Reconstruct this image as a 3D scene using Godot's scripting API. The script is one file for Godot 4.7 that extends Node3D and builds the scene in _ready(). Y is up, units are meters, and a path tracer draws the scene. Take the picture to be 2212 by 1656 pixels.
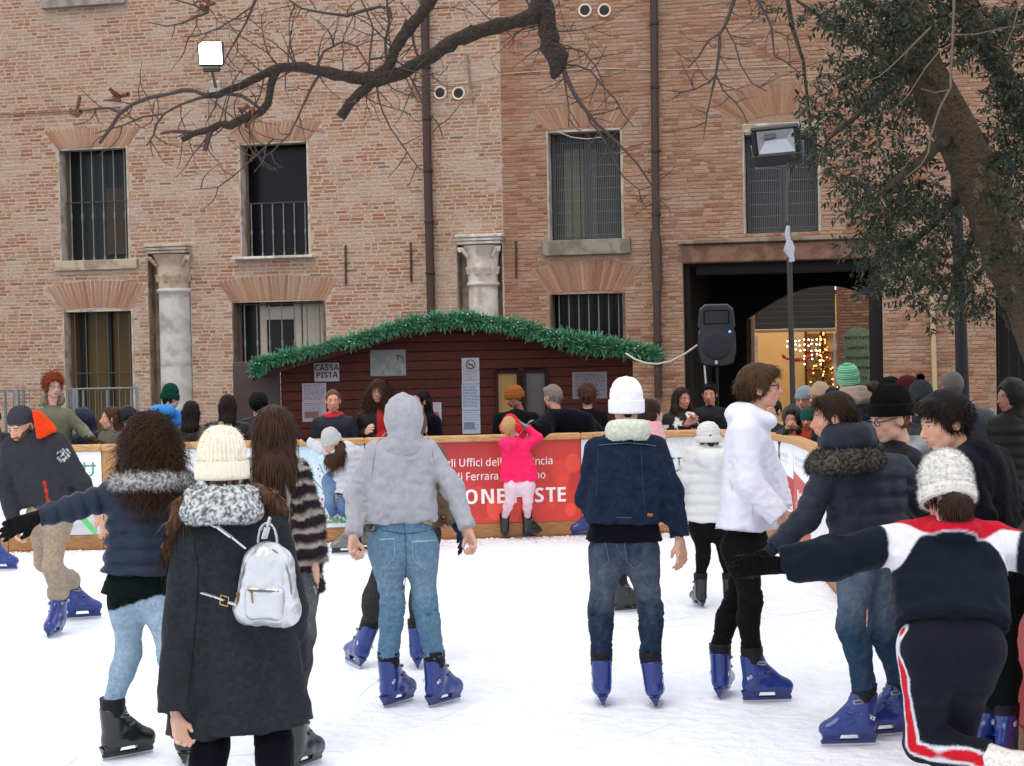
extends Node3D
# A skating rink in a square on an overcast winter day, in front of an old brick palace.

const F := 3600.0                       # focal length in sight units (a frame is 2212 x 1656 of them)
const EYE := Vector3(0, 2.12, 0)
var lens: Basis
var used := {}
var jobs: Array = []
var M := {}
var rng := RandomNumberGenerator.new()
var wob := FastNoiseLite.new()


# ---------------------------------------------------------------- places
func ray(u: float, v: float) -> Vector3:
	return lens * Vector3((u - 1106.0) / F, (828.0 - v) / F, -1.0)

func at(u: float, v: float, d: float) -> Vector3:       # the point at depth d (metres) along a sight line
	return EYE + ray(u, v) * d

func ground(u: float, v: float, y := 0.0) -> Vector3:   # where a sight line meets the ice
	var r := ray(u, v)
	return EYE + r * ((y - EYE.y) / r.y)

func H(hex: String) -> Color:                            # real base colour, linear
	return Color(hex).srgb_to_linear()


# ---------------------------------------------------------------- nodes
func numbered(called: String) -> String:
	used[called] = used.get(called, -1) + 1
	return called if used[called] == 0 else "%s_%03d" % [called, used[called]]

func thing(called: String, label: String, category: String, where := Vector3.ZERO, group := "") -> Node3D:
	var o := Node3D.new()
	o.name = numbered(called)
	add_child(o, true)
	o.position = where
	return tag(o, label, category, group)

func tag(o: Node3D, label: String, category: String, group := "") -> Node3D:
	o.set_meta("label", label)
	o.set_meta("category", category)
	if group:
		o.set_meta("group", group)
	return o

func obj(called: String, mesh: Mesh, m: Material, parent: Node = null) -> MeshInstance3D:
	var o := MeshInstance3D.new()
	o.mesh = mesh
	o.material_override = m
	if parent == null or parent == self:
		o.name = numbered(called)
		add_child(o, true)
	else:
		if not parent.has_meta("_n"):
			parent.set_meta("_n", {})
		var k: Dictionary = parent.get_meta("_n")
		k[called] = k.get(called, -1) + 1
		o.name = called if k[called] == 0 else "%s_%03d" % [called, k[called]]
		parent.add_child(o, true)
	return o

func struct(called: String, mesh: Mesh, m: Material) -> MeshInstance3D:
	var o := obj(called, mesh, m)
	o.set_meta("kind", "structure")
	return o


# ---------------------------------------------------------------- mesh builder
class MB:
	var v := PackedVector3Array()
	var n := PackedVector3Array()
	var c := PackedColorArray()
	var uv := PackedVector2Array()
	var ix := PackedInt32Array()
	var col := Color.WHITE

	func tri(a: int, b: int, d: int, nn: Vector3) -> void:
		if (v[d] - v[a]).cross(v[b] - v[a]).dot(nn) < 0.0:
			ix.append_array([a, d, b])
		else:
			ix.append_array([a, b, d])

	func vert(p: Vector3, nn: Vector3, t := Vector2.ZERO) -> int:
		v.append(p); n.append(nn); c.append(col); uv.append(t)
		return v.size() - 1

	func quad(a: Vector3, b: Vector3, d: Vector3, e: Vector3, out: Vector3) -> void:
		var nn := (d - a).cross(b - a)
		if nn.length_squared() < 1e-14:
			nn = (e - a).cross(d - a)
		nn = nn.normalized()
		if nn.dot(out) < 0.0:
			nn = -nn
		var i := vert(a, nn, Vector2(0, 1))
		vert(b, nn, Vector2(1, 1)); vert(d, nn, Vector2(1, 0)); vert(e, nn, Vector2(0, 0))
		tri(i, i + 1, i + 2, nn)
		tri(i, i + 2, i + 3, nn)

	func box(at: Vector3, size: Vector3, b := Basis.IDENTITY, bev := 0.0) -> void:
		var h := size * 0.5
		for ax in 3:
			for s: float in [-1.0, 1.0]:
				var nn := Vector3.ZERO; nn[ax] = s
				var p := (ax + 1) % 3
				var q := (ax + 2) % 3
				var pts := []
				for k: Array in [[-1.0, 1.0], [1.0, 1.0], [1.0, -1.0], [-1.0, -1.0]]:
					var w := Vector3.ZERO
					w[ax] = s * h[ax]
					w[p] = k[0] * (h[p] - bev)
					w[q] = k[1] * (h[q] - bev)
					pts.append(at + b * w)
				quad(pts[0], pts[1], pts[2], pts[3], b * nn)
		if bev <= 0.0:
			return
		for ax in 3:
			var p := (ax + 1) % 3
			var q := (ax + 2) % 3
			for s: float in [-1.0, 1.0]:
				for t: float in [-1.0, 1.0]:
					var a := Vector3.ZERO; var d := Vector3.ZERO
					a[p] = s * h[p]; a[q] = t * (h[q] - bev)
					d[p] = s * (h[p] - bev); d[q] = t * h[q]
					var e := Vector3.ZERO; e[ax] = h[ax] - bev
					var o := Vector3.ZERO; o[p] = s; o[q] = t
					quad(at + b * (a - e), at + b * (a + e), at + b * (d + e), at + b * (d - e), b * o)
		for sx: float in [-1.0, 1.0]:
			for sy: float in [-1.0, 1.0]:
				for sz: float in [-1.0, 1.0]:
					var o := b * Vector3(sx, sy, sz).normalized()
					var i := vert(at + b * Vector3(sx * h.x, sy * (h.y - bev), sz * (h.z - bev)), o)
					vert(at + b * Vector3(sx * (h.x - bev), sy * h.y, sz * (h.z - bev)), o)
					vert(at + b * Vector3(sx * (h.x - bev), sy * (h.y - bev), sz * h.z), o)
					tri(i, i + 1, i + 2, o)

	func beam(a: Vector3, b: Vector3, w: float, t: float, bev := 0.0) -> void:     # square bar between two points
		var z := (b - a).normalized()
		var x := (Vector3.UP if absf(z.y) < 0.95 else Vector3.RIGHT).cross(z).normalized()
		box((a + b) * 0.5, Vector3(w, t, a.distance_to(b)), Basis(x, z.cross(x), z), bev)

	func tube(pts: Array, radii: Array, sides := 8, capped := true, rough := 0.0, seed := 0) -> void:
		var last := Vector3.ZERO
		var first := v.size()
		var r := RandomNumberGenerator.new()
		r.seed = seed
		var m := pts.size()
		for i in m:
			var z: Vector3 = ((pts[mini(i + 1, m - 1)] as Vector3) - (pts[maxi(i - 1, 0)] as Vector3)).normalized()
			var x: Vector3
			if i == 0:
				x = (Vector3.UP if absf(z.y) < 0.9 else Vector3.RIGHT).cross(z).normalized()
			else:
				x = (last - z * last.dot(z)).normalized()
			last = x
			var y := z.cross(x)
			var rr: float = radii[i] if i < radii.size() else radii[-1]
			for k in sides + 1:
				var a := TAU * float(k % sides) / sides
				var d := x * cos(a) + y * sin(a)
				var f := rr
				if rough > 0.0 and k < sides:
					f *= 1.0 + r.randf_range(-rough, rough)
				if k == sides:
					v.append(v[v.size() - sides]); n.append(d); c.append(col); uv.append(Vector2(1, float(i) / m))
				else:
					vert((pts[i] as Vector3) + d * f, d, Vector2(float(k) / sides, float(i) / m))
		for i in m - 1:
			for k in sides:
				var a := first + i * (sides + 1) + k
				var b := a + sides + 1
				tri(a, a + 1, b + 1, n[a] + n[b + 1])
				tri(a, b + 1, b, n[a] + n[b + 1])
		if capped:
			for e: int in [0, m - 1]:
				var z: Vector3 = ((pts[1] as Vector3) - (pts[0] as Vector3)).normalized() * -1.0 if e == 0 else ((pts[m - 1] as Vector3) - (pts[m - 2] as Vector3)).normalized()
				var i := vert(pts[e], z)
				for k in sides:
					vert(v[first + e * (sides + 1) + k], z)
				for k in sides:
					tri(i, i + 1 + k, i + 1 + (k + 1) % sides, z)

	# a body of revolution: prof = [[r, y], ...]; squash scales z; bump(angle, t) adds to the radius
	func lathe(prof: Array, sides: int, tf := Transform3D.IDENTITY, squash := 1.0, bump = null, tint = null) -> void:
		var first := v.size()
		var m := prof.size()
		var keep := col
		for i in m:
			var t := float(i) / (m - 1)
			var pa: Array = prof[maxi(i - 1, 0)]
			var pb: Array = prof[mini(i + 1, m - 1)]
			var dn := Vector2(pb[1] - pa[1], -(pb[0] - pa[0])).normalized()
			for k in sides:
				var a := TAU * k / sides
				var r: float = prof[i][0]
				if bump != null:
					r += bump.call(a, t)
				if tint != null:
					col = tint.call(a, t)
				var p := Vector3(cos(a) * r, prof[i][1], sin(a) * r * squash)
				vert(tf * p, (tf.basis * Vector3(cos(a) * dn.x, dn.y, sin(a) * dn.x / squash)).normalized(), Vector2(float(k) / sides, t))
		col = keep
		for i in m - 1:
			for k in sides:
				var a := first + i * sides + k
				var a2 := first + i * sides + (k + 1) % sides
				var nn := n[a] + n[a + sides]
				tri(a, a2, a2 + sides, nn)
				tri(a, a2 + sides, a + sides, nn)

	func renormal() -> void:                                                       # smooth normals from the faces of shared vertices
		for i in n.size():
			n[i] = Vector3.ZERO
		for t in range(0, ix.size(), 3):
			var a := ix[t]; var b := ix[t + 1]; var d := ix[t + 2]
			var f := (v[d] - v[a]).cross(v[b] - v[a])
			n[a] += f; n[b] += f; n[d] += f
		for i in n.size():
			n[i] = n[i].normalized()

	func ribbon(pts: Array, w0: float, w1: float, out: Vector3, center: Vector3) -> void:   # a strand of hair
		var m := pts.size()
		var first := v.size()
		for i in m:
			var t := float(i) / (m - 1)
			var p: Vector3 = pts[i]
			var z: Vector3 = ((pts[mini(i + 1, m - 1)] as Vector3) - (pts[maxi(i - 1, 0)] as Vector3)).normalized()
			var o := Vector3(p.x - center.x, (p.y - center.y) * 0.3, p.z - center.z) + out * 0.001
			o = (o - z * o.dot(z)).normalized()
			var s := z.cross(o).normalized() * lerpf(w0, w1, t) * 0.5
			vert(p - s, (o - s.normalized() * 0.5).normalized()); vert(p + s, (o + s.normalized() * 0.5).normalized())
		for i in m - 1:
			var a := first + i * 2
			tri(a, a + 1, a + 3, n[a]); tri(a, a + 3, a + 2, n[a])

	func add(arr: Array) -> void:                                                   # arrays of a Field
		var first := v.size()
		v.append_array(arr[0]); n.append_array(arr[1]); c.append_array(arr[2])
		var t := PackedVector2Array(); t.resize(arr[0].size())
		uv.append_array(t)
		var src: PackedInt32Array = arr[3]
		var dst := PackedInt32Array(); dst.resize(src.size())
		for i in src.size():
			dst[i] = src[i] + first
		ix.append_array(dst)

	func mesh(shift := Vector3.ZERO) -> ArrayMesh:
		var out := ArrayMesh.new()
		if ix.is_empty():
			return out
		if shift != Vector3.ZERO:
			for i in v.size():
				v[i] -= shift
		var a := []
		a.resize(Mesh.ARRAY_MAX)
		a[Mesh.ARRAY_VERTEX] = v; a[Mesh.ARRAY_NORMAL] = n; a[Mesh.ARRAY_COLOR] = c; a[Mesh.ARRAY_TEX_UV] = uv; a[Mesh.ARRAY_INDEX] = ix
		out.add_surface_from_arrays(Mesh.PRIMITIVE_TRIANGLES, a)
		return out


# ---------------------------------------------------------------- smooth bodies: tapered capsules and ellipsoids joined with a smooth minimum, meshed as surface nets
class Field:
	const ST := 14
	var P := PackedFloat32Array()
	var C := PackedColorArray()
	var k := 0.035
	var cell := 0.012
	var wr := 0.0
	var wf := Vector3(5, 16, 5)
	var noise: FastNoiseLite
	var paint = null
	var planes: Array = []
	var hot := PackedVector3Array()     # where cloth bunches up (elbows, knees, hems)
	var hot_r := 0.15
	var tf := Transform3D.IDENTITY
	var result: Array = []
	var lo := Vector3.ONE * 1e9
	var hi := Vector3.ONE * -1e9
	var vals := {}
	var blocks := {}
	var reach := 0.0

	func cap(a: Vector3, b: Vector3, ra: float, rb: float, col: Color, flags := 0, pitch := 0.0, amp := 0.0) -> void:
		var u := b - a
		var l := maxf(u.length(), 1e-4)
		if u.length() < 1e-4:
			u = Vector3(0, 1e-4, 0)
		P.append_array([a.x, a.y, a.z, u.x, u.y, u.z, 1.0 / (l * l), ra, rb, float(flags), l, amp, (PI * l / pitch) if pitch > 0.0 else 0.0, pitch])
		C.append(col)
		var r := maxf(ra, rb) + absf(amp)
		if not flags & 4:
			for p: Vector3 in [a, b]:
				lo = lo.min(p - Vector3.ONE * r); hi = hi.max(p + Vector3.ONE * r)
		reach = maxf(reach, absf(amp))

	func ell(p: Vector3, r: Vector3, col: Color, flags := 0) -> void:
		P.append_array([p.x, p.y, p.z, r.x, r.y, r.z, 0.0, 0.0, 0.0, float(flags | 8), 0.0, 0.0, 0.0, 0.0])
		C.append(col)
		if not flags & 4:
			lo = lo.min(p - r); hi = hi.max(p + r)

	func ev(x: float, y: float, z: float, L: PackedInt32Array) -> float:
		var best := 1.0
		for i in L:
			var o := i * ST
			var f := int(P[o + 9])
			var dx := x - P[o]
			var dy := y - P[o + 1]
			var dz := z - P[o + 2]
			var ux := P[o + 3]
			var uy := P[o + 4]
			var uz := P[o + 5]
			var d: float
			if f & 8:
				dx /= ux; dy /= uy; dz /= uz
				var k0 := sqrt(dx * dx + dy * dy + dz * dz)
				dx /= ux; dy /= uy; dz /= uz
				d = k0 * (k0 - 1.0) / maxf(sqrt(dx * dx + dy * dy + dz * dz), 1e-5)
			else:
				var t := (dx * ux + dy * uy + dz * uz) * P[o + 6]
				var tc := clampf(t, 0.0, 1.0)
				var r := P[o + 7] + (P[o + 8] - P[o + 7]) * tc
				if P[o + 13] > 0.0:
					if f & 16:
						r += P[o + 11] * (absf(sin(PI * y / P[o + 13])) - 0.6)
					else:
						r += P[o + 11] * (absf(sin(t * P[o + 12])) - 0.6)
				dx -= ux * tc; dy -= uy * tc; dz -= uz * tc
				d = sqrt(dx * dx + dy * dy + dz * dz) - r
				if f & 1:
					d = maxf(d, (t - 1.0) * P[o + 10])
				if f & 2:
					d = maxf(d, -t * P[o + 10])
			if f & 4:
				d = -d
				var h := maxf(k * 0.5 - absf(best - d), 0.0) / k
				best = maxf(best, d) + h * h * k
			else:
				var h := maxf(k - absf(best - d), 0.0) / k
				best = minf(best, d) - h * h * k * 0.25
		for q: Array in planes:
			best = maxf(best, x * q[0] + y * q[1] + z * q[2] - q[3])
		if wr > 0.0 and absf(best) < 0.1:
			var amp := wr
			if hot.size() > 0:
				var m := 0.0
				for q in hot:
					m = maxf(m, 1.0 - ((q.x - x) * (q.x - x) + (q.y - y) * (q.y - y) + (q.z - z) * (q.z - z)) / (hot_r * hot_r))
				amp *= 0.25 + 0.9 * m
			best += amp * (1.6 * absf(noise.get_noise_3d(x * wf.x, y * wf.y, z * wf.z)) - 0.35)
		return best

	func near(i: int, j: int, m: int) -> PackedInt32Array:
		var bk := (i >> 3) | ((j >> 3) << 7) | ((m >> 3) << 14)
		if blocks.has(bk):
			return blocks[bk]
		var s := cell * 8.0
		var p := lo + Vector3((i >> 3) + 0.5, (j >> 3) + 0.5, (m >> 3) + 0.5) * s
		var L := PackedInt32Array()
		var far := cell * 7.0 + k + reach + wr + 0.005
		for c in C.size():
			var o := c * ST
			var d: float
			var q := p - Vector3(P[o], P[o + 1], P[o + 2])
			if int(P[o + 9]) & 8:
				d = q.length() - maxf(P[o + 3], maxf(P[o + 4], P[o + 5]))
			else:
				var u := Vector3(P[o + 3], P[o + 4], P[o + 5])
				d = (q - u * clampf(q.dot(u) * P[o + 6], 0.0, 1.0)).length() - maxf(P[o + 7], P[o + 8])
			if d < far:
				L.append(c)
		blocks[bk] = L
		return L

	func gv(key: int) -> float:
		if vals.has(key):
			return vals[key]
		var i := key & 1023
		var j := (key >> 10) & 1023
		var m := key >> 20
		var d := ev(lo.x + i * cell, lo.y + j * cell, lo.z + m * cell, near(i, j, m))
		vals[key] = d
		return d

	func run() -> void:
		var margin := Vector3.ONE * (cell * 3.0 + reach + wr + k * 0.3)
		lo -= margin
		hi += margin
		var X := 1
		var Y := 1024
		var Z := 1048576
		var stack: Array[int] = []
		for c in C.size():
			var o := c * ST
			if int(P[o + 9]) & 4:
				continue
			var a := Vector3(P[o], P[o + 1], P[o + 2])
			var starts := [a]
			if not int(P[o + 9]) & 8:
				var u := Vector3(P[o + 3], P[o + 4], P[o + 5])
				starts = [a + u * 0.1, a + u * 0.5, a + u * 0.9]
			for s: Vector3 in starts:
				for dir: Vector3 in [Vector3.RIGHT, Vector3.LEFT, Vector3.UP, Vector3.DOWN, Vector3.BACK, Vector3.FORWARD]:
					var p := s
					for it in 60:
						var g := ((p - lo) / cell).floor()
						if g.x < 1 or g.y < 1 or g.z < 1 or g.x > 1020 or g.y > 1020 or g.z > 1020:
							break
						var d := ev(p.x, p.y, p.z, near(int(g.x), int(g.y), int(g.z)))
						if d > -cell * 0.6:
							if d < cell * 2.0:
								var key := int(g.x) + int(g.y) * Y + int(g.z) * Z
								stack.append_array([key, key + X, key - X, key + Y, key - Y, key + Z, key - Z])
							break
						p += dir * maxf(-d * 0.9, cell * 0.5)
		var V := PackedVector3Array()
		var NN := PackedVector3Array()
		var CC := PackedColorArray()
		var IX := PackedInt32Array()
		var cells := {}
		var done := {}
		var off := [0, X, Y, X + Y, Z, X + Z, Y + Z, X + Y + Z]
		var ea := [0, 2, 4, 6, 0, 1, 4, 5, 0, 1, 2, 3]
		var eb := [1, 3, 5, 7, 2, 3, 6, 7, 4, 5, 6, 7]
		var w := PackedFloat32Array()
		w.resize(8)
		while not stack.is_empty():
			var key: int = stack.pop_back()
			if done.has(key):
				continue
			done[key] = true
			var mask := 0
			for q in 8:
				w[q] = gv(key + off[q])
				if w[q] < 0.0:
					mask |= 1 << q
			if mask == 0 or mask == 255:
				continue
			var sx := 0.0
			var sy := 0.0
			var sz := 0.0
			var cnt := 0.0
			for e in 12:
				var a: int = ea[e]
				var b: int = eb[e]
				if ((mask >> a) ^ (mask >> b)) & 1:
					var t := w[a] / (w[a] - w[b])
					cnt += 1.0
					sx += float(a & 1) + (t if e < 4 else 0.0)
					sy += float((a >> 1) & 1) + (t if e >= 4 and e < 8 else 0.0)
					sz += float(a >> 2) + (t if e >= 8 else 0.0)
			var i := key & 1023
			var j := (key >> 10) & 1023
			var m := key >> 20
			var p := lo + Vector3(i + sx / cnt, j + sy / cnt, m + sz / cnt) * cell
			cells[key] = V.size()
			V.append(p)
			var bc := Color.WHITE
			var bd := 1e9
			var L := near(i, j, m)
			var one := PackedInt32Array([0])
			if L.size() > 0:
				bc = C[L[0]]
			for c in L:
				if int(P[c * ST + 9]) & 4:
					continue
				var o := c * ST
				var q := p - Vector3(P[o], P[o + 1], P[o + 2])
				var d: float
				if int(P[o + 9]) & 8:
					d = ((q / Vector3(P[o + 3], P[o + 4], P[o + 5])).length() - 1.0) * minf(P[o + 3], minf(P[o + 4], P[o + 5]))
				else:
					var u := Vector3(P[o + 3], P[o + 4], P[o + 5])
					var t := clampf(q.dot(u) * P[o + 6], 0.0, 1.0)
					d = (q - u * t).length() - lerpf(P[o + 7], P[o + 8], t)
				if d < bd:
					bd = d
					bc = C[c]
			if paint != null:
				bc = paint.call(p, bc)
			CC.append(bc)
			# the six faces
			if (mask & 0x55) != 0 and (mask & 0x55) != 0x55: stack.append(key - X)
			if (mask & 0xAA) != 0 and (mask & 0xAA) != 0xAA: stack.append(key + X)
			if (mask & 0x33) != 0 and (mask & 0x33) != 0x33: stack.append(key - Y)
			if (mask & 0xCC) != 0 and (mask & 0xCC) != 0xCC: stack.append(key + Y)
			if (mask & 0x0F) != 0 and (mask & 0x0F) != 0x0F: stack.append(key - Z)
			if (mask & 0xF0) != 0 and (mask & 0xF0) != 0xF0: stack.append(key + Z)
		var axes := [[X, Y, Z], [Y, Z, X], [Z, X, Y]]
		NN.resize(V.size())
		for key: int in cells:
			var v0: bool = vals[key] < 0.0
			for ax: Array in axes:
				var v1: bool = vals[key + ax[0]] < 0.0
				if v0 == v1:
					continue
				var c1: int = key - ax[1]
				var c2: int = key - ax[1] - ax[2]
				var c3: int = key - ax[2]
				if not (cells.has(c1) and cells.has(c2) and cells.has(c3)):
					continue
				var q0: int = cells[key]; var q1: int = cells[c1]; var q2: int = cells[c2]; var q3: int = cells[c3]
				if v0:
					var sw := q1; q1 = q3; q3 = sw
				IX.append_array([q0, q1, q2, q0, q2, q3])
				var f := (V[q2] - V[q0]).cross(V[q1] - V[q0]) + (V[q3] - V[q0]).cross(V[q2] - V[q0])
				NN[q0] += f; NN[q1] += f; NN[q2] += f; NN[q3] += f
		for i in V.size():
			NN[i] = (tf.basis * NN[i]).normalized()
			V[i] = tf * V[i]
		result = [V, NN, CC, IX]
		vals = {}
		blocks = {}


func field(cell := 0.012, k := 0.035) -> Field:
	var f := Field.new()
	f.cell = cell
	f.k = k
	f.noise = wob
	return f

# a part that is made of fields (meshed side by side on all cores) and of what the after-call adds
func later(called: String, fields: Array, m: Material, parent: Node3D, shift: Vector3, after = null) -> MeshInstance3D:
	var o := obj(called, null, m, parent)
	jobs.append({"node": o, "fields": fields, "shift": shift, "after": after})
	return o

func run_jobs() -> void:
	var all: Array[Field] = []
	for j in jobs:
		for f in j.fields:
			all.append(f)
	var work := func(i: int): all[i].run()
	var id := WorkerThreadPool.add_group_task(work, all.size(), -1, true)
	WorkerThreadPool.wait_for_group_task_completion(id)
	for j in jobs:
		var mb := MB.new()
		for f: Field in j.fields:
			mb.add(f.result)
		if j.after != null:
			j.after.call(mb)
		(j.node as MeshInstance3D).mesh = mb.mesh(j.shift)
	jobs.clear()


# ---------------------------------------------------------------- materials
func noise_tex(freq: float, kind := FastNoiseLite.TYPE_SIMPLEX_SMOOTH, oct := 3, size := 256, ramp: Gradient = null, cell := FastNoiseLite.RETURN_DISTANCE) -> NoiseTexture2D:
	var n := FastNoiseLite.new()
	n.noise_type = kind
	n.frequency = freq
	n.fractal_octaves = oct
	n.cellular_return_type = cell
	n.seed = used.size() + int(freq * 1000)
	var t := NoiseTexture2D.new()
	t.width = size
	t.height = size
	t.seamless = true
	t.noise = n
	if ramp:
		t.color_ramp = ramp
	return t

func grad(a: Color, b: Color, pa := 0.0, pb := 1.0) -> Gradient:
	var g := Gradient.new()
	g.set_color(0, a); g.set_color(1, b)
	g.set_offset(0, pa); g.set_offset(1, pb)
	return g

# vertex-coloured surface with a fine relief (tex, height in cm, repeats per metre) and a slight tone variation
func surf(called: String, rough: float, tex: Texture2D = null, cm := 0.1, per_m := 8.0, rim := 0.0, metal := 0.0, tone: Texture2D = null) -> StandardMaterial3D:
	var m := StandardMaterial3D.new()
	m.resource_name = called
	m.vertex_color_use_as_albedo = true
	m.roughness = rough
	m.metallic = metal
	if tex or tone:
		m.uv1_triplanar = true
		m.uv1_scale = Vector3.ONE * per_m
	if tex:
		m.heightmap_enabled = true
		m.heightmap_texture = tex
		m.heightmap_scale = cm
	if tone:
		m.albedo_texture = tone
	if rim > 0.0:
		m.rim_enabled = true
		m.rim = rim
		m.rim_tint = 0.6
	M[called] = m
	return m

func flat(hex: String, rough := 0.7, metal := 0.0) -> StandardMaterial3D:
	var key := "%s_%.2f_%.1f" % [hex, rough, metal]
	if not M.has(key):
		var m := StandardMaterial3D.new()
		m.resource_name = "paint"
		m.albedo_color = Color(hex)
		m.roughness = rough
		m.metallic = metal
		M[key] = m
	return M[key]

func glow(hex: String, energy: float) -> StandardMaterial3D:
	var m := StandardMaterial3D.new()
	m.resource_name = "glow"
	m.albedo_color = Color(hex)
	m.emission_enabled = true
	m.emission = Color(hex)
	m.emission_energy_multiplier = energy
	return m

func make_materials() -> void:
	wob.noise_type = FastNoiseLite.TYPE_SIMPLEX_SMOOTH
	wob.frequency = 1.0
	wob.fractal_octaves = 2
	wob.seed = 7
	var fine := noise_tex(0.09, FastNoiseLite.TYPE_SIMPLEX_SMOOTH, 4)
	var soft := noise_tex(0.02, FastNoiseLite.TYPE_SIMPLEX_SMOOTH, 4)
	var grain := noise_tex(0.3, FastNoiseLite.TYPE_VALUE, 2)
	var knit := noise_tex(0.11, FastNoiseLite.TYPE_CELLULAR, 1)
	var mott := noise_tex(0.03, FastNoiseLite.TYPE_SIMPLEX_SMOOTH, 5, 512, grad(Color(0.84, 0.84, 0.84), Color(1, 1, 1), 0.25, 0.7))
	var weave := noise_tex(0.16, FastNoiseLite.TYPE_VALUE, 3, 256, grad(Color(0.86, 0.86, 0.86), Color(1, 1, 1), 0.3, 0.7))
	var soft_weave := noise_tex(0.16, FastNoiseLite.TYPE_VALUE, 3, 256, grad(Color(0.94, 0.94, 0.94), Color(1, 1, 1), 0.3, 0.7))
	var spot := noise_tex(0.05, FastNoiseLite.TYPE_SIMPLEX_SMOOTH, 4, 512, grad(Color(0.78, 0.78, 0.78), Color(1, 1, 1), 0.3, 0.62))
	var fold := noise_tex(0.011, FastNoiseLite.TYPE_SIMPLEX_SMOOTH, 3, 512)      # creases of cloth
	fold.noise.fractal_type = FastNoiseLite.FRACTAL_RIDGED
	fold.noise.fractal_gain = 0.4
	fold.noise.domain_warp_enabled = true
	fold.noise.domain_warp_amplitude = 25.0
	fold.noise.domain_warp_frequency = 0.01
	surf("skin", 0.55, fine, 0.03, 12.0)
	M.skin.subsurf_scatter_enabled = true
	M.skin.subsurf_scatter_strength = 0.12
	surf("hair", 0.55)
	M.hair.metallic_specular = 0.25
	surf("nylon", 0.55, fold, 0.4, 1.3, 0.04)
	surf("wool", 0.97, fold, 0.7, 1.6, 0.1, 0.0, weave)
	surf("fleece", 0.96, fold, 0.5, 0.8, 0.08, 0.0, soft_weave)
	M.fleece.uv1_scale = Vector3(1.3, 0.8, 1.3)
	surf("denim", 0.92, fold, 0.5, 2.0, 0.05, 0.0, weave)
	surf("knit", 0.96, knit, 0.14, 9.0, 0.1)
	surf("fur", 0.92, grain, 0.3, 4.0, 0.1)
	for q: String in ["wool", "fleece", "denim", "knit", "fur", "nylon"]:
		M[q].metallic_specular = 0.3 if q == "nylon" else 0.15
	M.skin.metallic_specular = 0.35
	surf("leather", 0.36, noise_tex(0.12, FastNoiseLite.TYPE_CELLULAR, 2), 0.05, 5.0)
	surf("silver", 0.4, noise_tex(0.12, FastNoiseLite.TYPE_CELLULAR, 2), 0.05, 5.0, 0.0, 0.65)
	surf("shell", 0.28, fine, 0.01, 4.0, 0.0, 0.0, mott)
	M.shell.clearcoat_enabled = true
	M.shell.clearcoat = 0.3
	M.shell.clearcoat_roughness = 0.15
	surf("steel", 0.25, null, 0.1, 8.0, 0.0, 1.0)
	surf("plastic", 0.45, fine, 0.02, 8.0)
	surf("brick", 0.93, fine, 1.1, 3.0, 0.0, 0.0, spot)
	surf("mortar", 0.97, fine, 1.6, 1.6, 0.0, 0.0, spot)
	surf("stone", 0.9, soft, 0.2, 0.8, 0.0, 0.0, noise_tex(0.012, FastNoiseLite.TYPE_SIMPLEX_SMOOTH, 4, 256, grad(Color(0.8, 0.79, 0.77), Color(1, 1, 1), 0.3, 0.65)))
	surf("iron", 0.6, fine, 0.1, 5.0, 0.0, 0.3, mott)
	surf("bark", 0.95, noise_tex(0.05, FastNoiseLite.TYPE_CELLULAR, 3), 4.0, 2.2, 0.0, 0.0, spot)
	surf("twig", 0.85, fine, 0.3, 5.0, 0.0, 0.0, mott)
	surf("board", 0.4, soft, 0.15, 0.6, 0.0, 0.0, soft_weave)
	surf("plank", 0.6, noise_tex(0.035, FastNoiseLite.TYPE_SIMPLEX_SMOOTH, 4), 0.06, 1.0, 0.0, 0.0, spot)
	M.plank.uv1_scale = Vector3(0.25, 4.0, 4.0)
	surf("timber", 0.75, fine, 0.1, 1.0, 0.0, 0.0, spot)
	M.timber.uv1_scale = Vector3(0.3, 3.0, 3.0)
	surf("paper", 0.8)
	surf("leaf", 0.6)
	M.leaf.metallic_specular = 0.3
	M.leaf.backlight_enabled = true
	M.leaf.backlight = Color(0.10, 0.13, 0.08)
	surf("tinsel", 0.5)
	surf("dark_glass", 0.2)
	M.dark_glass.metallic_specular = 0.28
	surf("curtain", 0.95)
	var ice := surf("ice", 0.55, noise_tex(0.012, FastNoiseLite.TYPE_SIMPLEX_SMOOTH, 6, 1024), 1.6, 0.45, 0.0, 0.0, noise_tex(0.012, FastNoiseLite.TYPE_SIMPLEX_SMOOTH, 6, 1024, grad(Color(0.98, 0.988, 1.0), Color(1, 1, 1), 0.3, 0.55)))
	ice.uv1_world_triplanar = true
	var clear := StandardMaterial3D.new()
	clear.transparency = BaseMaterial3D.TRANSPARENCY_ALPHA
	clear.albedo_color = Color(1, 1, 1, 0.06)
	clear.roughness = 0.05
	M["clear"] = clear


# ---------------------------------------------------------------- lettering and printed sheets
func text(called: String, s: String, tall: float, where: Transform3D, m: Material, parent: Node, bold := false, serif := false, left := false) -> MeshInstance3D:
	var t := TextMesh.new()
	var f := SystemFont.new()
	f.font_names = PackedStringArray(["Droid Serif" if serif else "Droid Sans"])
	if bold:
		f.font_weight = 700
	t.font = f
	t.text = s
	t.font_size = 32
	t.pixel_size = tall / 32.0
	t.depth = 0.002
	t.curve_step = 1.0
	t.horizontal_alignment = HORIZONTAL_ALIGNMENT_LEFT if left else HORIZONTAL_ALIGNMENT_CENTER
	t.vertical_alignment = VERTICAL_ALIGNMENT_CENTER
	var o := obj(called, t, m, parent)
	o.transform = where
	return o

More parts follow.
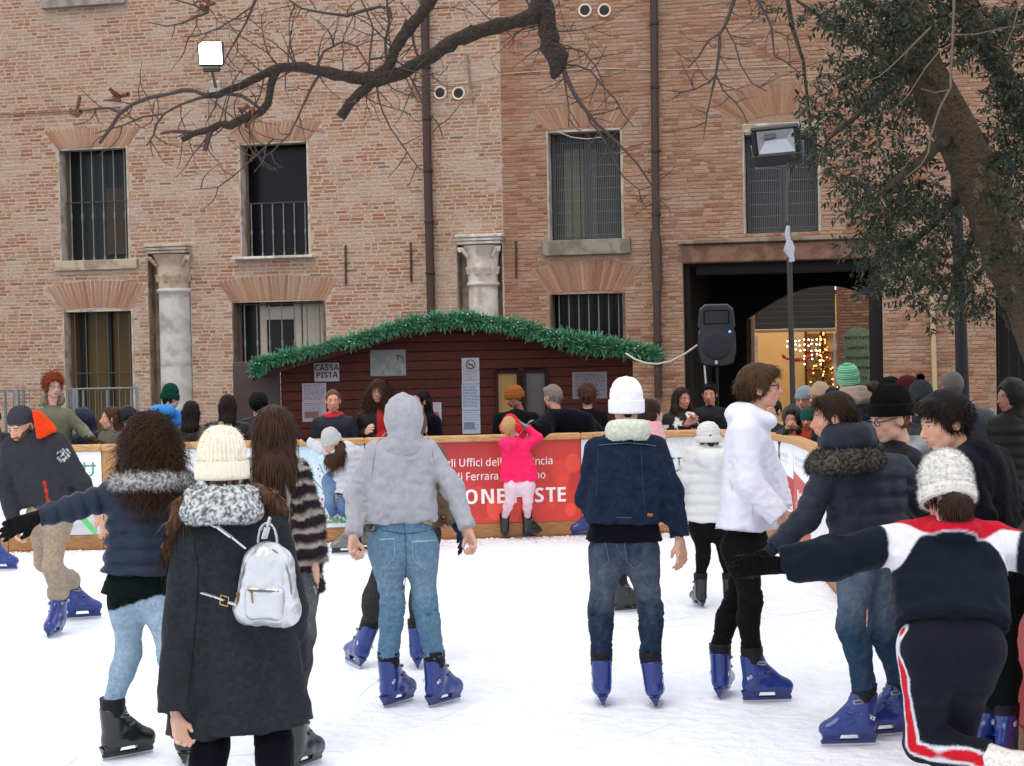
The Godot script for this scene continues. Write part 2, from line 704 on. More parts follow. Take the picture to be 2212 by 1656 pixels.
func dot(im: Image, x: float, y: float, r: float, c: Color, a := 1.0, soft := false) -> void:
	for j in range(maxi(0, int(y - r)), mini(im.get_height(), int(y + r) + 2)):
		for i in range(maxi(0, int(x - r)), mini(im.get_width(), int(x + r) + 2)):
			var d := Vector2(i - x, j - y).length() / r
			if d < 1.0:
				im.set_pixel(i, j, im.get_pixel(i, j).lerp(c, a * (1.0 - d * d if soft else minf(1.0, (1.0 - d) * r))))

func stroke(im: Image, a: Vector2, b: Vector2, w: float, c: Color) -> void:
	var n := int(a.distance_to(b)) + 1
	for i in n + 1:
		var p := a.lerp(b, float(i) / n)
		dot(im, p.x, p.y, w, c, 0.9)

func printed(im: Image, rough := 0.6) -> StandardMaterial3D:
	var m := StandardMaterial3D.new()
	m.resource_name = "print"
	m.albedo_texture = ImageTexture.create_from_image(im)
	m.roughness = rough
	return m

func notice_sheet(w: int, h: int, paper: String, seed: int, head := false, picture := "", lines := 12) -> StandardMaterial3D:    # a sheet of small print
	var im := Image.create(w, h, false, Image.FORMAT_RGB8)
	im.fill(Color(paper))
	var r := RandomNumberGenerator.new()
	r.seed = seed
	var y0 := int(h * (0.34 if head else 0.08))
	var step := maxf(4.0, (h - y0) * 0.92 / lines)
	for k in lines:
		var y := int(y0 + k * step)
		if y + 2 >= h:
			break
		var x := w * 0.08
		while x < w * r.randf_range(0.72, 0.92):
			var l := r.randf_range(3.0, 9.0)
			im.fill_rect(Rect2i(int(x), y, int(l), 2), Color(paper).darkened(r.randf_range(0.35, 0.6)))
			x += l + 2.0
	if picture:
		im.fill_rect(Rect2i(int(w * 0.1), int(h * 0.5), int(w * 0.6), int(h * 0.3)), Color(picture))
	return printed(im)

func sheet(called: String, where: Transform3D, size: Vector2, m: Material, parent: Node = null) -> MeshInstance3D:
	var mb := MB.new()
	var h := size * 0.5
	mb.box(Vector3(0, 0, -0.003), Vector3(size.x, size.y, 0.004))
	mb.quad(Vector3(-h.x, -h.y, 0.001), Vector3(h.x, -h.y, 0.001), Vector3(h.x, h.y, 0.001), Vector3(-h.x, h.y, 0.001), Vector3.BACK)
	var k := mb.v.size() - 4
	mb.uv[k] = Vector2(0, 1); mb.uv[k + 1] = Vector2(1, 1); mb.uv[k + 2] = Vector2(1, 0); mb.uv[k + 3] = Vector2(0, 0)
	for i in k:
		mb.uv[i] = Vector2(0.02, 0.02)
	var o := obj(called, mb.mesh(), m, parent)
	o.transform = where
	return o


# ---------------------------------------------------------------- the brick palace
var wall_tf: Transform3D

func fa(u: float, v: float, out := 0.0) -> Vector3:      # where a sight line meets the wall, in the wall's own axes
	var n := wall_tf.basis.z
	var o := wall_tf.origin + n * out
	var r := ray(u, v)
	return wall_tf.affine_inverse() * (EYE + r * ((o - EYE).dot(n) / r.dot(n)))

func rect(u0: float, v0: float, u1: float, v1: float, out := 0.0) -> Rect2:
	var a := fa(u0, v0, out)
	var b := fa(u1, v1, out)
	var c := fa(u0, v1, out)
	var d := fa(u1, v0, out)
	return Rect2((a.x + c.x) / 2, (b.y + c.y) / 2, (b.x + d.x - a.x - c.x) / 2, (a.y + d.y - b.y - c.y) / 2)

func brick_box(mb: MB, p: Vector3, w: float, h: float, d: float, tilt: float, c: Color) -> void:   # five faces, front corners a little worn
	mb.col = c
	var b := Basis(Vector3.BACK, tilt)
	var e := minf(0.006, h * 0.12)
	var f := []
	var k := []
	for q: Vector2 in [Vector2(-1, -1), Vector2(1, -1), Vector2(1, 1), Vector2(-1, 1)]:
		f.append(p + b * Vector3(q.x * (w * 0.5 - e), q.y * (h * 0.5 - e), d))
		k.append(p + b * Vector3(q.x * w * 0.5, q.y * h * 0.5, d - e * 1.4))
	mb.quad(f[0], f[1], f[2], f[3], Vector3.BACK)
	for i in 4:
		var j := (i + 1) % 4
		var o: Vector3 = ((f[i] as Vector3) + (f[j] as Vector3)) * 0.5 - p
		o.z = 0
		mb.quad(f[i], f[j], k[j], k[i], o + Vector3.BACK * 0.05)
		mb.quad(k[i], k[j], (k[j] as Vector3) - Vector3(0, 0, 0.03), (k[i] as Vector3) - Vector3(0, 0, 0.03), o)

func build_palace() -> void:
	wall_tf = Transform3D(Basis(Vector3.UP, deg_to_rad(-13.0)), at(1106, 731, 29.0) * Vector3(1, 0, 1))
	var B := thing("brick_palace", "old brick palace with barred windows and half-buried stone columns across the whole background", "building", wall_tf.origin)
	B.basis = wall_tf.basis
	var x0 := -16.5
	var x1 := 14.5
	var top := 9.6
	var split: float = fa(1087, 500).x
	var W := {                                            # openings
		"w1": rect(127, 318, 279, 562), "w2": rect(517, 306, 669, 553), "w3": rect(1182, 279, 1347, 519), "w4": rect(1605, 283, 1773, 503),
		"w5": rect(138, 669, 291, 960), "w6": rect(502, 652, 704, 800), "w7": rect(1190, 635, 1353, 960), "gate": rect(1478, 563, 1908, 960), "door": rect(2153, 640, 2330, 960),
		"n1": rect(322, 548, 414, 960), "n2": rect(990, 528, 1089, 960),
	}
	for key: String in ["w5", "w7", "gate", "door", "n1", "n2"]:            # these go down to the ground or below sight
		var r: Rect2 = W[key]
		var low := 0.0 if key in ["gate", "door"] else 0.35
		W[key] = Rect2(r.position.x, low, r.size.x, r.end.y - low)
	# blind rectangles taken by sills, lintels and capitals
	var solid := [rect(118, 562, 298, 584), rect(507, 552, 681, 561), rect(1174, 518, 1363, 551), rect(1604, 265, 1776, 284), rect(1474, 520, 1912, 564), rect(93, -22, 273, 15), rect(320, 528, 412, 549), rect(988, 507, 1090, 529)]
	var holes: Array = W.values()

	# the mortar body: a grid of blocks that leaves the openings out
	var xs := [x0, split, x1]
	var ys := [0.0, top]
	for r: Rect2 in holes:
		xs.append_array([r.position.x, r.end.x])
		ys.append_array([r.position.y, r.end.y])
	xs.sort()
	ys.sort()
	var mb := MB.new()
	for i in xs.size() - 1:
		for j in ys.size() - 1:
			var a: float = xs[i]; var b: float = xs[i + 1]
			var c: float = ys[j]; var d: float = ys[j + 1]
			if b - a < 0.0005 or d - c < 0.0005:
				continue
			var mid := Vector2((a + b) / 2, (c + d) / 2)
			if holes.any(func(r: Rect2): return r.has_point(mid)):
				continue
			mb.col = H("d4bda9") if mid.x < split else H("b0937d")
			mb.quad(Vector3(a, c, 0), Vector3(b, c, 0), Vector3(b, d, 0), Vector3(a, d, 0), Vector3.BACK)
			mb.quad(Vector3(a, c, -0.6), Vector3(b, c, -0.6), Vector3(b, d, -0.6), Vector3(a, d, -0.6), Vector3.FORWARD)
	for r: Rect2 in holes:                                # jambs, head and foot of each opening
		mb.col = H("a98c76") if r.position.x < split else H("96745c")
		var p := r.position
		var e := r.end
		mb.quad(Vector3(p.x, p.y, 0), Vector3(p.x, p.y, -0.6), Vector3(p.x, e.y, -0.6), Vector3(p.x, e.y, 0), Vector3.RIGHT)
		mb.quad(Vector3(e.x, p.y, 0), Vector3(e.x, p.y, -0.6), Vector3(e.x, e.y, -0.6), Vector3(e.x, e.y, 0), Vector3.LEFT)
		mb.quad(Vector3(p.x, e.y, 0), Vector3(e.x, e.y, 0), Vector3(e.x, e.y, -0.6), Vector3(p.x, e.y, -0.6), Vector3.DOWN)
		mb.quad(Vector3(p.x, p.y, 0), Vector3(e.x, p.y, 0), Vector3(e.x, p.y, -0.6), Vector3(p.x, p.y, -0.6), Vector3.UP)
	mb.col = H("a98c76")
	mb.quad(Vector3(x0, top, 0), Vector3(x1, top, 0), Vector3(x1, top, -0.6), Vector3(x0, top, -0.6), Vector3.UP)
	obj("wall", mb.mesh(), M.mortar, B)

	# flat arches of standing bricks over the openings: [opening, rise of the arch, height of the bricks, spread]
	var arches := []
	for q: Array in [["w1", 0.03, 0.34, 0.28], ["w2", 0.03, 0.34, 0.28], ["w3", 0.10, 0.34, 0.32], ["w4", 0.30, 0.36, 0.62], ["w5", 0.10, 0.44, 0.32], ["w6", 0.08, 0.40, 0.26], ["w7", 0.16, 0.44, 0.36]]:
		var r: Rect2 = W[q[0]]
		arches.append([r.get_center().x, r.end.y + (0.17 if q[0] == "w4" else 0.0), r.size.x * 0.5, q[1], q[2], q[3]])
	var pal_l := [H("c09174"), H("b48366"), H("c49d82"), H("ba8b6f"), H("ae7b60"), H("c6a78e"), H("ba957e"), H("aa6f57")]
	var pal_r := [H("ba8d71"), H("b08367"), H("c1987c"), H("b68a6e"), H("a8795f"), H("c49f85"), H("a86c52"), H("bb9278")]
	var arch_at := func(x: float, y: float) -> bool:
		for a: Array in arches:
			var t: float = (y - a[1]) / a[4]
			if t < -0.05 or t > 1.0 + a[3] / a[4] * (1.0 - pow((x - a[0]) / (a[2] + a[5]), 2.0)):
				continue
			if absf(x - a[0]) < a[2] + a[5] * clampf(t, 0.0, 1.0) + 0.01:
				return true
		return false
	# courses
	var stuff := MB.new()
	var near := []
	rng.seed = 11
	var y := 0.02
	var row := 0
	while y < top - 0.07:
		var hgt := rng.randf_range(0.047, 0.054)
		var x := x0 - rng.randf() * 0.2
		while x < x1:
			var right := x > split
			var w := (0.235 if rng.randf() < 0.62 else 0.115) * rng.randf_range(0.9, 1.08)
			if x < split and x + w > split - 0.03:
				w = maxf(split - x - 0.01, 0.05)
			var cx := x + w * 0.5
			var cy := y + hgt * 0.5
			x += w + (rng.randf_range(0.014, 0.024) if not right else rng.randf_range(0.008, 0.014))
			var free: bool = not arch_at.call(cx, cy)
			var l := cx - w * 0.5
			var e := cx + w * 0.5
			for r: Rect2 in holes + solid:
				if cy + hgt * 0.4 > r.position.y and cy - hgt * 0.4 < r.end.y:
					if r.position.x <= cx and cx <= r.end.x:
						free = false
					elif l < r.position.x and e > r.position.x:
						e = r.position.x - 0.004
					elif l < r.end.x and e > r.end.x:
						l = r.end.x + 0.004
			if not free or e - l < 0.03:
				rng.randf(); rng.randf()
				continue
			var patch := wob.get_noise_2d(cx * 0.5, cy * 0.7)
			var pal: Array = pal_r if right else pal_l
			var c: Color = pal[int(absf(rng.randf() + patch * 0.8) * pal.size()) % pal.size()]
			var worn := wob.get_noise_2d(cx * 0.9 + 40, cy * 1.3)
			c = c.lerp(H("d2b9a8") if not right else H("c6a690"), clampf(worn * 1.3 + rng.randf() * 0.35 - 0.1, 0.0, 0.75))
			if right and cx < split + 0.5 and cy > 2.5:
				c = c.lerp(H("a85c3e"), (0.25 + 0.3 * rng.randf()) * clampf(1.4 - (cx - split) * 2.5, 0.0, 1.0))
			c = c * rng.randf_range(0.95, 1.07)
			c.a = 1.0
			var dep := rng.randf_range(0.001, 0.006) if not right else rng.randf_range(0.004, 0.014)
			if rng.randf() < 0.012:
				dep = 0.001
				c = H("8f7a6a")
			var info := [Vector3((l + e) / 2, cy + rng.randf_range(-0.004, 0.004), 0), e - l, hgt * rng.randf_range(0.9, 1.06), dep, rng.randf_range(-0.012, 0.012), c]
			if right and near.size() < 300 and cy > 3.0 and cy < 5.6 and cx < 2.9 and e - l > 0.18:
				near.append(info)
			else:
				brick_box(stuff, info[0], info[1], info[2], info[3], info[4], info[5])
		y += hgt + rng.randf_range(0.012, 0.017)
		row += 1
	var rest := obj("brickwork", stuff.mesh(), M.brick, B)
	rest.set_meta("kind", "stuff")
	for q: Array in near:
		var one := MB.new()
		brick_box(one, Vector3.ZERO, q[1], q[2], q[3], q[4], q[5])
		obj("brick", one.mesh(), M.brick, B).position = q[0]
	for a: Array in arches:
		var right: bool = a[0] > split
		var n := int((a[2] * 2.0 + a[5]) / 0.073)
		for i in n:
			var t := (i + 0.5) / n * 2.0 - 1.0
			var rise: float = a[3] * (1.0 - t * t)
			var bx: float = a[0] + t * a[2]
			var tx: float = a[0] + t * (a[2] + a[5])
			var by: float = a[1] + (rise * 0.35 if a[3] > 0.05 else 0.0)
			var ty: float = a[1] + a[4] + rise - (rng.randf() * 0.03 if right else rng.randf() * 0.012)
			var len := Vector2(tx - bx, ty - by).length()
			var one := MB.new()
			var pal: Array = pal_r if right else pal_l
			var c: Color = pal[rng.randi() % pal.size()].lerp(H("b38a70") if right else H("c4a088"), 0.35) * rng.randf_range(0.88, 1.08)
			c.a = 1.0
			brick_box(one, Vector3.ZERO, (a[2] * 2.0 + a[5]) / n - 0.009, len, rng.randf_range(0.004, 0.010), 0.0, c)
			var o := obj("voussoir_brick", one.mesh(), M.brick, B)
			o.transform = Transform3D(Basis(Vector3.BACK, -atan2(tx - bx, ty - by)), Vector3((bx + tx) / 2, (by + ty) / 2, 0.0))

	# windows
	for q: Array in [["w1", 6, "full", "2e2f31", 0.0], ["w2", 6, "rail", "17191d", 0.0], ["w3", 0, "mesh", "4b4d4a", 0.0], ["w4", 0, "mesh", "4a4b4d", 0.0], ["w5", 6, "full", "5d4d30", 0.0], ["w6", 7, "full", "2a2a2a", 0.0], ["w7", 7, "full", "1d1c1a", 0.0]]:
		window(B, q[0], W[q[0]], q[1], q[2], q[3])
	# projecting stones
	var stones := MB.new()
	for q: Array in [[solid[0], 0.07, "b5a590"], [solid[2], 0.09, "8d857b"], [solid[3], 0.03, "c2b49e"], [solid[5], 0.12, "9b948c"]]:
		var r: Rect2 = q[0]
		stones = MB.new()
		stones.col = H(q[2])
		stones.box(Vector3(r.get_center().x, r.get_center().y, q[1] * 0.5 - 0.1), Vector3(r.size.x, r.size.y, q[1] + 0.2), Basis.IDENTITY, 0.012)
		obj("lintel" if q[0] == solid[3] else "sill", stones.mesh(), M.stone, B)
	stones = MB.new()
	stones.col = H("d8d2cb")
	var sb: Rect2 = solid[1]
	stones.box(Vector3(sb.get_center().x, sb.get_center().y, 0.02), Vector3(sb.size.x, 0.045, 0.3), Basis.IDENTITY, 0.006)
	obj("sill", stones.mesh(), M.stone, B)

	# the gateway: lintel, dark passage with an arch at its end
	var g: Rect2 = W.gate
	var lr: Rect2 = solid[4]
	var lin := MB.new()
	lin.col = H("80604f")
	lin.box(Vector3(lr.get_center().x, lr.get_center().y - 0.02, -0.06), Vector3(lr.size.x, lr.size.y - 0.04, 0.32), Basis.IDENTITY, 0.02)
	obj("gateway_lintel", lin.mesh(), M.stone, B)
	lin = MB.new()
	lin.col = H("8f8070")
	lin.box(Vector3(lr.get_center().x, lr.end.y + 0.02, -0.02), Vector3(lr.size.x + 0.12, 0.07, 0.36), Basis.IDENTITY, 0.012)
	obj("lintel_cap", lin.mesh(), M.stone, B)
	passage(B, g)
	# right-hand door of dark iron
	var dr: Rect2 = W.door
	var back := MB.new()
	back.col = H("151413")
	back.box(Vector3(dr.get_center().x, dr.get_center().y, -0.35), Vector3(dr.size.x, dr.size.y, 0.04))
	var door := obj("iron_door", back.mesh(), M.iron, B)
	for i in 9:
		var bar := MB.new()
		bar.col = H("2b2b2b")
		var bx := dr.position.x + 0.05 + i * 0.16
		bar.tube([Vector3(bx, 0, -0.2), Vector3(bx, dr.end.y, -0.2)], [0.013], 6)
		obj("bar", bar.mesh(), M.iron, door)

	# half-buried columns in their niches
	column(B, W.n1, solid[6], fa(345, 700).x, fa(411, 700).x, fa(345, 627).y, false)
	column(B, W.n2, solid[7], fa(1012, 640).x, fa(1075, 640).x, fa(1040, 612).y, true)

	# downpipes, vents, iron ties, cables
	for q: Array in [[[919, -30], [926, 330], [935, 690], 0.075, "4b3833"], [[1414, -30], [1418, 420], [1424, 860], 0.065, "4d3a36"]]:
		var p := MB.new()
		p.col = H(q[4])
		var pts := []
		for i in 3:
			pts.append(fa(q[i][0], q[i][1]) + Vector3(0, 0, 0.1))
		p.tube(pts, [q[3]], 12)
		var pipe := obj("downpipe", p.mesh(), M.iron, B)
		for i in 6:
			var br := MB.new()
			br.col = H("3d302d")
			var c: Vector3 = (pts[0] as Vector3).lerp(pts[2], (i + 0.6) / 6.5)
			br.lathe([[q[3] + 0.002, -0.03], [q[3] + 0.014, -0.022], [q[3] + 0.014, 0.022], [q[3] + 0.002, 0.03]], 14, Transform3D(Basis.IDENTITY, c))
			br.box(c - Vector3(0, 0, 0.06), Vector3(0.03, 0.04, 0.1))
			obj("bracket", br.mesh(), M.iron, pipe)
	var flare := MB.new()
	flare.col = H("54403a")
	flare.tube([fa(1417, 500) + Vector3(0, 0, 0.09), fa(1419, 530) + Vector3(0, 0, 0.1), fa(1421, 600) + Vector3(0, 0, 0.1), fa(1422, 630) + Vector3(0, 0, 0.1)], [0.07, 0.1, 0.092, 0.07], 12)
	obj("pipe_sleeve", flare.mesh(), M.iron, B)
	for q: Array in [[951, 201], [991, 202], [1264, 23], [1306, 23]]:
		var p := MB.new()
		var c := fa(q[0], q[1])
		p.col = H("d9cdb6")
		p.lathe([[0.085, -0.02], [0.085, 0.03], [0.115, 0.035], [0.118, 0.0], [0.118, -0.01]], 24, Transform3D(Basis(Vector3.RIGHT, PI / 2), c))
		var vent := obj("vent_pipe", p.mesh(), M.plastic, B)
		p = MB.new()
		p.col = H("4a4640")
		p.lathe([[0.0, 0.0], [0.088, 0.004]], 24, Transform3D(Basis(Vector3.RIGHT, PI / 2), c + Vector3(0, 0, 0.012)))
		for i in 7:
			p.box(c + Vector3(0, -0.06 + i * 0.02, 0.02), Vector3(0.16 * sqrt(1.0 - pow((i - 3) / 4.0, 2.0)), 0.006, 0.012))
		obj("vent_grille", p.mesh(), M.iron, vent)
	for q: Array in [[747, 530, 748, 615], [888, 524, 889, 610], [1115, 520, 1116, 600]]:
		var p := MB.new()
		p.col = H("4d3b33")
		p.beam(fa(q[0], q[1]) + Vector3(0, 0, 0.03), fa(q[2], q[3]) + Vector3(0, 0, 0.03), 0.035, 0.03, 0.005)
		p.box((fa(q[0], q[1]) + fa(q[2], q[3])) / 2, Vector3(0.04, 0.05, 0.08))
		obj("wall_tie", p.mesh(), M.iron, B)
	for q: Array in [["6c584c", 0.012, [[-60, 249], [60, 246], [170, 240], [260, 232]]], ["b5a698", 0.008, [[655, 196], [760, 200], [905, 186], [1010, 180], [1090, 160], [1190, 153], [1290, 148], [1420, 152], [1560, 148], [1700, 143]]], ["b8a99b", 0.01, [[1205, 285], [1235, 297], [1268, 301], [1300, 297]]], ["a69484", 0.014, [[450, 200], [449, 260], [452, 300]]]]:
		var p := MB.new()
		p.col = H(q[0])
		var pts := []
		for w: Array in q[2]:
			pts.append(fa(w[0], w[1]) + Vector3(0, 0, 0.03))
		p.tube(pts, [q[1]], 6)
		obj("wall_cable", p.mesh(), M.plastic, B)
	var cream := MB.new()
	cream.col = H("b9a37c")
	cream.tube([fa(2014, 640) + Vector3(0, 0, 0.08), fa(2021, 880) + Vector3(0, 0, 0.08), fa(2024, 1000) + Vector3(0, 0, 0.08)], [0.045], 10)
	obj("downpipe", cream.mesh(), M.plastic, B)
	# the old timber-grey repair on the wall
	var strap := MB.new()
	strap.col = H("8d8782")
	strap.beam(fa(1010, 118) + Vector3(0, 0, 0.02), fa(1021, 222) + Vector3(0, 0, 0.02), 0.07, 0.025, 0.006)
	obj("repair_strip", strap.mesh(), M.stone, B)

func window(B: Node3D, key: String, r: Rect2, bars: int, kind: String, dark: String) -> void:
	var cx := r.get_center().x
	var frame := MB.new()
	frame.col = H("bdb0a2") if not key in ["w6", "w7"] else H("6b5e52")
	var t := 0.03
	frame.box(Vector3(r.position.x + t / 2, r.get_center().y, -0.12), Vector3(t, r.size.y, 0.26), Basis.IDENTITY, 0.006)
	frame.box(Vector3(r.end.x - 0.0225, r.get_center().y, -0.12), Vector3(0.045, r.size.y, 0.26), Basis.IDENTITY, 0.006)
	if not key in ["w6", "w7"]:
		frame.box(Vector3(cx, r.end.y - 0.02, -0.12), Vector3(r.size.x - t - 0.05, 0.04, 0.24), Basis.IDENTITY, 0.006)
	var w := obj("window", frame.mesh(), M.stone, B)
	var pane := MB.new()
	pane.col = H(dark)
	pane.box(Vector3(cx, r.get_center().y, -0.47), Vector3(r.size.x, r.size.y, 0.02))
	obj("pane", pane.mesh(), M.dark_glass if kind != "mesh" else M.curtain, w)
	var mid := MB.new()
	if key == "w5":
		mid.col = H("1e2a28")
		mid.box(Vector3(cx + 0.02, r.get_center().y, -0.42), Vector3(0.1, r.size.y, 0.06), Basis.IDENTITY, 0.01)
		mid.box(Vector3(r.position.x + 0.2, r.get_center().y, -0.42), Vector3(0.14, r.size.y, 0.05), Basis.IDENTITY, 0.01)
		obj("window_post", mid.mesh(), M.iron, w)
	elif key == "w1":
		mid.col = H("4a413a")
		mid.box(Vector3(cx + 0.28, r.get_center().y - 0.3, -0.44), Vector3(0.5, r.size.y * 0.6, 0.02))
		obj("inner_shutter", mid.mesh(), M.curtain, w)
	elif key == "w6":
		mid.col = H("b9ae9e")
		var fw := r.size.x * 0.45
		var fx := cx - r.size.x * 0.06
		for s: float in [-1.0, 1.0]:
			mid.box(Vector3(fx + s * fw * 0.42, r.get_center().y, -0.4), Vector3(0.13, r.size.y, 0.05), Basis.IDENTITY, 0.01)
			mid.box(Vector3(fx, r.get_center().y + (r.size.y * 0.34 if s > 0 else -r.size.y * 0.36), -0.4), Vector3(fw * 0.74, r.size.y * 0.2, 0.05), Basis.IDENTITY, 0.01)
		mid.box(Vector3(fx + fw * 0.78, r.get_center().y, -0.41), Vector3(fw * 0.52, r.size.y, 0.04), Basis.IDENTITY, 0.01)
		obj("casement", mid.mesh(), M.board, w)
	elif kind == "mesh":
		if key == "w3":
			mid.col = H("6f6e5c")
			for i in 4:
				var px := r.position.x + 0.28 + i * 0.15
				mid.box(Vector3(px, r.get_center().y - 0.12, -0.43 - 0.01 * (i % 2)), Vector3(0.135, r.size.y * 0.82, 0.02), Basis.IDENTITY, 0.008)
			obj("curtain", mid.mesh(), M.curtain, w)
		for i in 2:
			var leaf := MB.new()
			leaf.col = H("4c4f52")
			var lw := (r.size.x - 0.09) * 0.5
			var lx := r.position.x + 0.045 + lw * (i + 0.5)
			for s: float in [-1.0, 1.0]:
				leaf.box(Vector3(lx + s * (lw * 0.5 - 0.025), r.get_center().y, -0.25), Vector3(0.05, r.size.y, 0.04), Basis.IDENTITY, 0.006)
				leaf.box(Vector3(lx, r.get_center().y + s * (r.size.y * 0.5 - 0.03), -0.25), Vector3(lw - 0.1, 0.06, 0.04), Basis.IDENTITY, 0.006)
			obj("sash", leaf.mesh(), M.iron, w)
			var net := MB.new()
			net.col = H("808284")
			var k := 0
			var xx := lx - lw * 0.5 + 0.06
			while xx < lx + lw * 0.5 - 0.05:
				net.box(Vector3(xx, r.get_center().y, -0.24), Vector3(0.006, r.size.y - 0.1, 0.006))
				xx += 0.032
			for q in int((r.size.y - 0.1) / 0.2):
				net.box(Vector3(lx, r.position.y + 0.1 + q * 0.2, -0.236), Vector3(lw - 0.1, 0.006, 0.004))
			var nt := obj("wire_mesh", net.mesh(), M.iron, w)
			nt.set_meta("kind", "stuff")
	var y1 := r.end.y if kind == "full" else fa(590, 437).y
	for i in bars:
		var bx := r.position.x + t + (r.size.x - t - 0.04) * (i + 0.6) / (bars + 0.15)
		var bar := MB.new()
		bar.col = H("868888") if key != "w5" else H("6a6350")
		bar.tube([Vector3(bx, r.position.y, -0.16), Vector3(bx, y1 - 0.01, -0.16)], [0.0125], 6)
		for h: float in ([0.38, 0.4] if kind == "full" else [0.45]):
			var ky := r.position.y + (y1 - r.position.y) * h
			bar.lathe([[0.012, -0.05], [0.024, -0.03], [0.016, -0.012], [0.027, 0.0], [0.016, 0.012], [0.024, 0.03], [0.012, 0.05]], 8, Transform3D(Basis.IDENTITY, Vector3(bx, ky, -0.16)))
		bar.lathe([[0.024, 0.0], [0.022, 0.04], [0.013, 0.08]], 8, Transform3D(Basis.IDENTITY, Vector3(bx, r.position.y, -0.16)))
		obj("bar", bar.mesh(), M.iron, w)
	if kind in ["full", "rail"]:
		var rail := MB.new()
		rail.col = H("4a4a4a")
		for yy: float in ([r.position.y + r.size.y * (0.52 if key != "w6" else 0.97)] if kind == "full" else [y1]):
			rail.box(Vector3(cx + t * 0.5, yy, -0.16), Vector3(r.size.x - t - 0.05, 0.022, 0.034), Basis.IDENTITY, 0.004)
		obj("rail", rail.mesh(), M.iron, w)

func column(B: Node3D, niche: Rect2, cap_r: Rect2, xa: float, xb: float, ycap: float, clean: bool) -> void:
	var back := MB.new()
	back.col = H("b3a494") if clean else H("a8947f")
	back.box(Vector3(niche.get_center().x, niche.get_center().y, -0.3), Vector3(niche.size.x, niche.size.y, 0.06))
	for s: float in [-1.0, 1.0]:
		back.box(Vector3(niche.get_center().x + s * (niche.size.x * 0.5 - 0.006), niche.get_center().y, -0.22), Vector3(0.012, niche.size.y - 0.01, 0.42))
	obj("niche", back.mesh(), M.stone, B)
	var cx := (xa + xb) / 2
	var rad := (xb - xa) / 2
	var sh := MB.new()
	sh.col = H("cfc6bd") if clean else H("c3bfba")
	var c := Vector3(cx, 0, -0.04)
	sh.lathe([[rad * 1.04, 0.3], [rad, 1.2], [rad * 0.985, ycap - 0.12], [rad * 0.985, ycap - 0.06], [rad * 1.08, ycap - 0.05], [rad * 1.12, ycap - 0.02], [rad * 1.08, ycap + 0.01], [rad * 0.97, ycap + 0.02]], 32, Transform3D(Basis.IDENTITY, c))
	var shaft := obj("column_shaft", sh.mesh(), M.stone, B)
	var k := MB.new()
	k.col = H("d3c9bf") if clean else H("b9a894")
	var y1 := cap_r.position.y - 0.02
	var prof := [[rad * 0.97, ycap + 0.02], [rad * 1.0, ycap + (y1 - ycap) * 0.35], [rad * 1.1, ycap + (y1 - ycap) * 0.4], [rad * 1.0, ycap + (y1 - ycap) * 0.46], [rad * 1.05, ycap + (y1 - ycap) * 0.7], [rad * 1.2, y1 - 0.06], [rad * 1.3, y1]]
	k.lathe(prof, 40, Transform3D(Basis.IDENTITY, c), 1.0, func(a: float, t: float) -> float: return 0.018 * absf(sin(a * 4.0)) * (1.0 - absf(t - 0.4) * 1.6))
	for i in 8:                                            # leaf tips that curl out of the bell
		var a := TAU * i / 8.0 + 0.2
		var d := Vector3(cos(a), 0, sin(a))
		var yy := ycap + (y1 - ycap) * 0.42
		k.tube([c + Vector3(0, yy - 0.12, 0) + d * rad, c + Vector3(0, yy, 0) + d * (rad + 0.03), c + Vector3(0, yy - 0.015, 0) + d * (rad + 0.06)], [0.04, 0.035, 0.014], 7)
	for sx: float in [-1.0, 1.0]:                          # corner scrolls
		k.tube([c + Vector3(sx * rad * 0.85, y1 - 0.2, rad * 0.75), c + Vector3(sx * rad * 1.2, y1 - 0.06, rad * 0.95), c + Vector3(sx * rad * 1.33, y1 - 0.05, rad * 1.0), c + Vector3(sx * rad * 1.3, y1 - 0.11, rad * 0.98)], [0.03, 0.04, 0.045, 0.035], 8)
	var capital := obj("capital", k.mesh(), M.stone, B)
	var ab := MB.new()
	ab.col = H("d6cec6") if clean else H("bcae9e")
	var hh := cap_r.size.y
	for i in 3:
		ab.box(Vector3(cap_r.get_center().x, cap_r.position.y + hh * (i + 0.5) / 3.0, -0.08), Vector3(cap_r.size.x * (0.9 + 0.05 * i), hh / 3.0 - 0.004, 0.5 + 0.04 * i), Basis.IDENTITY, 0.012)
	obj("abacus", ab.mesh(), M.stone, capital)

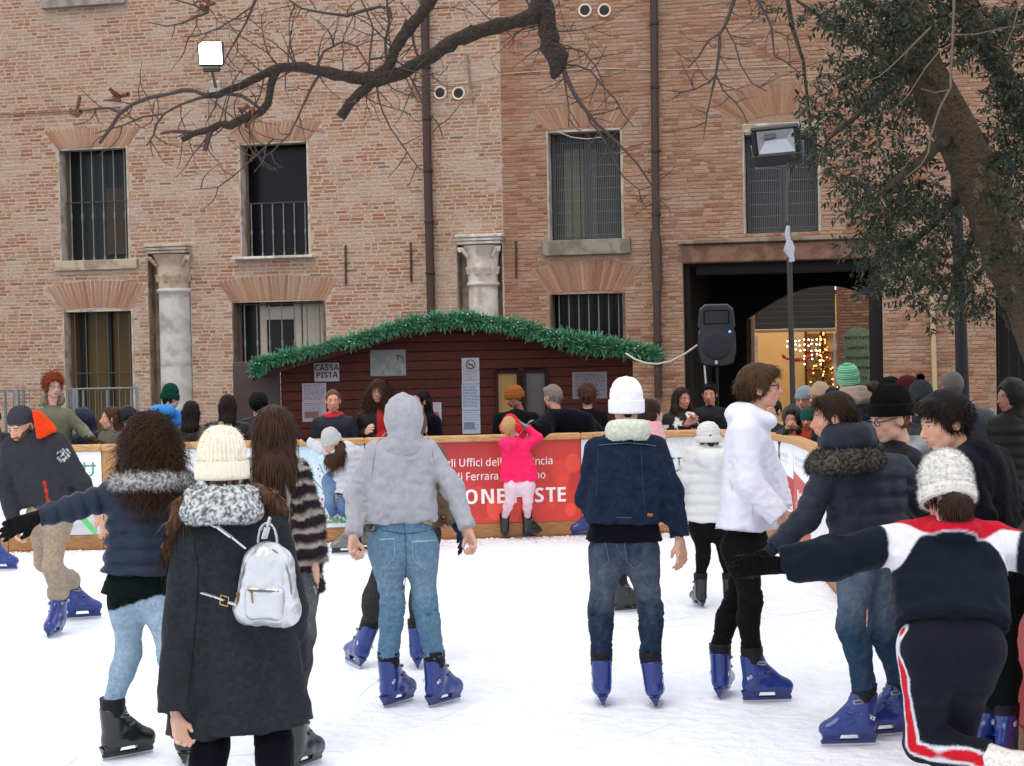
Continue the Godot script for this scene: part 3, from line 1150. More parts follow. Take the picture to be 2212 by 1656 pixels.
func passage(B: Node3D, g: Rect2) -> void:
	# side walls, ceiling and floor of the passage, in the wall's axes; its end wall is pierced by a low arch
	var dep := 4.2
	var mb := MB.new()
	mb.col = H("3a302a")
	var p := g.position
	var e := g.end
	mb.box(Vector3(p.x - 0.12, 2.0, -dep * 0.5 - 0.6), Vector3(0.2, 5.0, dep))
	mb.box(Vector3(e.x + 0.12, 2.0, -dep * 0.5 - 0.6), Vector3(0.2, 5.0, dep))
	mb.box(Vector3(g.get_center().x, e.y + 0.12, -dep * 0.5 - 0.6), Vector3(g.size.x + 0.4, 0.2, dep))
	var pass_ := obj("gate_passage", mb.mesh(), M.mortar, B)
	# black timber frame of the gate
	var fr := MB.new()
	fr.col = H("0d0c0c")
	fr.box(Vector3(p.x + 0.05, g.get_center().y, -0.3), Vector3(0.1, g.size.y, 0.3), Basis.IDENTITY, 0.01)
	fr.box(Vector3(e.x - 0.11, g.get_center().y, -0.3), Vector3(0.22, g.size.y, 0.4), Basis.IDENTITY, 0.01)
	fr.box(Vector3(g.get_center().x, e.y - 0.1, -0.34), Vector3(g.size.x - 0.4, 0.2, 0.3), Basis.IDENTITY, 0.01)
	obj("gate_frame", fr.mesh(), M.iron, pass_)
	# end wall with arch: measured on the plane of that wall
	var z := -dep - 0.6
	var a0 := fa(1612, 700, z)
	var a1 := fa(1956, 700, z)
	var spring := fa(1612, 690, z).y
	var crown := fa(1750, 618, z).y
	var x0 := p.x - 0.4
	var x1 := e.x + 0.6
	var topy := e.y + 0.4
	var w := MB.new()
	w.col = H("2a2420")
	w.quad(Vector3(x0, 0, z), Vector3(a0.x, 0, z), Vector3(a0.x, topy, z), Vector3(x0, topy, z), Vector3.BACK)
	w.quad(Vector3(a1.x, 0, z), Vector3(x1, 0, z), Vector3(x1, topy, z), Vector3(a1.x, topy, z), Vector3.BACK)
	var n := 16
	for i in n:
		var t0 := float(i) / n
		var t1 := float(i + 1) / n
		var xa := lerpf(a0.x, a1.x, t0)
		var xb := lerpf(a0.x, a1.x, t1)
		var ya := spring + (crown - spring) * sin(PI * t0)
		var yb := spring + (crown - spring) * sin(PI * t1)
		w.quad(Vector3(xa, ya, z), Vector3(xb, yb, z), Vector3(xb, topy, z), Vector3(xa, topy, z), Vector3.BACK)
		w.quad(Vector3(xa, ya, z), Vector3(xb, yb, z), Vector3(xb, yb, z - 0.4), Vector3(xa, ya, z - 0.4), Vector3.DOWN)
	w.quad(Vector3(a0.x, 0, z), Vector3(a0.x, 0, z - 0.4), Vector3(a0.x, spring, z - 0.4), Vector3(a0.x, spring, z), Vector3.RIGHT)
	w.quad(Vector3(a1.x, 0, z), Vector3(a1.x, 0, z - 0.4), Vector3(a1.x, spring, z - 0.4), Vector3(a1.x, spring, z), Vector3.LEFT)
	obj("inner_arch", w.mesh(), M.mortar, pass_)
	# a stone edge on the left of the arch
	var edge := MB.new()
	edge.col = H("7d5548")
	edge.box(Vector3(a0.x + 0.05, 1.2, z + 0.03), Vector3(0.1, 2.4, 0.1), Basis.IDENTITY, 0.01)
	obj("arch_jamb", edge.mesh(), M.stone, pass_)

func build_shop() -> void:
	# across the courtyard behind the gate: a small lit shop and the brick wall beside it
	var z := -9.0
	var S := thing("shop", "lit shop under a half-lowered grey roller shutter seen through the dark gateway", "shop", wall_tf.origin)
	S.basis = wall_tf.basis
	var a := fa(1632, 850, z)
	var b := fa(1806, 720, z)
	var top := fa(1700, 600, z).y
	var win := b.y
	var w := b.x - a.x
	# wall beside the shop
	var bw := MB.new()
	var r := RandomNumberGenerator.new()
	r.seed = 5
	bw.col = H("8d6c58")
	bw.box(Vector3(b.x + 1.6, 2.0, z - 0.2), Vector3(3.16, 5.0, 0.36))
	bw.box(Vector3(a.x - 1.6, 2.0, z - 0.2), Vector3(3.16, 5.0, 0.36))
	bw.box(Vector3((a.x + b.x) / 2, top + 1.25, z - 0.2), Vector3(w + 0.04, 2.5, 0.36))
	obj("wall", bw.mesh(), M.mortar, S)
	var y := 0.3
	var bk := MB.new()
	while y < 4.4:
		var x := b.x + 0.05 + r.randf() * 0.1
		while x < b.x + 1.9:
			var l := 0.23 if r.randf() < 0.6 else 0.11
			brick_box(bk, Vector3(x + l / 2, y, z - 0.02), l, 0.052, 0.012, 0.0, H(["a47b62", "9a7058", "b08a70", "94654c"][r.randi() % 4]))
			x += l + 0.014
		y += 0.066
	obj("brickwork", bk.mesh(), M.brick, S).set_meta("kind", "stuff")
	# shutter slats and box
	var slat_n := 9
	for i in slat_n:
		var sl := MB.new()
		sl.col = H("4d4a49")
		var hh := (top - win - 0.12) / slat_n
		sl.box(Vector3((a.x + b.x) / 2, win + 0.12 + hh * (i + 0.5), z - 0.06), Vector3(w - 0.02, hh + 0.006, 0.03), Basis(Vector3.RIGHT, 0.12), 0.004)
		obj("shutter_slat", sl.mesh(), M.iron, S)
	var rail := MB.new()
	rail.col = H("9a9490")
	rail.box(Vector3((a.x + b.x) / 2, win + 0.07, z - 0.03), Vector3(w, 0.06, 0.07), Basis.IDENTITY, 0.008)
	obj("shutter_rail", rail.mesh(), M.iron, S)
	for s: float in [a.x + 0.03, b.x - 0.03]:
		var j := MB.new()
		j.col = H("b8b0a8")
		j.box(Vector3(s, win * 0.5, z - 0.04), Vector3(0.06, win, 0.1), Basis.IDENTITY, 0.008)
		obj("door_jamb", j.mesh(), M.stone, S)
	# the room
	var room := MB.new()
	room.col = H("f2e4c6")
	var d := 2.6
	room.box(Vector3((a.x + b.x) / 2, 1.4, z - d - 0.35), Vector3(w + 1.0, 3.4, 0.1))
	room.box(Vector3(a.x - 0.45, 1.4, z - d * 0.5 - 0.36), Vector3(0.1, 3.4, d))
	room.box(Vector3(b.x + 0.45, 1.4, z - d * 0.5 - 0.36), Vector3(0.1, 3.4, d))
	room.box(Vector3((a.x + b.x) / 2, 3.0, z - d * 0.5 - 0.36), Vector3(w + 1.0, 0.1, d))
	room.box(Vector3((a.x + b.x) / 2, 0.0, z - d * 0.5 - 0.36), Vector3(w + 1.0, 0.1, d))
	obj("shop_room", room.mesh(), M.paper, S)
	var shelf := MB.new()
	shelf.col = H("7a4a20")
	for i in 4:
		shelf.box(Vector3(b.x - 0.35, 0.8 + i * 0.42, z - d - 0.1), Vector3(0.9, 0.03, 0.3))
	shelf.box(Vector3(b.x - 0.8, 1.2, z - d - 0.1), Vector3(0.04, 1.9, 0.3))
	obj("shelves", shelf.mesh(), M.timber, S)
	# lamp of the shop
	var lampo := thing("ceiling_lamp", "round lit lamp under the ceiling of the shop behind the gateway", "lamp", wall_tf * Vector3((a.x + b.x) / 2 - 0.3, 2.78, z - 1.2))
	var lb := MB.new()
	lb.lathe([[0.0, -0.1], [0.08, -0.07], [0.12, 0.0], [0.08, 0.05], [0.0, 0.06]], 16)
	obj("lamp_shade", lb.mesh(), glow("ffd9a0", 1.6), lampo)
	var om := OmniLight3D.new()
	om.name = "shop_light"
	om.light_color = Color("ffdcae")
	om.light_energy = 0.42
	om.light_size = 0.1
	om.omni_range = 12.0
	om.omni_attenuation = 2.0
	om.shadow_enabled = true
	lampo.add_child(om)
	om.position = Vector3(0, -0.16, 0)
	# tree with lights inside the window
	var tp := fa(1778, 800, z - 0.9)
	var T := thing("christmas_tree", "small Christmas tree hung with glowing orange lights inside the shop", "tree", wall_tf * Vector3(tp.x, 0.0, tp.z))
	T.basis = wall_tf.basis
	var tr := MB.new()
	tr.col = H("3a2a1c")
	tr.tube([Vector3(0, 0.05, 0), Vector3(0, 2.2, 0)], [0.04, 0.01], 6)
	obj("trunk", tr.mesh(), M.twig, T)
	var lf := MB.new()
	for i in 900:
		var h := r.randf()
		var ang := r.randf() * TAU
		var rad := (1.0 - h) * 0.42 * sqrt(r.randf())
		lf.col = H(["2a3a1e", "3a4a26", "5a4a20"][r.randi() % 3])
		var q := Vector3(cos(ang) * rad, 0.45 + h * 1.75, sin(ang) * rad)
		var o := Vector3(cos(ang), -0.3, sin(ang)) * 0.09
		var s := Vector3(-sin(ang), 0, cos(ang)) * 0.012
		lf.quad(q - s, q + s, q + o + s, q + o - s, Vector3.UP)
	obj("branches", lf.mesh(), M.leaf, T).set_meta("kind", "stuff")
	var bulb := SphereMesh.new()
	bulb.radius = 0.016; bulb.height = 0.032; bulb.radial_segments = 8; bulb.rings = 4
	var warm := glow("ff9a3c", 5.0)
	var redm := glow("ff4a2a", 3.0)
	for i in 60:
		var h := r.randf()
		var ang := r.randf() * PI - 0.2
		obj("fairy_light", bulb, warm if r.randf() < 0.8 else redm, T).position = Vector3(cos(ang) * (1.0 - h) * 0.42, 0.5 + h * 1.7, sin(ang) * (1.0 - h) * 0.4 + 0.03)
	var star := obj("tree_star", bulb, glow("ffb24a", 6.0), T)
	star.scale = Vector3(6, 3.4, 3)
	star.position = Vector3(-0.03, 2.32, 0.05)
	star.rotation.z = 0.5
	# strings of small white lights and a red garland
	var LS := thing("light_curtain", "hanging strings of small white lights in the shop window", "lights", wall_tf * fa(1735, 740, z - 0.5))
	LS.basis = wall_tf.basis
	var white := glow("fff0d8", 5.0)
	for i in 9:
		var wire := MB.new()
		var xx := -0.34 + i * 0.09
		var len := r.randf_range(0.2, 0.75)
		wire.col = H("b8a070")
		wire.tube([Vector3(xx, 0.12, 0), Vector3(xx, -len, 0)], [0.003], 4)
		var st := obj("light_string", wire.mesh(), M.plastic, LS)
		for k in int(len / 0.11):
			obj("bulb", bulb, white, st).position = Vector3(xx + r.randf_range(-0.02, 0.02), 0.05 - k * 0.11 + r.randf_range(-0.03, 0.03), 0.01)
	var G := MB.new()
	G.col = H("c01818")
	var gp := fa(1690, 770, z - 0.6)
	var gq := fa(1752, 770, z - 0.6)
	for i in 40:
		var t := r.randf()
		G.box(gp.lerp(gq, t) + Vector3(0, -0.08 * sin(PI * t) + r.randf_range(-0.03, 0.03), r.randf_range(-0.03, 0.03)), Vector3.ONE * r.randf_range(0.03, 0.06), Basis.from_euler(Vector3(r.randf() * 3, r.randf() * 3, 0)), 0.008)
	var go := obj("red_garland", G.mesh(), M.shell)
	go.transform = wall_tf
	tag(go, "short red bow garland hanging in the lit shop window", "garland")
	# green shop board leaning by the arch
	var c0 := fa(1824, 860, -5.6)
	var c1 := fa(1884, 706, -5.6)
	var sg := thing("shop_sign", "pale green arch-topped shop sign with dark lettering beside the shop", "sign", wall_tf * Vector3((c0.x + c1.x) / 2, 0, -5.6))
	sg.basis = wall_tf.basis
	var sw := (c1.x - c0.x) * 0.5
	var sm := MB.new()
	sm.col = H("d2e4be")
	var hb := c1.y - sw * 0.7
	var N := 14
	for s: float in [0.0, 1.0]:
		var zz := 0.02 if s > 0 else -0.02
		sm.quad(Vector3(-sw, 0.2, zz), Vector3(sw, 0.2, zz), Vector3(sw, hb, zz), Vector3(-sw, hb, zz), Vector3(0, 0, zz))
		for i in N:
			var t0 := PI * i / N
			var t1 := PI * (i + 1) / N
			sm.quad(Vector3(-cos(t0) * sw, hb, zz), Vector3(-cos(t1) * sw, hb, zz), Vector3(-cos(t1) * sw, hb + sin(t1) * sw * 0.7, zz), Vector3(-cos(t0) * sw, hb + sin(t0) * sw * 0.7, zz), Vector3(0, 0, zz))
	for s: float in [-1.0, 1.0]:
		sm.quad(Vector3(s * sw, 0.2, -0.02), Vector3(s * sw, 0.2, 0.02), Vector3(s * sw, hb, 0.02), Vector3(s * sw, hb, -0.02), Vector3(s, 0, 0))
	obj("sign_board", sm.mesh(), M.timber, sg)
	var ink := flat("4c5f45")
	var ty := hb - 0.02
	for s: String in ["PASTA TUTTI", "LABORAT.", "ARTIGIANA", "PRODUZIONE", "VENDITA"]:
		text("lettering", s, 0.085, Transform3D(Basis.IDENTITY, Vector3(0, ty, 0.023)), ink, sg, true)
		ty -= 0.2


# ---------------------------------------------------------------- ground, ice and the boards round the rink
var back_a: Vector3
var back_b: Vector3

func back_at(u: float) -> Vector3:                       # the foot of the back boards under a sight line
	var r := ray(u, 1170)
	var d := back_b - back_a
	var t := (back_a.x * r.z - back_a.z * r.x) / (r.x * d.z - r.z * d.x)
	return back_a + d * t

func build_ground() -> void:
	var g := MB.new()
	g.col = H("8e8a85")
	g.quad(Vector3(-400, -0.03, 400), Vector3(400, -0.03, 400), Vector3(400, -0.03, -400), Vector3(-400, -0.03, -400), Vector3.UP)
	struct("ground", g.mesh(), M.mortar)
	g = MB.new()
	g.col = H("f1f4fa")
	g.quad(Vector3(-16, 0, 4), Vector3(2.6, 0, 4), Vector3(2.9, 0, -18.0), Vector3(-16, 0, -17.5), Vector3.UP)
	struct("ice_rink", g.mesh(), M.ice)
	# scraped snow along the foot of the boards
	back_a = ground(160, 1190)
	back_b = ground(1450, 1152)
	var sn := MB.new()
	var r := RandomNumberGenerator.new()
	r.seed = 3
	for i in 900:
		var p := back_a.lerp(back_b, r.randf_range(-0.7, 1.02)) + Vector3(0, 0, pow(r.randf(), 2.0) * 0.5 + 0.03)
		var s := r.randf_range(0.006, 0.022)
		sn.col = H("f2f4f8") if r.randf() < 0.85 else H("c9a98a")
		sn.box(p, Vector3(s * 1.6, s, s * 1.3), Basis(Vector3.UP, r.randf() * 3.0), s * 0.3)
	var so := obj("scraped_snow", sn.mesh(), M.ice)
	so.set_meta("kind", "stuff")
	tag(so, "crumbs of scraped snow lying along the foot of the back boards", "snow")
	# skate marks: shallow raised burrs of snow beside the cuts
	var mk := MB.new()
	mk.col = H("eaf0f8")
	for i in 40:
		var p := Vector3(r.randf_range(-3.2, 2.2), 0.0015, r.randf_range(-14.0, -6.8))
		var a := r.randf() * TAU
		var bend := r.randf_range(-0.6, 0.6)
		var pts := []
		for k in 8:
			pts.append(p)
			p += Vector3(cos(a), 0, sin(a)) * r.randf_range(0.06, 0.16)
			a += bend * 0.15
		mk.tube(pts, [0.0008, 0.0022, 0.003, 0.0035, 0.003, 0.003, 0.002, 0.0008], 5, false)
	var mo := obj("skate_mark", mk.mesh(), M.ice)
	mo.set_meta("kind", "stuff")
	tag(mo, "thin curved skate marks cut into the white ice", "skate marks")

func run_of_boards(W: Node3D, path: Array, cols: Array, mats: Array) -> Array:
	# one bay per pair of points: kick board, panel and cap rail, all parts of the wall
	var out := []
	for i in path.size() - 1:
		var a: Vector3 = path[i]
		var b: Vector3 = path[i + 1]
		var x := (b - a)
		var len := x.length()
		x = x.normalized()
		var z := x.cross(Vector3.UP)                      # towards the ice when the path runs left to right
		var bs := Basis(x, Vector3.UP, z)
		var mid := (a + b) / 2
		var k := MB.new()
		k.col = H("b98550") * (0.92 + 0.12 * sin(i * 2.3))
		k.col.a = 1
		k.box(mid + Vector3(0, 0.082, 0) + z * 0.004, Vector3(len - 0.004, 0.15, 0.045), bs, 0.006)
		k.col = H("a0652f")
		k.box(mid + Vector3(0, 0.02, 0) + z * 0.016, Vector3(len - 0.006, 0.03, 0.03), bs, 0.006)
		obj("kick_board", k.mesh(), M.plank, W)
		var p := MB.new()
		p.col = H(cols[i])
		p.box(mid + Vector3(0, 0.595, 0), Vector3(len - 0.008, 0.866, 0.03), bs, 0.004)
		var h := Vector2(len - 0.012, 0.862) * 0.5
		var o := mid + Vector3(0, 0.595, 0) + z * 0.0165
		if mats[i]:
			obj("backing_panel", p.mesh(), M.board, W)
			out.append(sheet("panel", Transform3D(bs, o), h * 2.0, mats[i], W))
		else:
			out.append(obj("panel", p.mesh(), M.board, W))
		var c := MB.new()
		c.col = H("cf9f68")
		c.box(mid + Vector3(0, 1.065, 0) - z * 0.01, Vector3(len - 0.002, 0.07, 0.13), bs, 0.012)
		obj("cap_rail", c.mesh(), M.plank, W)
		var q := MB.new()
		q.col = H("8a8d90")
		q.beam(b - z * 0.06, b - z * 0.06 + Vector3(0, 1.02, 0), 0.05, 0.05, 0.004)
		obj("post", q.mesh(), M.iron, W)
	return out

func red_print(w: int, h: int) -> StandardMaterial3D:
	var im := Image.create(w, h, false, Image.FORMAT_RGB8)
	for j in h:
		for i in w:
			var t := float(i) / w
			var s := float(j) / h
			im.set_pixel(i, j, Color("a83034").lerp(Color("d83a2a"), clampf(t * 0.7 + s * 0.35, 0, 1)))
	var r := RandomNumberGenerator.new()
	r.seed = 21
	for k in 26:
		dot(im, r.randf() * w, r.randf() * h, r.randf_range(0.05, 0.16) * h, Color("f0503a") if r.randf() < 0.7 else Color("b02a30"), r.randf_range(0.15, 0.45))
	dot(im, w * 0.47, h * 0.82, h * 0.15, Color("f4553c"), 0.7)
	dot(im, w * 0.93, h * 0.86, h * 0.09, Color("f65238"), 0.8)
	dot(im, w * 0.95, h * 0.28, h * 0.12, Color("ea5240"), 0.4)
	return printed(im, 0.4)

func winter_print(w: int, h: int) -> StandardMaterial3D:
	var im := Image.create(w, h, false, Image.FORMAT_RGB8)
	for j in h:
		for i in w:
			im.set_pixel(i, j, Color("c3dcea").lerp(Color("eaf3f6"), float(j) / h))
	var r := RandomNumberGenerator.new()
	r.seed = 9
	for k in 60:
		dot(im, r.randf() * w, r.randf() * h * 0.7, r.randf_range(1.0, 3.0), Color.WHITE, 0.7)
	for q: Array in [[0.35, 0.9, 0.42, 0.25], [0.42, 0.6, 0.2, 0.4], [0.41, 0.55, 0.75, 0.35], [0.38, 0.75, 0.6, 0.6], [0.36, 0.8, 0.12, 0.66], [0.43, 0.45, 0.3, 0.22], [0.75, 0.9, 0.8, 0.5], [0.78, 0.7, 0.95, 0.5]]:
		stroke(im, Vector2(q[0] * w, q[1] * h), Vector2(q[2] * w, q[3] * h), 1.6, Color("7a8490"))
	for k in 40:
		dot(im, r.randf() * w, h * r.randf_range(0.25, 0.9), r.randf_range(1.5, 3.2), Color("c8303c"))
		dot(im, r.randf() * w, h * r.randf_range(0.5, 0.9), r.randf_range(1.5, 3.5), Color("8a9a6a"), 0.7)
	for k in 70:
		dot(im, r.randf() * w, h * r.randf_range(0.86, 0.95), r.randf_range(2, 6), Color("6d9a5a"), 0.8)
	im.fill_rect(Rect2i(0, int(h * 0.95), w, h), Color("eef2f2"))
	return printed(im, 0.4)

func swirl_print(w: int, h: int) -> StandardMaterial3D:
	var im := Image.create(w, h, false, Image.FORMAT_RGB8)
	im.fill(Color("f0f3f6"))
	im.fill_rect(Rect2i(int(w * 0.5), int(h * 0.62), w, h), Color("c2c4c6"))
	for k in 60:
		var t := k / 60.0
		dot(im, w * (0.52 + 0.4 * t), h * (0.86 - 0.14 * sin(t * 4.0)), h * 0.045, Color("62c070"), 0.8)
		dot(im, w * (0.6 + 0.4 * t), h * (0.93 - 0.1 * t), h * 0.03, Color("b8bcc0"), 0.8)
	im.fill_rect(Rect2i(int(w * 0.02), int(h * 0.42), 6, int(h * 0.1)), Color("d83a8a"))
	im.fill_rect(Rect2i(int(w * 0.02), int(h * 0.52), 6, int(h * 0.16)), Color("9aa0a6"))
	im.fill_rect(Rect2i(int(w * 0.55), int(h * 0.16), int(w * 0.4), 4), Color("7e868c"))
	return printed(im, 0.4)

func corner_print(w: int, h: int) -> StandardMaterial3D:      # white above a slanting edge, red with white lettering strokes below
	var im := Image.create(w, h, false, Image.FORMAT_RGB8)
	for j in h:
		for i in w:
			im.set_pixel(i, j, Color("eef1f4") if j < h * (0.30 + 0.1 * float(i) / w) else Color("c83a30").lerp(Color("b02c2a"), float(i) / w))
	for k in 7:
		im.fill_rect(Rect2i(int(w * (0.1 + 0.1 * k)), int(h * 0.13), int(w * 0.07), int(h * 0.05)), Color("b9c0c4"))
		im.fill_rect(Rect2i(int(w * (0.1 + 0.1 * k)), int(h * 0.2), int(w * 0.05), int(h * 0.04)), Color("c6ccd0"))
	return printed(im, 0.4)

func build_boards() -> void:
	var Wb := thing("rink_boards", "straight back boards of the rink with printed panels and light timber cap rail", "rink boards")
	var us := [-1150.0, -330.0, 18.0, 224.0, 259.0, 470.0, 650.0, 792.0, 905.0, 1258.0, 1440.0 + 110.0]
	var path := []
	for u: float in us:
		path.append(back_at(u))
	var mats := [null, null, swirl_print(256, 160), null, null, null, winter_print(160, 160), null, red_print(384, 150), null]
	var parts := run_of_boards(Wb, path, ["e6e9ee", "eceff3", "eceff3", "b98a54", "e4e6ea", "e9ecf0", "dcebf2", "e6e9ee", "b52f2c", "e9ecf0"], mats)
	var white := flat("f2f2f2", 0.5)
	var x := (back_b - back_a).normalized()
	var bs := Basis(x, Vector3.UP, x.cross(Vector3.UP))
	var place := func(u: float, v: float) -> Transform3D:
		var p := back_at(u)
		var s := F / absf(p.z)
		var foot := 731.0 - 0.02 * (u - 1106.0) + 2.12 * s
		return Transform3D(bs, p + Vector3(0, (foot - v) / s, 0) + bs.z * 0.0195)
	var red: Node3D = parts[8]
	var on := func(par: Node3D, t: Transform3D) -> Transform3D: return par.transform.affine_inverse() * t
	text("lettering", "gli Uffici della Provincia", 0.11, on.call(red, place.call(1082, 999)), white, red)
	text("lettering", "di Ferrara augurano", 0.109, on.call(red, place.call(1083, 1029)), white, red)
	text("lettering", "BUONE FESTE", 0.215, on.call(red, place.call(1086, 1073)), white, red, true)
	var green := flat("1d7a5c", 0.5)
	var pu: Node3D = parts[2]
	text("lettering", "EU", 0.2, on.call(pu, place.call(184, 1016)), flat("18a078", 0.5), pu)
	var pe: Node3D = parts[9]
	text("lettering", "EU", 0.2, on.call(pe, place.call(1447, 1006)), green, pe, true, true)
	text("lettering", "la tua Banca", 0.13, on.call(pe, place.call(1490, 1070)), flat("8c9298", 0.5), pe)
	# the right-hand boards: a curve out of the corner, then straight towards the viewer
	var Wr := thing("rink_boards", "right-hand boards of the rink curving out of the back corner, white and red panels", "rink boards")
	var rp := [path[-1], Vector3(2.33, 0, -17.55), Vector3(2.66, 0, -17.0), Vector3(2.76, 0, -16.3), Vector3(2.74, 0, -15.3), Vector3(2.66, 0, -14.2), Vector3(2.58, 0, -13.0), Vector3(2.53, 0, -11.4), Vector3(2.5, 0, -9.8), Vector3(2.49, 0, -8.75), Vector3(2.5, 0, -6.9), Vector3(2.52, 0, -4.5)]
	var rm := [null, null, corner_print(128, 128), corner_print(160, 128), null, null, null, null, null, red_print(200, 96), null]
	var rparts := run_of_boards(Wr, rp, ["e9ecf0", "e9ecf0", "e9ecf0", "e9ecf0", "f0f2f4", "eceff2", "f0f2f4", "eceff2", "eceff2", "b8302c", "eceff2"], rm)
	for i: int in [2, 3]:
		var pn: Node3D = rparts[i]
		for k in 3:
			text("lettering", ["Natale", "in piazza", "FESTE"][k], 0.16, Transform3D(Basis.IDENTITY, Vector3(0.0, -0.05 - 0.14 * k, 0.004)), white, pn, true)


# ---------------------------------------------------------------- the ticket hut
var hut_tf: Transform3D

func on_plane(tf: Transform3D, u: float, v: float, out := 0.0) -> Vector3:
	var n := tf.basis.z
	var o := tf.origin + n * out
	var r := ray(u, v)
	return tf.affine_inverse() * (EYE + r * ((o - EYE).dot(n) / r.dot(n)))

func build_hut() -> void:
	hut_tf = Transform3D(Basis(Vector3.UP, deg_to_rad(4.3)), at(985, 731, 20.6) * Vector3(1, 0, 1))
	var h := func(u: float, v: float, out := 0.0) -> Vector3: return on_plane(hut_tf, u, v, out)
	var T := thing("ticket_hut", "dark red-brown wooden ticket hut behind the back boards", "hut", hut_tf.origin)
	T.basis = hut_tf.basis
	var roof := [h.call(548, 797), h.call(640, 768), h.call(760, 735), h.call(880, 702), h.call(960, 690), h.call(1035, 690), h.call(1150, 716), h.call(1260, 738), h.call(1345, 752), h.call(1418, 768)]
	var roof_y := func(x: float) -> float:
		for i in roof.size() - 1:
			if x <= roof[i + 1].x:
				return lerpf(roof[i].y, roof[i + 1].y, clampf((x - roof[i].x) / (roof[i + 1].x - roof[i].x), 0, 1))
		return roof[-1].y
	var xl: float = (h.call(612, 900) as Vector3).x
	var xr: float = (h.call(1366, 900) as Vector3).x
	var o0: Vector3 = h.call(1072, 806)
	var o1: Vector3 = h.call(1122, 940)
	var p0: Vector3 = h.call(1132, 804)
	var p1: Vector3 = h.call(1183, 940)
	var holes := [Rect2(o0.x, o1.y, o1.x - o0.x, o0.y - o1.y), Rect2(p0.x, p1.y, p1.x - p0.x, p0.y - p1.y)]
	var y := 0.02
	var r := RandomNumberGenerator.new()
	r.seed = 8
	while y < 2.4:
		var hh := 0.115
		var segs := [[xl, xr]]
		for q: Rect2 in holes:
			if y + hh > q.position.y and y < q.end.y:
				var nx := []
				for s: Array in segs:
					if q.position.x > s[0] and q.end.x < s[1]:
						nx.append([s[0], q.position.x]); nx.append([q.end.x, s[1]])
					else:
						nx.append(s)
				segs = nx
		for s: Array in segs:
			var a: float = s[0]
			var b: float = s[1]
			while a < b and roof_y.call(a) - 0.03 < y + hh: a += 0.04
			while b > a and roof_y.call(b) - 0.03 < y + hh: b -= 0.04
			if b - a > 0.06:
				var m := MB.new()
				m.col = H("662a1e").lerp(H("5a2219"), r.randf())
				m.box(Vector3((a + b) / 2, y + hh / 2, -0.012), Vector3(b - a, hh - 0.004, 0.026), Basis.IDENTITY, 0.007)
				obj("board", m.mesh(), M.timber, T)
		y += hh
	# body, side, roof slabs, fascia
	var bd := MB.new()
	bd.col = H("1c0c09")
	bd.box(Vector3((xl + xr) / 2, 0.93, -0.05), Vector3(xr - xl - 0.02, 1.84, 0.02))
	bd.col = H("4a1c14")
	for s: float in [xl, xr]:
		bd.box(Vector3(s, 0.92, -1.1), Vector3(0.05, 1.84, 2.1))
	bd.box(Vector3((xl + xr) / 2, 0.92, -2.15), Vector3(xr - xl, 1.84, 0.05))
	for i in roof.size() - 1:                              # gable behind the boards
		var ra: Vector3 = roof[i]
		var rb: Vector3 = roof[i + 1]
		if ra.x < xl or rb.x > xr: continue
		bd.quad(Vector3(ra.x, 1.8, -0.035), Vector3(rb.x, 1.8, -0.035), Vector3(rb.x, rb.y, -0.035), Vector3(ra.x, ra.y, -0.035), Vector3.BACK)
	obj("hut_body", bd.mesh(), M.timber, T)
	var rf := MB.new()
	rf.col = H("3a2620")
	for i in roof.size() - 1:
		var a: Vector3 = roof[i]
		var b: Vector3 = roof[i + 1]
		var f := Vector3(0, 0, 0.55)
		var bk := Vector3(0, 0, -2.4)
		var up := Vector3(0, 0.05, 0)
		rf.quad(a + f + up, b + f + up, b + bk + up, a + bk + up, Vector3.UP)
		rf.quad(a + f, b + f, b + bk, a + bk, Vector3.DOWN)
		rf.quad(a + f, b + f, b + f + up, a + f + up, Vector3.BACK)
		rf.quad(a + bk, b + bk, b + bk + up, a + bk + up, Vector3.FORWARD)
	obj("roof", rf.mesh(), M.timber, T)
	var fs := MB.new()
	fs.col = H("401a12")
	for i in roof.size() - 1:
		fs.beam(roof[i] + Vector3(0, -0.07, 0.5), roof[i + 1] + Vector3(0, -0.07, 0.5), 0.03, 0.15, 0.005)
	obj("fascia", fs.mesh(), M.timber, T)
	# ticket windows
	for i in 2:
		var q: Rect2 = holes[i]
		var c := q.get_center()
		var fr := MB.new()
		fr.col = H("38150f")
		for s: float in [-1.0, 1.0]:
			fr.box(Vector3(c.x + s * q.size.x * 0.5, c.y, 0.01), Vector3(0.04, q.size.y + 0.06, 0.06), Basis.IDENTITY, 0.006)
			fr.box(Vector3(c.x, c.y + s * (q.size.y * 0.5 + 0.005), 0.01), Vector3(q.size.x - 0.045, 0.04, 0.058), Basis.IDENTITY, 0.006)
		var w := obj("ticket_window", fr.mesh(), M.timber, T)
		var pn := MB.new()
		pn.box(Vector3(c.x, c.y, -0.03), Vector3(q.size.x, q.size.y, 0.01))
		obj("pane", pn.mesh(), glow("8e7248", 0.2) if i == 0 else flat("6c6562", 0.2), w)
	# side wing: the brown panel on the left
	var a: Vector3 = h.call(502, 783, -0.1)
	var b: Vector3 = h.call(608, 960, -0.1)
	var sd := thing("brown_screen", "plain dark brown panel standing at the left of the ticket hut", "panel", hut_tf * Vector3((a.x + b.x) / 2, 0, -0.1))
	sd.basis = hut_tf.basis
	var sm := MB.new()
	sm.col = H("4d3835")
	sm.box(Vector3(0, a.y / 2, 0), Vector3(b.x - a.x, a.y, 0.04), Basis.IDENTITY, 0.006)
	var sp := obj("sheet", sm.mesh(), M.board, sd)
	sm = MB.new()
	sm.col = H("3c2a28")
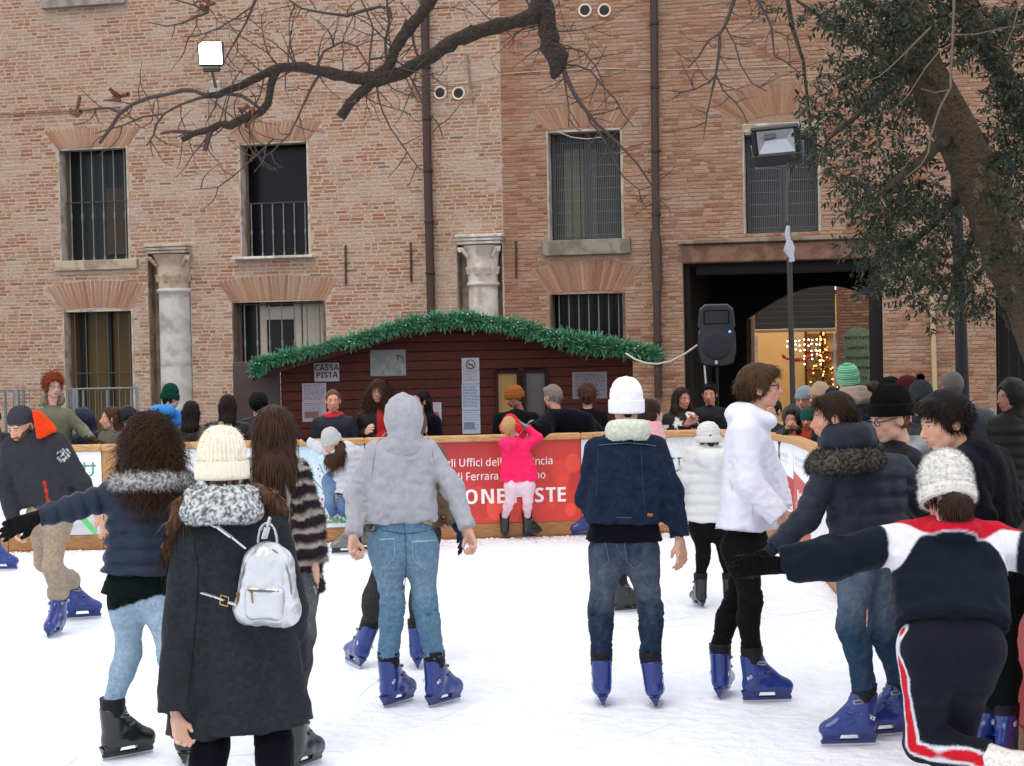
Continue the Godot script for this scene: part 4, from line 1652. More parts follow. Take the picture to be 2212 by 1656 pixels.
	for s: float in [-1.0, 1.0]:
		sm.beam(Vector3(s * (b.x - a.x - 0.08) * 0.5, 0, -0.05), Vector3(s * (b.x - a.x - 0.08) * 0.5, a.y - 0.02, -0.05), 0.05, 0.05, 0.005)
	obj("stand", sm.mesh(), M.timber, sd)
	# notices
	var up := func(u0: float, v0: float, u1: float, v1: float, z := 0.012) -> Array:
		var p: Vector3 = h.call(u0, v0, z)
		var q: Vector3 = h.call(u1, v1, z)
		return [hut_tf * Transform3D(Basis.IDENTITY, Vector3((p.x + q.x) / 2, (p.y + q.y) / 2, z)), Vector2(q.x - p.x, p.y - q.y)]
	var n: Array = up.call(678, 785, 733, 824)
	var s0 := sheet("cash_desk_sign", n[0], n[1], printed(notice_sheet(64, 48, "b9b1b4", 2, false, "", 1).albedo_texture.get_image(), 0.8))
	tag(s0, "white sign reading CASSA PISTA on the left of the hut", "sign")
	var ink := flat("2c2628")
	text("lettering", "CASSA", 0.1, Transform3D(Basis.IDENTITY, Vector3(0, 0.055, 0.0025)), ink, s0, true)
	text("lettering", "PISTA", 0.1, Transform3D(Basis.IDENTITY, Vector3(0, -0.035, 0.0025)), ink, s0, true)
	n = up.call(799, 757, 877, 812)
	var im := Image.create(96, 68, false, Image.FORMAT_RGB8)
	im.fill(Color("8f8f8a"))
	var rr := RandomNumberGenerator.new()
	rr.seed = 4
	for k in 40:
		dot(im, rr.randf() * 96, rr.randf_range(18, 60), rr.randf_range(3, 9), [Color("6d7180"), Color("7c8a74"), Color("a5a49c"), Color("85858f")][rr.randi() % 4], 0.6)
	stroke(im, Vector2(72, 14), Vector2(90, 20), 2.0, Color("3a3a3e"))
	stroke(im, Vector2(72, 14), Vector2(74, 26), 2.0, Color("3a3a3e"))
	tag(sheet("map_poster", n[0], n[1], printed(im)), "grey-green poster with a map above the long-haired woman", "poster")
	for q: Array in [[652, 829, 705, 868, "plain paper notice of small print, upper one left of the hut", "notice", "b2a9b2", false, "", 14], [652, 869, 705, 911, "paper notice with a small brown picture, lower one left of the hut", "notice", "b2a9b2", false, "8a6058", 9],
			[997, 774, 1036, 829, "no-smoking notice, topmost of the column of white sheets on the hut", "notice", "c9c9d2", true, "", 10], [997, 831, 1037, 886, "bluish printed notice, middle of the column of white sheets on the hut", "notice", "bcc4d6", false, "", 15], [998, 888, 1038, 937, "white notice with dark corner box, lowest of the column of sheets on the hut", "notice", "c0c8da", false, "7d88a0", 8],
			[1236, 805, 1312, 861, "large framed notice at the right end of the hut", "notice", "8f8a8c", false, "", 13], [935, 870, 954, 912, "small white sheet pinned beside the woman in black fur", "notice", "c6c0cc", false, "b05060", 9]]:
		n = up.call(q[0], q[1], q[2], q[3])
		var sh := sheet("notice", n[0], n[1], notice_sheet(64, 80, q[6], int(q[0] + q[1]), q[7], q[8], q[9]))
		tag(sh, q[4], q[5], "notices on the hut")
		if q[7]:
			var ring := MB.new()
			ring.col = H("8a3a3a")
			var pts := []
			for i in 17:
				pts.append(Vector3(cos(TAU * i / 16.0) * 0.055, sin(TAU * i / 16.0) * 0.055 + 0.08, 0.003))
			ring.tube(pts, [0.006], 5)
			ring.tube([Vector3(-0.04, 0.12, 0.003), Vector3(0.04, 0.04, 0.003)], [0.006], 5)
			ring.col = H("403a3a")
			ring.tube([Vector3(-0.035, 0.075, 0.003), Vector3(0.03, 0.075, 0.003)], [0.008], 5)
			obj("no_smoking_mark", ring.mesh(), M.paper, sh)
	# the garland of artificial fir along the edge of the roof
	var g := MB.new()
	var gp := [h.call(553, 796, 0.56), h.call(560, 786, 0.56), h.call(640, 762, 0.56), h.call(760, 732, 0.56), h.call(870, 702, 0.56), h.call(925, 690, 0.56), h.call(985, 687, 0.56), h.call(1045, 688, 0.56), h.call(1120, 704, 0.56), h.call(1180, 722, 0.56), h.call(1240, 737, 0.56), h.call(1290, 742, 0.56), h.call(1345, 748, 0.56), h.call(1418, 761, 0.56)]
	var greens := [H("4a8a64"), H("5c9c78"), H("3a7050"), H("7ab594"), H("447d5c")]
	for i in 17000:
		var t := rr.randf() * (gp.size() - 1.001)
		var c: Vector3 = (gp[int(t)] as Vector3).lerp(gp[int(t) + 1], fposmod(t, 1.0))
		var big := 0.95 + 0.6 * wob.get_noise_1d(t * 4.0) + (0.25 if t > 9.0 else 0.0)
		var d := Vector3(rr.randfn(), rr.randfn(), rr.randfn()).normalized()
		c += d * 0.05 * big * rr.randf() + Vector3(0, -0.02 + 0.05 * wob.get_noise_1d(t * 2.2 + 40.0), 0)
		var e := c + (d + Vector3(rr.randf_range(-0.6, 0.6), rr.randf_range(-0.2, 0.2), 0.2)).normalized() * rr.randf_range(0.05, 0.1) * big
		var s := (e - c).cross(Vector3(rr.randfn(), rr.randfn(), rr.randfn())).normalized() * 0.006
		g.col = greens[rr.randi() % 5]
		g.quad(c - s, c + s, e + s * 0.5, e - s * 0.5, d)
	for i in 40:
		var t := rr.randf() * (gp.size() - 1.001)
		var c: Vector3 = (gp[int(t)] as Vector3).lerp(gp[int(t) + 1], fposmod(t, 1.0))
		g.col = H("e8f0ea")
		g.box(c + Vector3(rr.randf_range(-0.05, 0.05), rr.randf_range(-0.06, 0.06), 0.09), Vector3.ONE * 0.012, Basis.IDENTITY, 0.003)
	var go := obj("fir_garland", g.mesh(), M.tinsel)
	go.transform = hut_tf
	tag(go, "long green artificial fir garland draped along the edge of the hut roof", "garland")
	# white cable from the hut to the loudspeaker
	var cb := MB.new()
	cb.col = H("c9bfae")
	var pts := []
	for q: Array in [[1352, 764, 20.0], [1372, 777, 19.9], [1395, 785, 19.8], [1420, 787, 19.7], [1450, 781, 19.6], [1480, 765, 19.5], [1507, 746, 19.4]]:
		pts.append(at(q[0], q[1], q[2]))
	cb.tube(pts, [0.012], 6)
	tag(obj("power_cable", cb.mesh(), M.plastic), "slack white cable from the hut roof to the loudspeaker", "cable")

func build_barriers() -> void:
	var spans := [[-170, 30], [38, 158], [166, 296]]
	for k in 3:
		var a := at(spans[k][0], 850, 21.6 - k * 0.1) * Vector3(1, 0, 1)
		var b := at(spans[k][1], 850, 21.6 - k * 0.1) * Vector3(1, 0, 1)
		var t := thing("crowd_barrier", ["grey metal barrier at the far left behind the spectators", "grey metal barrier behind the red-haired spectator", "grey metal barrier in front of the yellowish barred window"][k], "barrier", a, "crowd barriers on the left")
		var top := 1.58
		var d := b - a
		var fr := MB.new()
		fr.col = H("8b9093")
		fr.tube([Vector3(0, 0.02, 0), Vector3(0, top, 0), d + Vector3(0, top, 0), d + Vector3(0, 0.02, 0)], [0.024], 8)
		obj("frame", fr.mesh(), M.iron, t)
		for i in 9:
			var bar := MB.new()
			bar.col = H("84898c")
			var p := d * (i + 1.0) / 10.0
			bar.tube([p + Vector3(0, 0.2, 0), p + Vector3(0, top - 0.02, 0)], [0.004 if i % 4 else 0.018], 6)
			obj("bar", bar.mesh(), M.iron, t)
		var lo := MB.new()
		lo.col = H("8b9093")
		lo.tube([Vector3(0, 0.2, 0), d + Vector3(0, 0.2, 0)], [0.018], 8)
		obj("lower_rail", lo.mesh(), M.iron, t)

func build_lamps() -> void:
	# lit floodlight on the palace wall
	var c := wall_tf * fa(454, 116, 0.75)
	var fl := thing("floodlight", "lit rectangular floodlight glaring white against the upper left wall", "floodlight", c)
	fl.basis = Basis(Vector3.UP, deg_to_rad(3)) * Basis(Vector3.RIGHT, deg_to_rad(12))
	var m := MB.new()
	m.col = H("3c3b36")
	m.box(Vector3(0, 0, -0.09), Vector3(0.45, 0.44, 0.14), Basis.IDENTITY, 0.03)
	m.box(Vector3(0, 0.215, 0.0), Vector3(0.46, 0.02, 0.06), Basis.IDENTITY, 0.006)
	m.box(Vector3(0, -0.27, -0.08), Vector3(0.3, 0.1, 0.12), Basis.IDENTITY, 0.02)
	obj("housing", m.mesh(), M.plastic, fl)
	m = MB.new()
	m.box(Vector3(0, 0, -0.012), Vector3(0.39, 0.36, 0.016), Basis.IDENTITY, 0.004)
	obj("lamp_face", m.mesh(), glow("fff6d8", 9.0), fl)
	m = MB.new()
	m.col = H("8c8678")
	m.beam(Vector3(0, -0.3, -0.1), Vector3(0, -0.62, -0.55), 0.05, 0.05, 0.006)
	m.col = H("d8d0c8")
	m.box(Vector3(-0.02, -0.62, -0.6), Vector3(0.2, 0.24, 0.16), Basis.IDENTITY, 0.02)
	obj("bracket", m.mesh(), M.iron, fl)
	var L := AreaLight3D.new()
	L.name = "floodlight_beam"
	L.area_size = Vector2(0.38, 0.35)
	L.light_color = Color("fff0cc")
	L.light_energy = 6.0
	L.area_range = 60.0
	L.shadow_enabled = true
	fl.add_child(L)
	L.position = Vector3(0, 0, 0.02)
	L.rotation = Vector3(0, PI, 0)
	# unlit floodlight on a pole
	var foot := at(1712, 900, 19.6) * Vector3(1, 0, 1)
	var pl := thing("floodlight_pole", "unlit black floodlight on a thin dark pole in front of the gateway", "floodlight", foot)
	var hd := at(1678, 312, 19.6) - foot
	var pm := MB.new()
	pm.col = H("3e3b36")
	var pts := [Vector3(0, 0, 0)]
	for q: Array in [[1713, 850], [1709, 700], [1706, 560], [1702, 480]]:
		pts.append(at(q[0], q[1], 19.6) - foot)
	pm.tube(pts, [0.032], 10)
	obj("pole", pm.mesh(), M.iron, pl)
	pm = MB.new()
	pm.col = H("56544e")
	pm.tube([at(1702, 500, 19.6) - foot, at(1700, 420, 19.6) - foot, at(1703, 352, 19.6) - foot], [0.02], 8)
	obj("upper_pole", pm.mesh(), M.iron, pl)
	for s: float in [-0.3, 0.3]:
		pm = MB.new()
		pm.col = H("3e3b36")
		pm.tube([Vector3(0, 0.6, 0), Vector3(s * 2.0, 0.02, 0.25 * signf(s))], [0.02], 8)
		obj("stand_leg", pm.mesh(), M.iron, pl)
	pm = MB.new()
	pm.col = H("b9bcc4")
	var wr := RandomNumberGenerator.new()
	wr.seed = 2
	for q: Array in [[[1703, 488], [1700, 505], [1704, 522], [1701, 540], [1706, 556]], [[1708, 520], [1711, 536], [1709, 552], [1712, 566]]]:
		var wp := []
		for w: Array in q:
			wp.append(at(w[0], w[1], 19.56) - foot)
		pm.tube(wp, [0.02, 0.034, 0.028, 0.04, 0.022], 9, true, 0.3, int(q[0][0]))
	obj("plastic_wrap", pm.mesh(), M.shell, pl)
	var hb := Basis(Vector3.UP, deg_to_rad(-14)) * Basis(Vector3.RIGHT, deg_to_rad(24)) * Basis(Vector3.BACK, deg_to_rad(3))
	pm = MB.new()
	pm.col = H("17181a")
	var fld := field(0.02, 0.04)
	pm.box(hd + hb * Vector3(0, -0.02, -0.1), Vector3(0.5, 0.42, 0.2), hb, 0.06)
	for q: Array in [[Vector3(0, 0.215, 0.02), Vector3(0.56, 0.05, 0.1)], [Vector3(0, -0.165, 0.02), Vector3(0.56, 0.15, 0.1)], [Vector3(0.25, 0.05, 0.02), Vector3(0.07, 0.3, 0.1)], [Vector3(-0.25, 0.05, 0.02), Vector3(0.07, 0.3, 0.1)]]:
		pm.box(hd + hb * (q[0] as Vector3), q[1], hb, 0.02)
	obj("housing", pm.mesh(), M.plastic, pl)
	pm = MB.new()
	pm.col = H("c8ccd2")
	var R := func(x: float, y: float, z: float) -> Vector3: return hd + hb * Vector3(x, y, z)
	pm.quad(R.call(-0.215, 0.19, 0.04), R.call(0.215, 0.19, 0.04), R.call(0.12, 0.06, 0.0), R.call(-0.12, 0.06, 0.0), hb.z)
	pm.quad(R.call(-0.215, -0.09, 0.04), R.call(0.215, -0.09, 0.04), R.call(0.12, 0.06, 0.0), R.call(-0.12, 0.06, 0.0), hb.z)
	pm.quad(R.call(-0.215, -0.09, 0.04), R.call(-0.215, 0.19, 0.04), R.call(-0.12, 0.06, 0.0), R.call(-0.12, 0.06, 0.0), hb.z)
	pm.quad(R.call(0.215, -0.09, 0.04), R.call(0.215, 0.19, 0.04), R.call(0.12, 0.06, 0.0), R.call(0.12, 0.06, 0.0), hb.z)
	obj("reflector", pm.mesh(), M.silver, pl)
	pm = MB.new()
	pm.col = H("54585e")
	pm.tube([R.call(-0.13, 0.1, 0.035), R.call(0.0, 0.11, 0.035)], [0.035, 0.03], 10)
	obj("lamp_tube", pm.mesh(), M.shell, pl)
	pm = MB.new()
	pm.col = H("9a9da0")
	for s: float in [-0.3, 0.3]:
		pm.beam(hd + hb * Vector3(s, 0, -0.05), hd + hb * Vector3(s * 0.9, -0.3, -0.08), 0.03, 0.012, 0.003)
	pm.beam(hd + hb * Vector3(-0.27, -0.3, -0.08), hd + hb * Vector3(0.27, -0.3, -0.08), 0.03, 0.012, 0.003)
	obj("yoke", pm.mesh(), M.iron, pl)
	# loudspeaker on its stand
	foot = at(1548, 900, 19.3) * Vector3(1, 0, 1)
	var sp := thing("loudspeaker", "black loudspeaker with a small blue light on a stand in front of the gateway", "loudspeaker", foot)
	sp.basis = Basis(Vector3.UP, deg_to_rad(-6))
	var sc := sp.basis.inverse() * (at(1548, 724, 19.3) - foot)
	m = MB.new()
	m.col = H("1b1c20")
	var hw := 0.215
	var out := [[-0.13, 0.355], [0.13, 0.355], [0.195, 0.30], [hw, 0.1], [hw - 0.02, 0.06], [hw, 0.02], [hw + 0.005, -0.2], [0.185, -0.33], [0.1, -0.355], [-0.1, -0.355], [-0.185, -0.33], [-hw - 0.005, -0.2], [-hw, 0.02], [-hw + 0.02, 0.06], [-hw, 0.1], [-0.195, 0.30]]
	for z: Array in [[0.15, 0.96], [0.17, 0.9]]:
		pass
	for i in out.size():
		var a: Array = out[i]
		var b: Array = out[(i + 1) % out.size()]
		var nn := Vector3((a[0] + b[0]), (a[1] + b[1]), 0)
		m.quad(sc + Vector3(a[0], a[1], 0.13), sc + Vector3(b[0], b[1], 0.13), sc + Vector3(b[0] * 0.8, b[1] * 0.95, -0.2), sc + Vector3(a[0] * 0.8, a[1] * 0.95, -0.2), nn)
		m.quad(sc + Vector3(a[0], a[1], 0.13), sc + Vector3(b[0], b[1], 0.13), sc + Vector3(b[0] * 0.93, b[1] * 0.96, 0.165), sc + Vector3(a[0] * 0.93, a[1] * 0.96, 0.165), nn + Vector3(0, 0, 0.3))
		m.quad(sc + Vector3(a[0] * 0.93, a[1] * 0.96, 0.165), sc + Vector3(b[0] * 0.93, b[1] * 0.96, 0.165), sc + Vector3(0, 0.0, 0.172), sc + Vector3(0, 0.0, 0.172), Vector3.BACK)
		m.quad(sc + Vector3(a[0] * 0.8, a[1] * 0.95, -0.2), sc + Vector3(b[0] * 0.8, b[1] * 0.95, -0.2), sc + Vector3(0, 0, -0.2), sc + Vector3(0, 0, -0.2), Vector3.FORWARD)
	obj("cabinet", m.mesh(), M.plastic, sp)
	m = MB.new()
	m.col = H("0c0d10")
	m.box(sc + Vector3(0, 0.2, 0.168), Vector3(0.3, 0.17, 0.02), Basis.IDENTITY, 0.02)
	obj("horn", m.mesh(), M.plastic, sp)
	m = MB.new()
	m.col = H("22252c")
	m.lathe([[0.0, 0.012], [0.12, 0.01], [0.165, 0.006], [0.17, -0.01]], 28, Transform3D(Basis(Vector3.RIGHT, PI / 2), sc + Vector3(0, -0.12, 0.168)))
	obj("grille", m.mesh(), M.iron, sp)
	m = MB.new()
	m.lathe([[0.0, 0.006], [0.013, 0.003], [0.014, 0.0]], 12, Transform3D(Basis(Vector3.RIGHT, PI / 2), sc + Vector3(0.15, 0.035, 0.168)))
	obj("indicator_light", m.mesh(), glow("3a6cff", 3.0), sp)
	m = MB.new()
	m.col = H("b8b8b8")
	m.box(sc + Vector3(-0.01, -0.315, 0.165), Vector3(0.03, 0.04, 0.012), Basis.IDENTITY, 0.003)
	obj("badge", m.mesh(), M.plastic, sp)
	m = MB.new()
	m.col = H("1a1a1c")
	m.tube([Vector3(sc.x, 0.75, sc.z - 0.05), Vector3(sc.x, sc.y - 0.3, sc.z - 0.05)], [0.018], 10)
	for k in 3:
		var a := TAU * k / 3.0 + 0.4
		m.tube([Vector3(sc.x, 0.8, sc.z - 0.05), Vector3(sc.x + cos(a) * 0.5, 0.01, sc.z - 0.05 + sin(a) * 0.5)], [0.014], 8)
	obj("stand", m.mesh(), M.iron, sp)
	m = MB.new()
	m.col = H("bcb6aa")
	m.tube([sp.basis.inverse() * (at(1522, 790, 19.2) - foot), sp.basis.inverse() * (at(1524, 815, 19.2) - foot), sp.basis.inverse() * (at(1527, 850, 19.2) - foot), sp.basis.inverse() * (at(1530, 950, 19.2) - foot)], [0.012], 6)
	obj("cable", m.mesh(), M.plastic, sp)
	# dark mast on the right
	foot = at(2086, 900, 15.4) * Vector3(1, 0, 1)
	var ms := thing("lamp_post", "tall dark metal post standing right of the gateway under the evergreen", "lamp post", foot)
	m = MB.new()
	m.col = H("1d1f22")
	m.tube([Vector3.ZERO, at(2074, 620, 15.4) - foot, at(2064, 335, 15.4) - foot], [0.075, 0.052, 0.05], 14)
	obj("shaft", m.mesh(), M.iron, ms)
	m = MB.new()
	m.col = H("1d1f22")
	m.lathe([[0.14, 0.0], [0.14, 0.12], [0.1, 0.18], [0.08, 0.5], [0.09, 0.52], [0.07, 0.56]], 16)
	obj("base", m.mesh(), M.iron, ms)


# ---------------------------------------------------------------- trees
func limb(mb: MB, px: Array, d: float, r: RandomNumberGenerator, tips: Array, wander := 0.05, sides := 7) -> Array:
	# px = [[u, v, radius in sight units, depth offset], ...] of one limb; returns its points
	var pts := []
	var rad := []
	var s := F / d
	for i in px.size() - 1:
		var a: Array = px[i]
		var b: Array = px[i + 1]
		var n := maxi(2, int(Vector2(a[0] - b[0], a[1] - b[1]).length() / 16.0))
		for k in n:
			var t := float(k) / n
			pts.append(at(lerpf(a[0], b[0], t), lerpf(a[1], b[1], t), d + lerpf(a[3] if a.size() > 3 else 0.0, b[3] if b.size() > 3 else 0.0, t)) + Vector3(r.randfn(), r.randfn(), r.randfn()) * 0.08 * lerpf(a[2], b[2], t) / s)
			rad.append(lerpf(a[2], b[2], t) / s * r.randf_range(0.9, 1.12))
	var e: Array = px[-1]
	pts.append(at(e[0], e[1], d + (e[3] if e.size() > 3 else 0.0)))
	rad.append(e[2] / s)
	mb.tube(pts, rad, sides, true, 0.09, r.randi())
	tips.append([pts, rad])
	return pts

func twig(mb: MB, p: Vector3, dir: Vector3, len: float, r0: float, r: RandomNumberGenerator, depth: int) -> void:
	var pts := [p]
	var rad := [r0]
	var n := 7
	var d := dir.normalized()
	var curl := Vector3(r.randfn(), r.randf_range(-0.2, 0.9), r.randfn() * 0.5) * 0.12
	for i in n:
		d = (d + curl + Vector3(r.randfn(), r.randfn(), r.randfn()) * 0.13).normalized()
		pts.append(pts[-1] + d * len / n)
		rad.append(lerpf(r0, 0.0016, float(i + 1) / n))
		if depth > 0 and i > 0 and r.randf() < 0.5:
			var side := d.cross(Vector3(r.randfn(), r.randfn(), r.randfn())).normalized()
			twig(mb, pts[-1], d * 0.5 + side, len * r.randf_range(0.25, 0.55), rad[-1] * 0.7, r, depth - 1)
		if r.randf() < 0.45:                               # bud
			var b := d.cross(Vector3(r.randfn(), r.randfn(), r.randfn())).normalized()
			mb.tube([pts[-1], pts[-1] + (b + d) * 0.012], [0.0028, 0.001], 4, false)
	mb.tube(pts, rad, 5, false)

func build_bare_tree() -> void:
	var r := RandomNumberGenerator.new()
	r.seed = 44
	var T := thing("bare_tree", "leafless tree whose dark knotted branches hang across the top of the view", "tree", at(2700, 1500, 11.0) * Vector3(1, 0, 1))
	var all := []
	var big := MB.new()
	big.col = H("4a443c")
	# trunk and the bough that carries the branches in view (it stands outside the frame on the right)
	var foot := T.position
	big.tube([foot, foot + Vector3(-0.1, 1.6, 0), foot + Vector3(-0.3, 3.2, 0.1), at(2300, -330, 11.0), at(1800, -330, 10.8), at(1400, -230, 10.6), at(1215, -120, 10.5), at(1176, -40, 10.5)], [0.26, 0.22, 0.2, 0.17, 0.14, 0.11, 0.085, 0.075], 12, true, 0.07, 5)
	obj("trunk", big.mesh(foot), M.bark, T)
	var mains := [
		[[1176, -50, 25], [1172, 0, 25], [1150, 36, 20], [1110, 48, 18], [1075, 55, 19], [1000, 80, 18], [930, 120, 17], [870, 155, 17], [815, 172, 18], [780, 168, 17], [740, 164, 15], [690, 152, 13], [640, 143, 12], [605, 146, 11], [570, 160, 10], [520, 185, 9], [470, 204, 8], [445, 207, 7]],
		[[815, 170, 17], [838, 145, 15], [860, 92, 14], [905, 36, 14], [940, -8, 14], [1010, -80, 16]],
		[[805, 178, 12], [778, 200, 12], [755, 225, 12], [735, 254, 13]],
		[[1172, 0, 24], [1180, 50, 23], [1188, 100, 26], [1204, 122, 27], [1200, 150, 18], [1194, 170, 6]],
		[[595, 152, 11], [585, 185, 10], [578, 226, 10], [560, 243, 10], [528, 256, 10], [497, 270, 12], [475, 268, 9], [451, 281, 9], [419, 288, 7], [393, 303, 7]],
		[[420, 287, 6], [398, 284, 5], [372, 284, 4], [346, 289, 3]],
		[[452, 284, 8], [448, 303, 7], [442, 327, 6]],
		[[445, 206, 6], [420, 196, 5.5], [392, 195, 5.5], [360, 204, 5], [320, 212, 5], [285, 226, 5], [258, 245, 5], [240, 275, 4.5], [214, 310, 4]],
		[[258, 243, 4], [235, 234, 3], [205, 236, 2.4], [175, 240, 1.8]],
		[[470, 206, 4], [430, 212, 3.5], [390, 226, 3], [355, 245, 3], [335, 272, 3], [332, 290, 2.6], [316, 315, 1.8]],
		[[350, 246, 3], [310, 252, 2.4], [262, 272, 2.2], [205, 288, 1.4]],
		[[480, 202, 5], [520, 206, 5], [550, 226, 4.5], [568, 240, 4]],
		[[1206, 143, 9], [1216, 150, 8], [1240, 200, 6], [1258, 230, 5], [1268, 240, 5], [1290, 270, 4.5], [1312, 288, 4], [1345, 320, 3.2], [1375, 352, 3], [1400, 388, 2.6], [1418, 415, 2.2], [1428, 445, 1.6]],
		[[1214, 140, 3], [1245, 141, 2.6], [1275, 152, 2.4], [1305, 188, 2.2], [1330, 215, 2.2], [1345, 245, 1.8], [1370, 275, 1.2]],
		[[1210, 107, 2.6], [1235, 104, 2.4], [1262, 112, 2.2], [1288, 145, 2], [1305, 185, 1.8], [1310, 240, 1.0]],
		[[1266, 236, 4], [1275, 265, 3], [1295, 285, 2.6], [1320, 330, 2], [1345, 380, 1.6], [1380, 410, 1.4], [1420, 402, 1.0]],
		[[1216, 146, 3], [1222, 190, 2.4], [1230, 240, 2], [1228, 275, 1.2]],
		[[1610, -70, 7], [1590, -15, 6], [1578, 25, 5], [1570, 48, 4.6], [1555, 75, 4.4], [1553, 120, 4], [1546, 165, 3.6], [1538, 200, 3], [1528, 245, 2.4], [1520, 300, 1.2]],
		[[1556, 72, 3], [1530, 88, 2.6], [1512, 118, 2.4], [1486, 148, 1.6]],
		[[1547, 160, 3], [1535, 176, 2.6], [1500, 194, 2.4], [1470, 199, 2], [1440, 195, 1.2]],
		[[1549, 165, 2.6], [1562, 195, 2.2], [1590, 222, 2], [1606, 245, 1.8], [1616, 268, 1.2]],
		[[1566, 55, 2.4], [1588, 95, 2.2], [1600, 140, 2], [1625, 180, 1.8], [1658, 198, 1.2]],
		[[1600, -40, 5], [1640, 5, 4], [1660, 40, 3.6], [1668, 62, 3.2], [1673, 120, 2.6], [1700, 135, 2], [1735, 165, 1.2]],
		[[1672, 66, 2], [1700, 78, 1.8], [1715, 95, 1.2]],
		[[455, -20, 4], [450, 5, 4], [447, 27, 5], [425, 36, 2.6], [395, 50, 2.2], [360, 57, 1.8], [320, 48, 1.2]],
		[[447, 24, 3], [420, 12, 2.4], [380, 0, 2], [340, -20, 1.6]],
		[[560, -20, 4], [545, 15, 3.4], [530, 50, 3], [510, 85, 2.6], [490, 120, 2.2], [478, 145, 1.4]],
		[[545, 14, 2.4], [510, 38, 2], [470, 62, 1.8], [425, 78, 1.6], [390, 80, 1.0]],
		[[845, 40, 4.5], [842, 18, 4.5], [820, 14, 4], [780, 24, 4], [750, 34, 4], [700, 28, 3], [650, 18, 2.6], [610, -10, 2]],
		[[812, 178, 3], [818, 215, 2.6], [826, 240, 2.4], [842, 275, 2.2], [868, 312, 2], [890, 345, 1.6], [912, 372, 1.0]],
		[[800, 128, 3], [840, 122, 2.6], [872, 142, 2.6], [896, 185, 2.4], [918, 235, 2.2], [948, 270, 2], [958, 300, 1.2]],
		[[700, 150, 4], [680, 175, 3.5], [660, 215, 3.2], [645, 250, 2.6], [625, 290, 2.2], [585, 330, 1.6], [560, 345, 1.0]],
		[[590, 300, 2.6], [560, 330, 2.4], [535, 352, 2], [505, 380, 1.8], [470, 405, 1.4], [415, 410, 1.0]],
		[[835, 140, 4], [832, 90, 3.6], [840, 50, 3.4], [836, 10, 3], [834, -30, 2.6]],
		[[795, 165, 3], [800, 110, 2.8], [806, 60, 2.4], [790, 20, 2.2], [770, -20, 2]],
		[[855, 120, 5], [865, 75, 4.5], [878, 42, 4.5], [890, 60, 4], [893, 95, 4], [905, 128, 4.5]],
		[[680, 150, 4], [700, 110, 3], [740, 90, 2.6], [770, 100, 2.4], [800, 150, 2]],
	]
	var tips := []
	for i in mains.size():
		var mb := MB.new()
		var thick: bool = mains[i][0][2] > 9
		mb.col = H("38302a") if thick else H("4e3f3b")
		for w: Array in mains[i]: w[2] *= 0.88
		limb(mb, mains[i], 10.5, r, tips, 0.05, 10 if thick else 6)
		if thick:                                          # knots and moss on the old wood
			for k in 26:
				var q: Array = tips[-1]
				var j := r.randi_range(1, q[0].size() - 2)
				var rr: float = q[1][j]
				mb.col = [H("3f3f2c"), H("2e2824"), H("4a4434"), H("3a3029")][r.randi() % 4]
				var d := Vector3(r.randfn(), r.randfn(), r.randfn()).normalized()
				var b: Vector3 = q[0][j]
				mb.tube([b + d * rr * 0.5, b + d * rr * r.randf_range(1.0, 1.25)], [rr * 0.42, rr * 0.15], 6, true, 0.2, k)
		obj("branch", mb.mesh(foot), M.bark if thick else M.twig, T)
	var tw := MB.new()
	for i in tips.size():
		var q: Array = tips[i]
		var n: int = q[0].size()
		var many := int(n * (0.52 if q[1][0] < 0.02 else 0.55))
		for k in many:
			var j := r.randi_range(1, n - 2)
			var d: Vector3 = ((q[0][j + 1] as Vector3) - (q[0][j - 1] as Vector3)).normalized()
			var side := d.cross(Vector3(r.randfn() * 0.3, r.randfn() * 0.3, 1.0)).normalized() * (1.0 if r.randf() < 0.5 else -1.0)
			tw.col = H("463832").lerp(H("5a423a"), r.randf())
			var thick: bool = q[1][j] > 0.02
			twig(tw, q[0][j], side + d * r.randf_range(0.0, 0.9) + Vector3(0, 0.2 if thick else -0.1, r.randfn() * 0.3), r.randf_range(0.12, 0.34) * (1.5 if thick else 0.8), 0.0056 if thick else 0.0042, r, 1 if thick else 0)
	var to := obj("twigs", tw.mesh(foot), M.twig, T)
	to.set_meta("kind", "stuff")
	for q: Array in [[250, 206], [168, 240], [540, 243], [448, 12]]:      # a few curled dead leaves
		var lf := MB.new()
		for k in 5:
			lf.col = H("5e3a30").lerp(H("7a4a38"), r.randf())
			var c := at(q[0] + r.randf_range(-8, 8), q[1] + r.randf_range(-8, 8), 10.5)
			lf.tube([c, c + Vector3(r.randfn(), r.randfn(), r.randfn()) * 0.025, c + Vector3(r.randfn(), -0.5, r.randfn()) * 0.04], [0.006, 0.016, 0.003], 5, true, 0.3, k)
		obj("dead_leaf", lf.mesh(foot), M.twig, T)

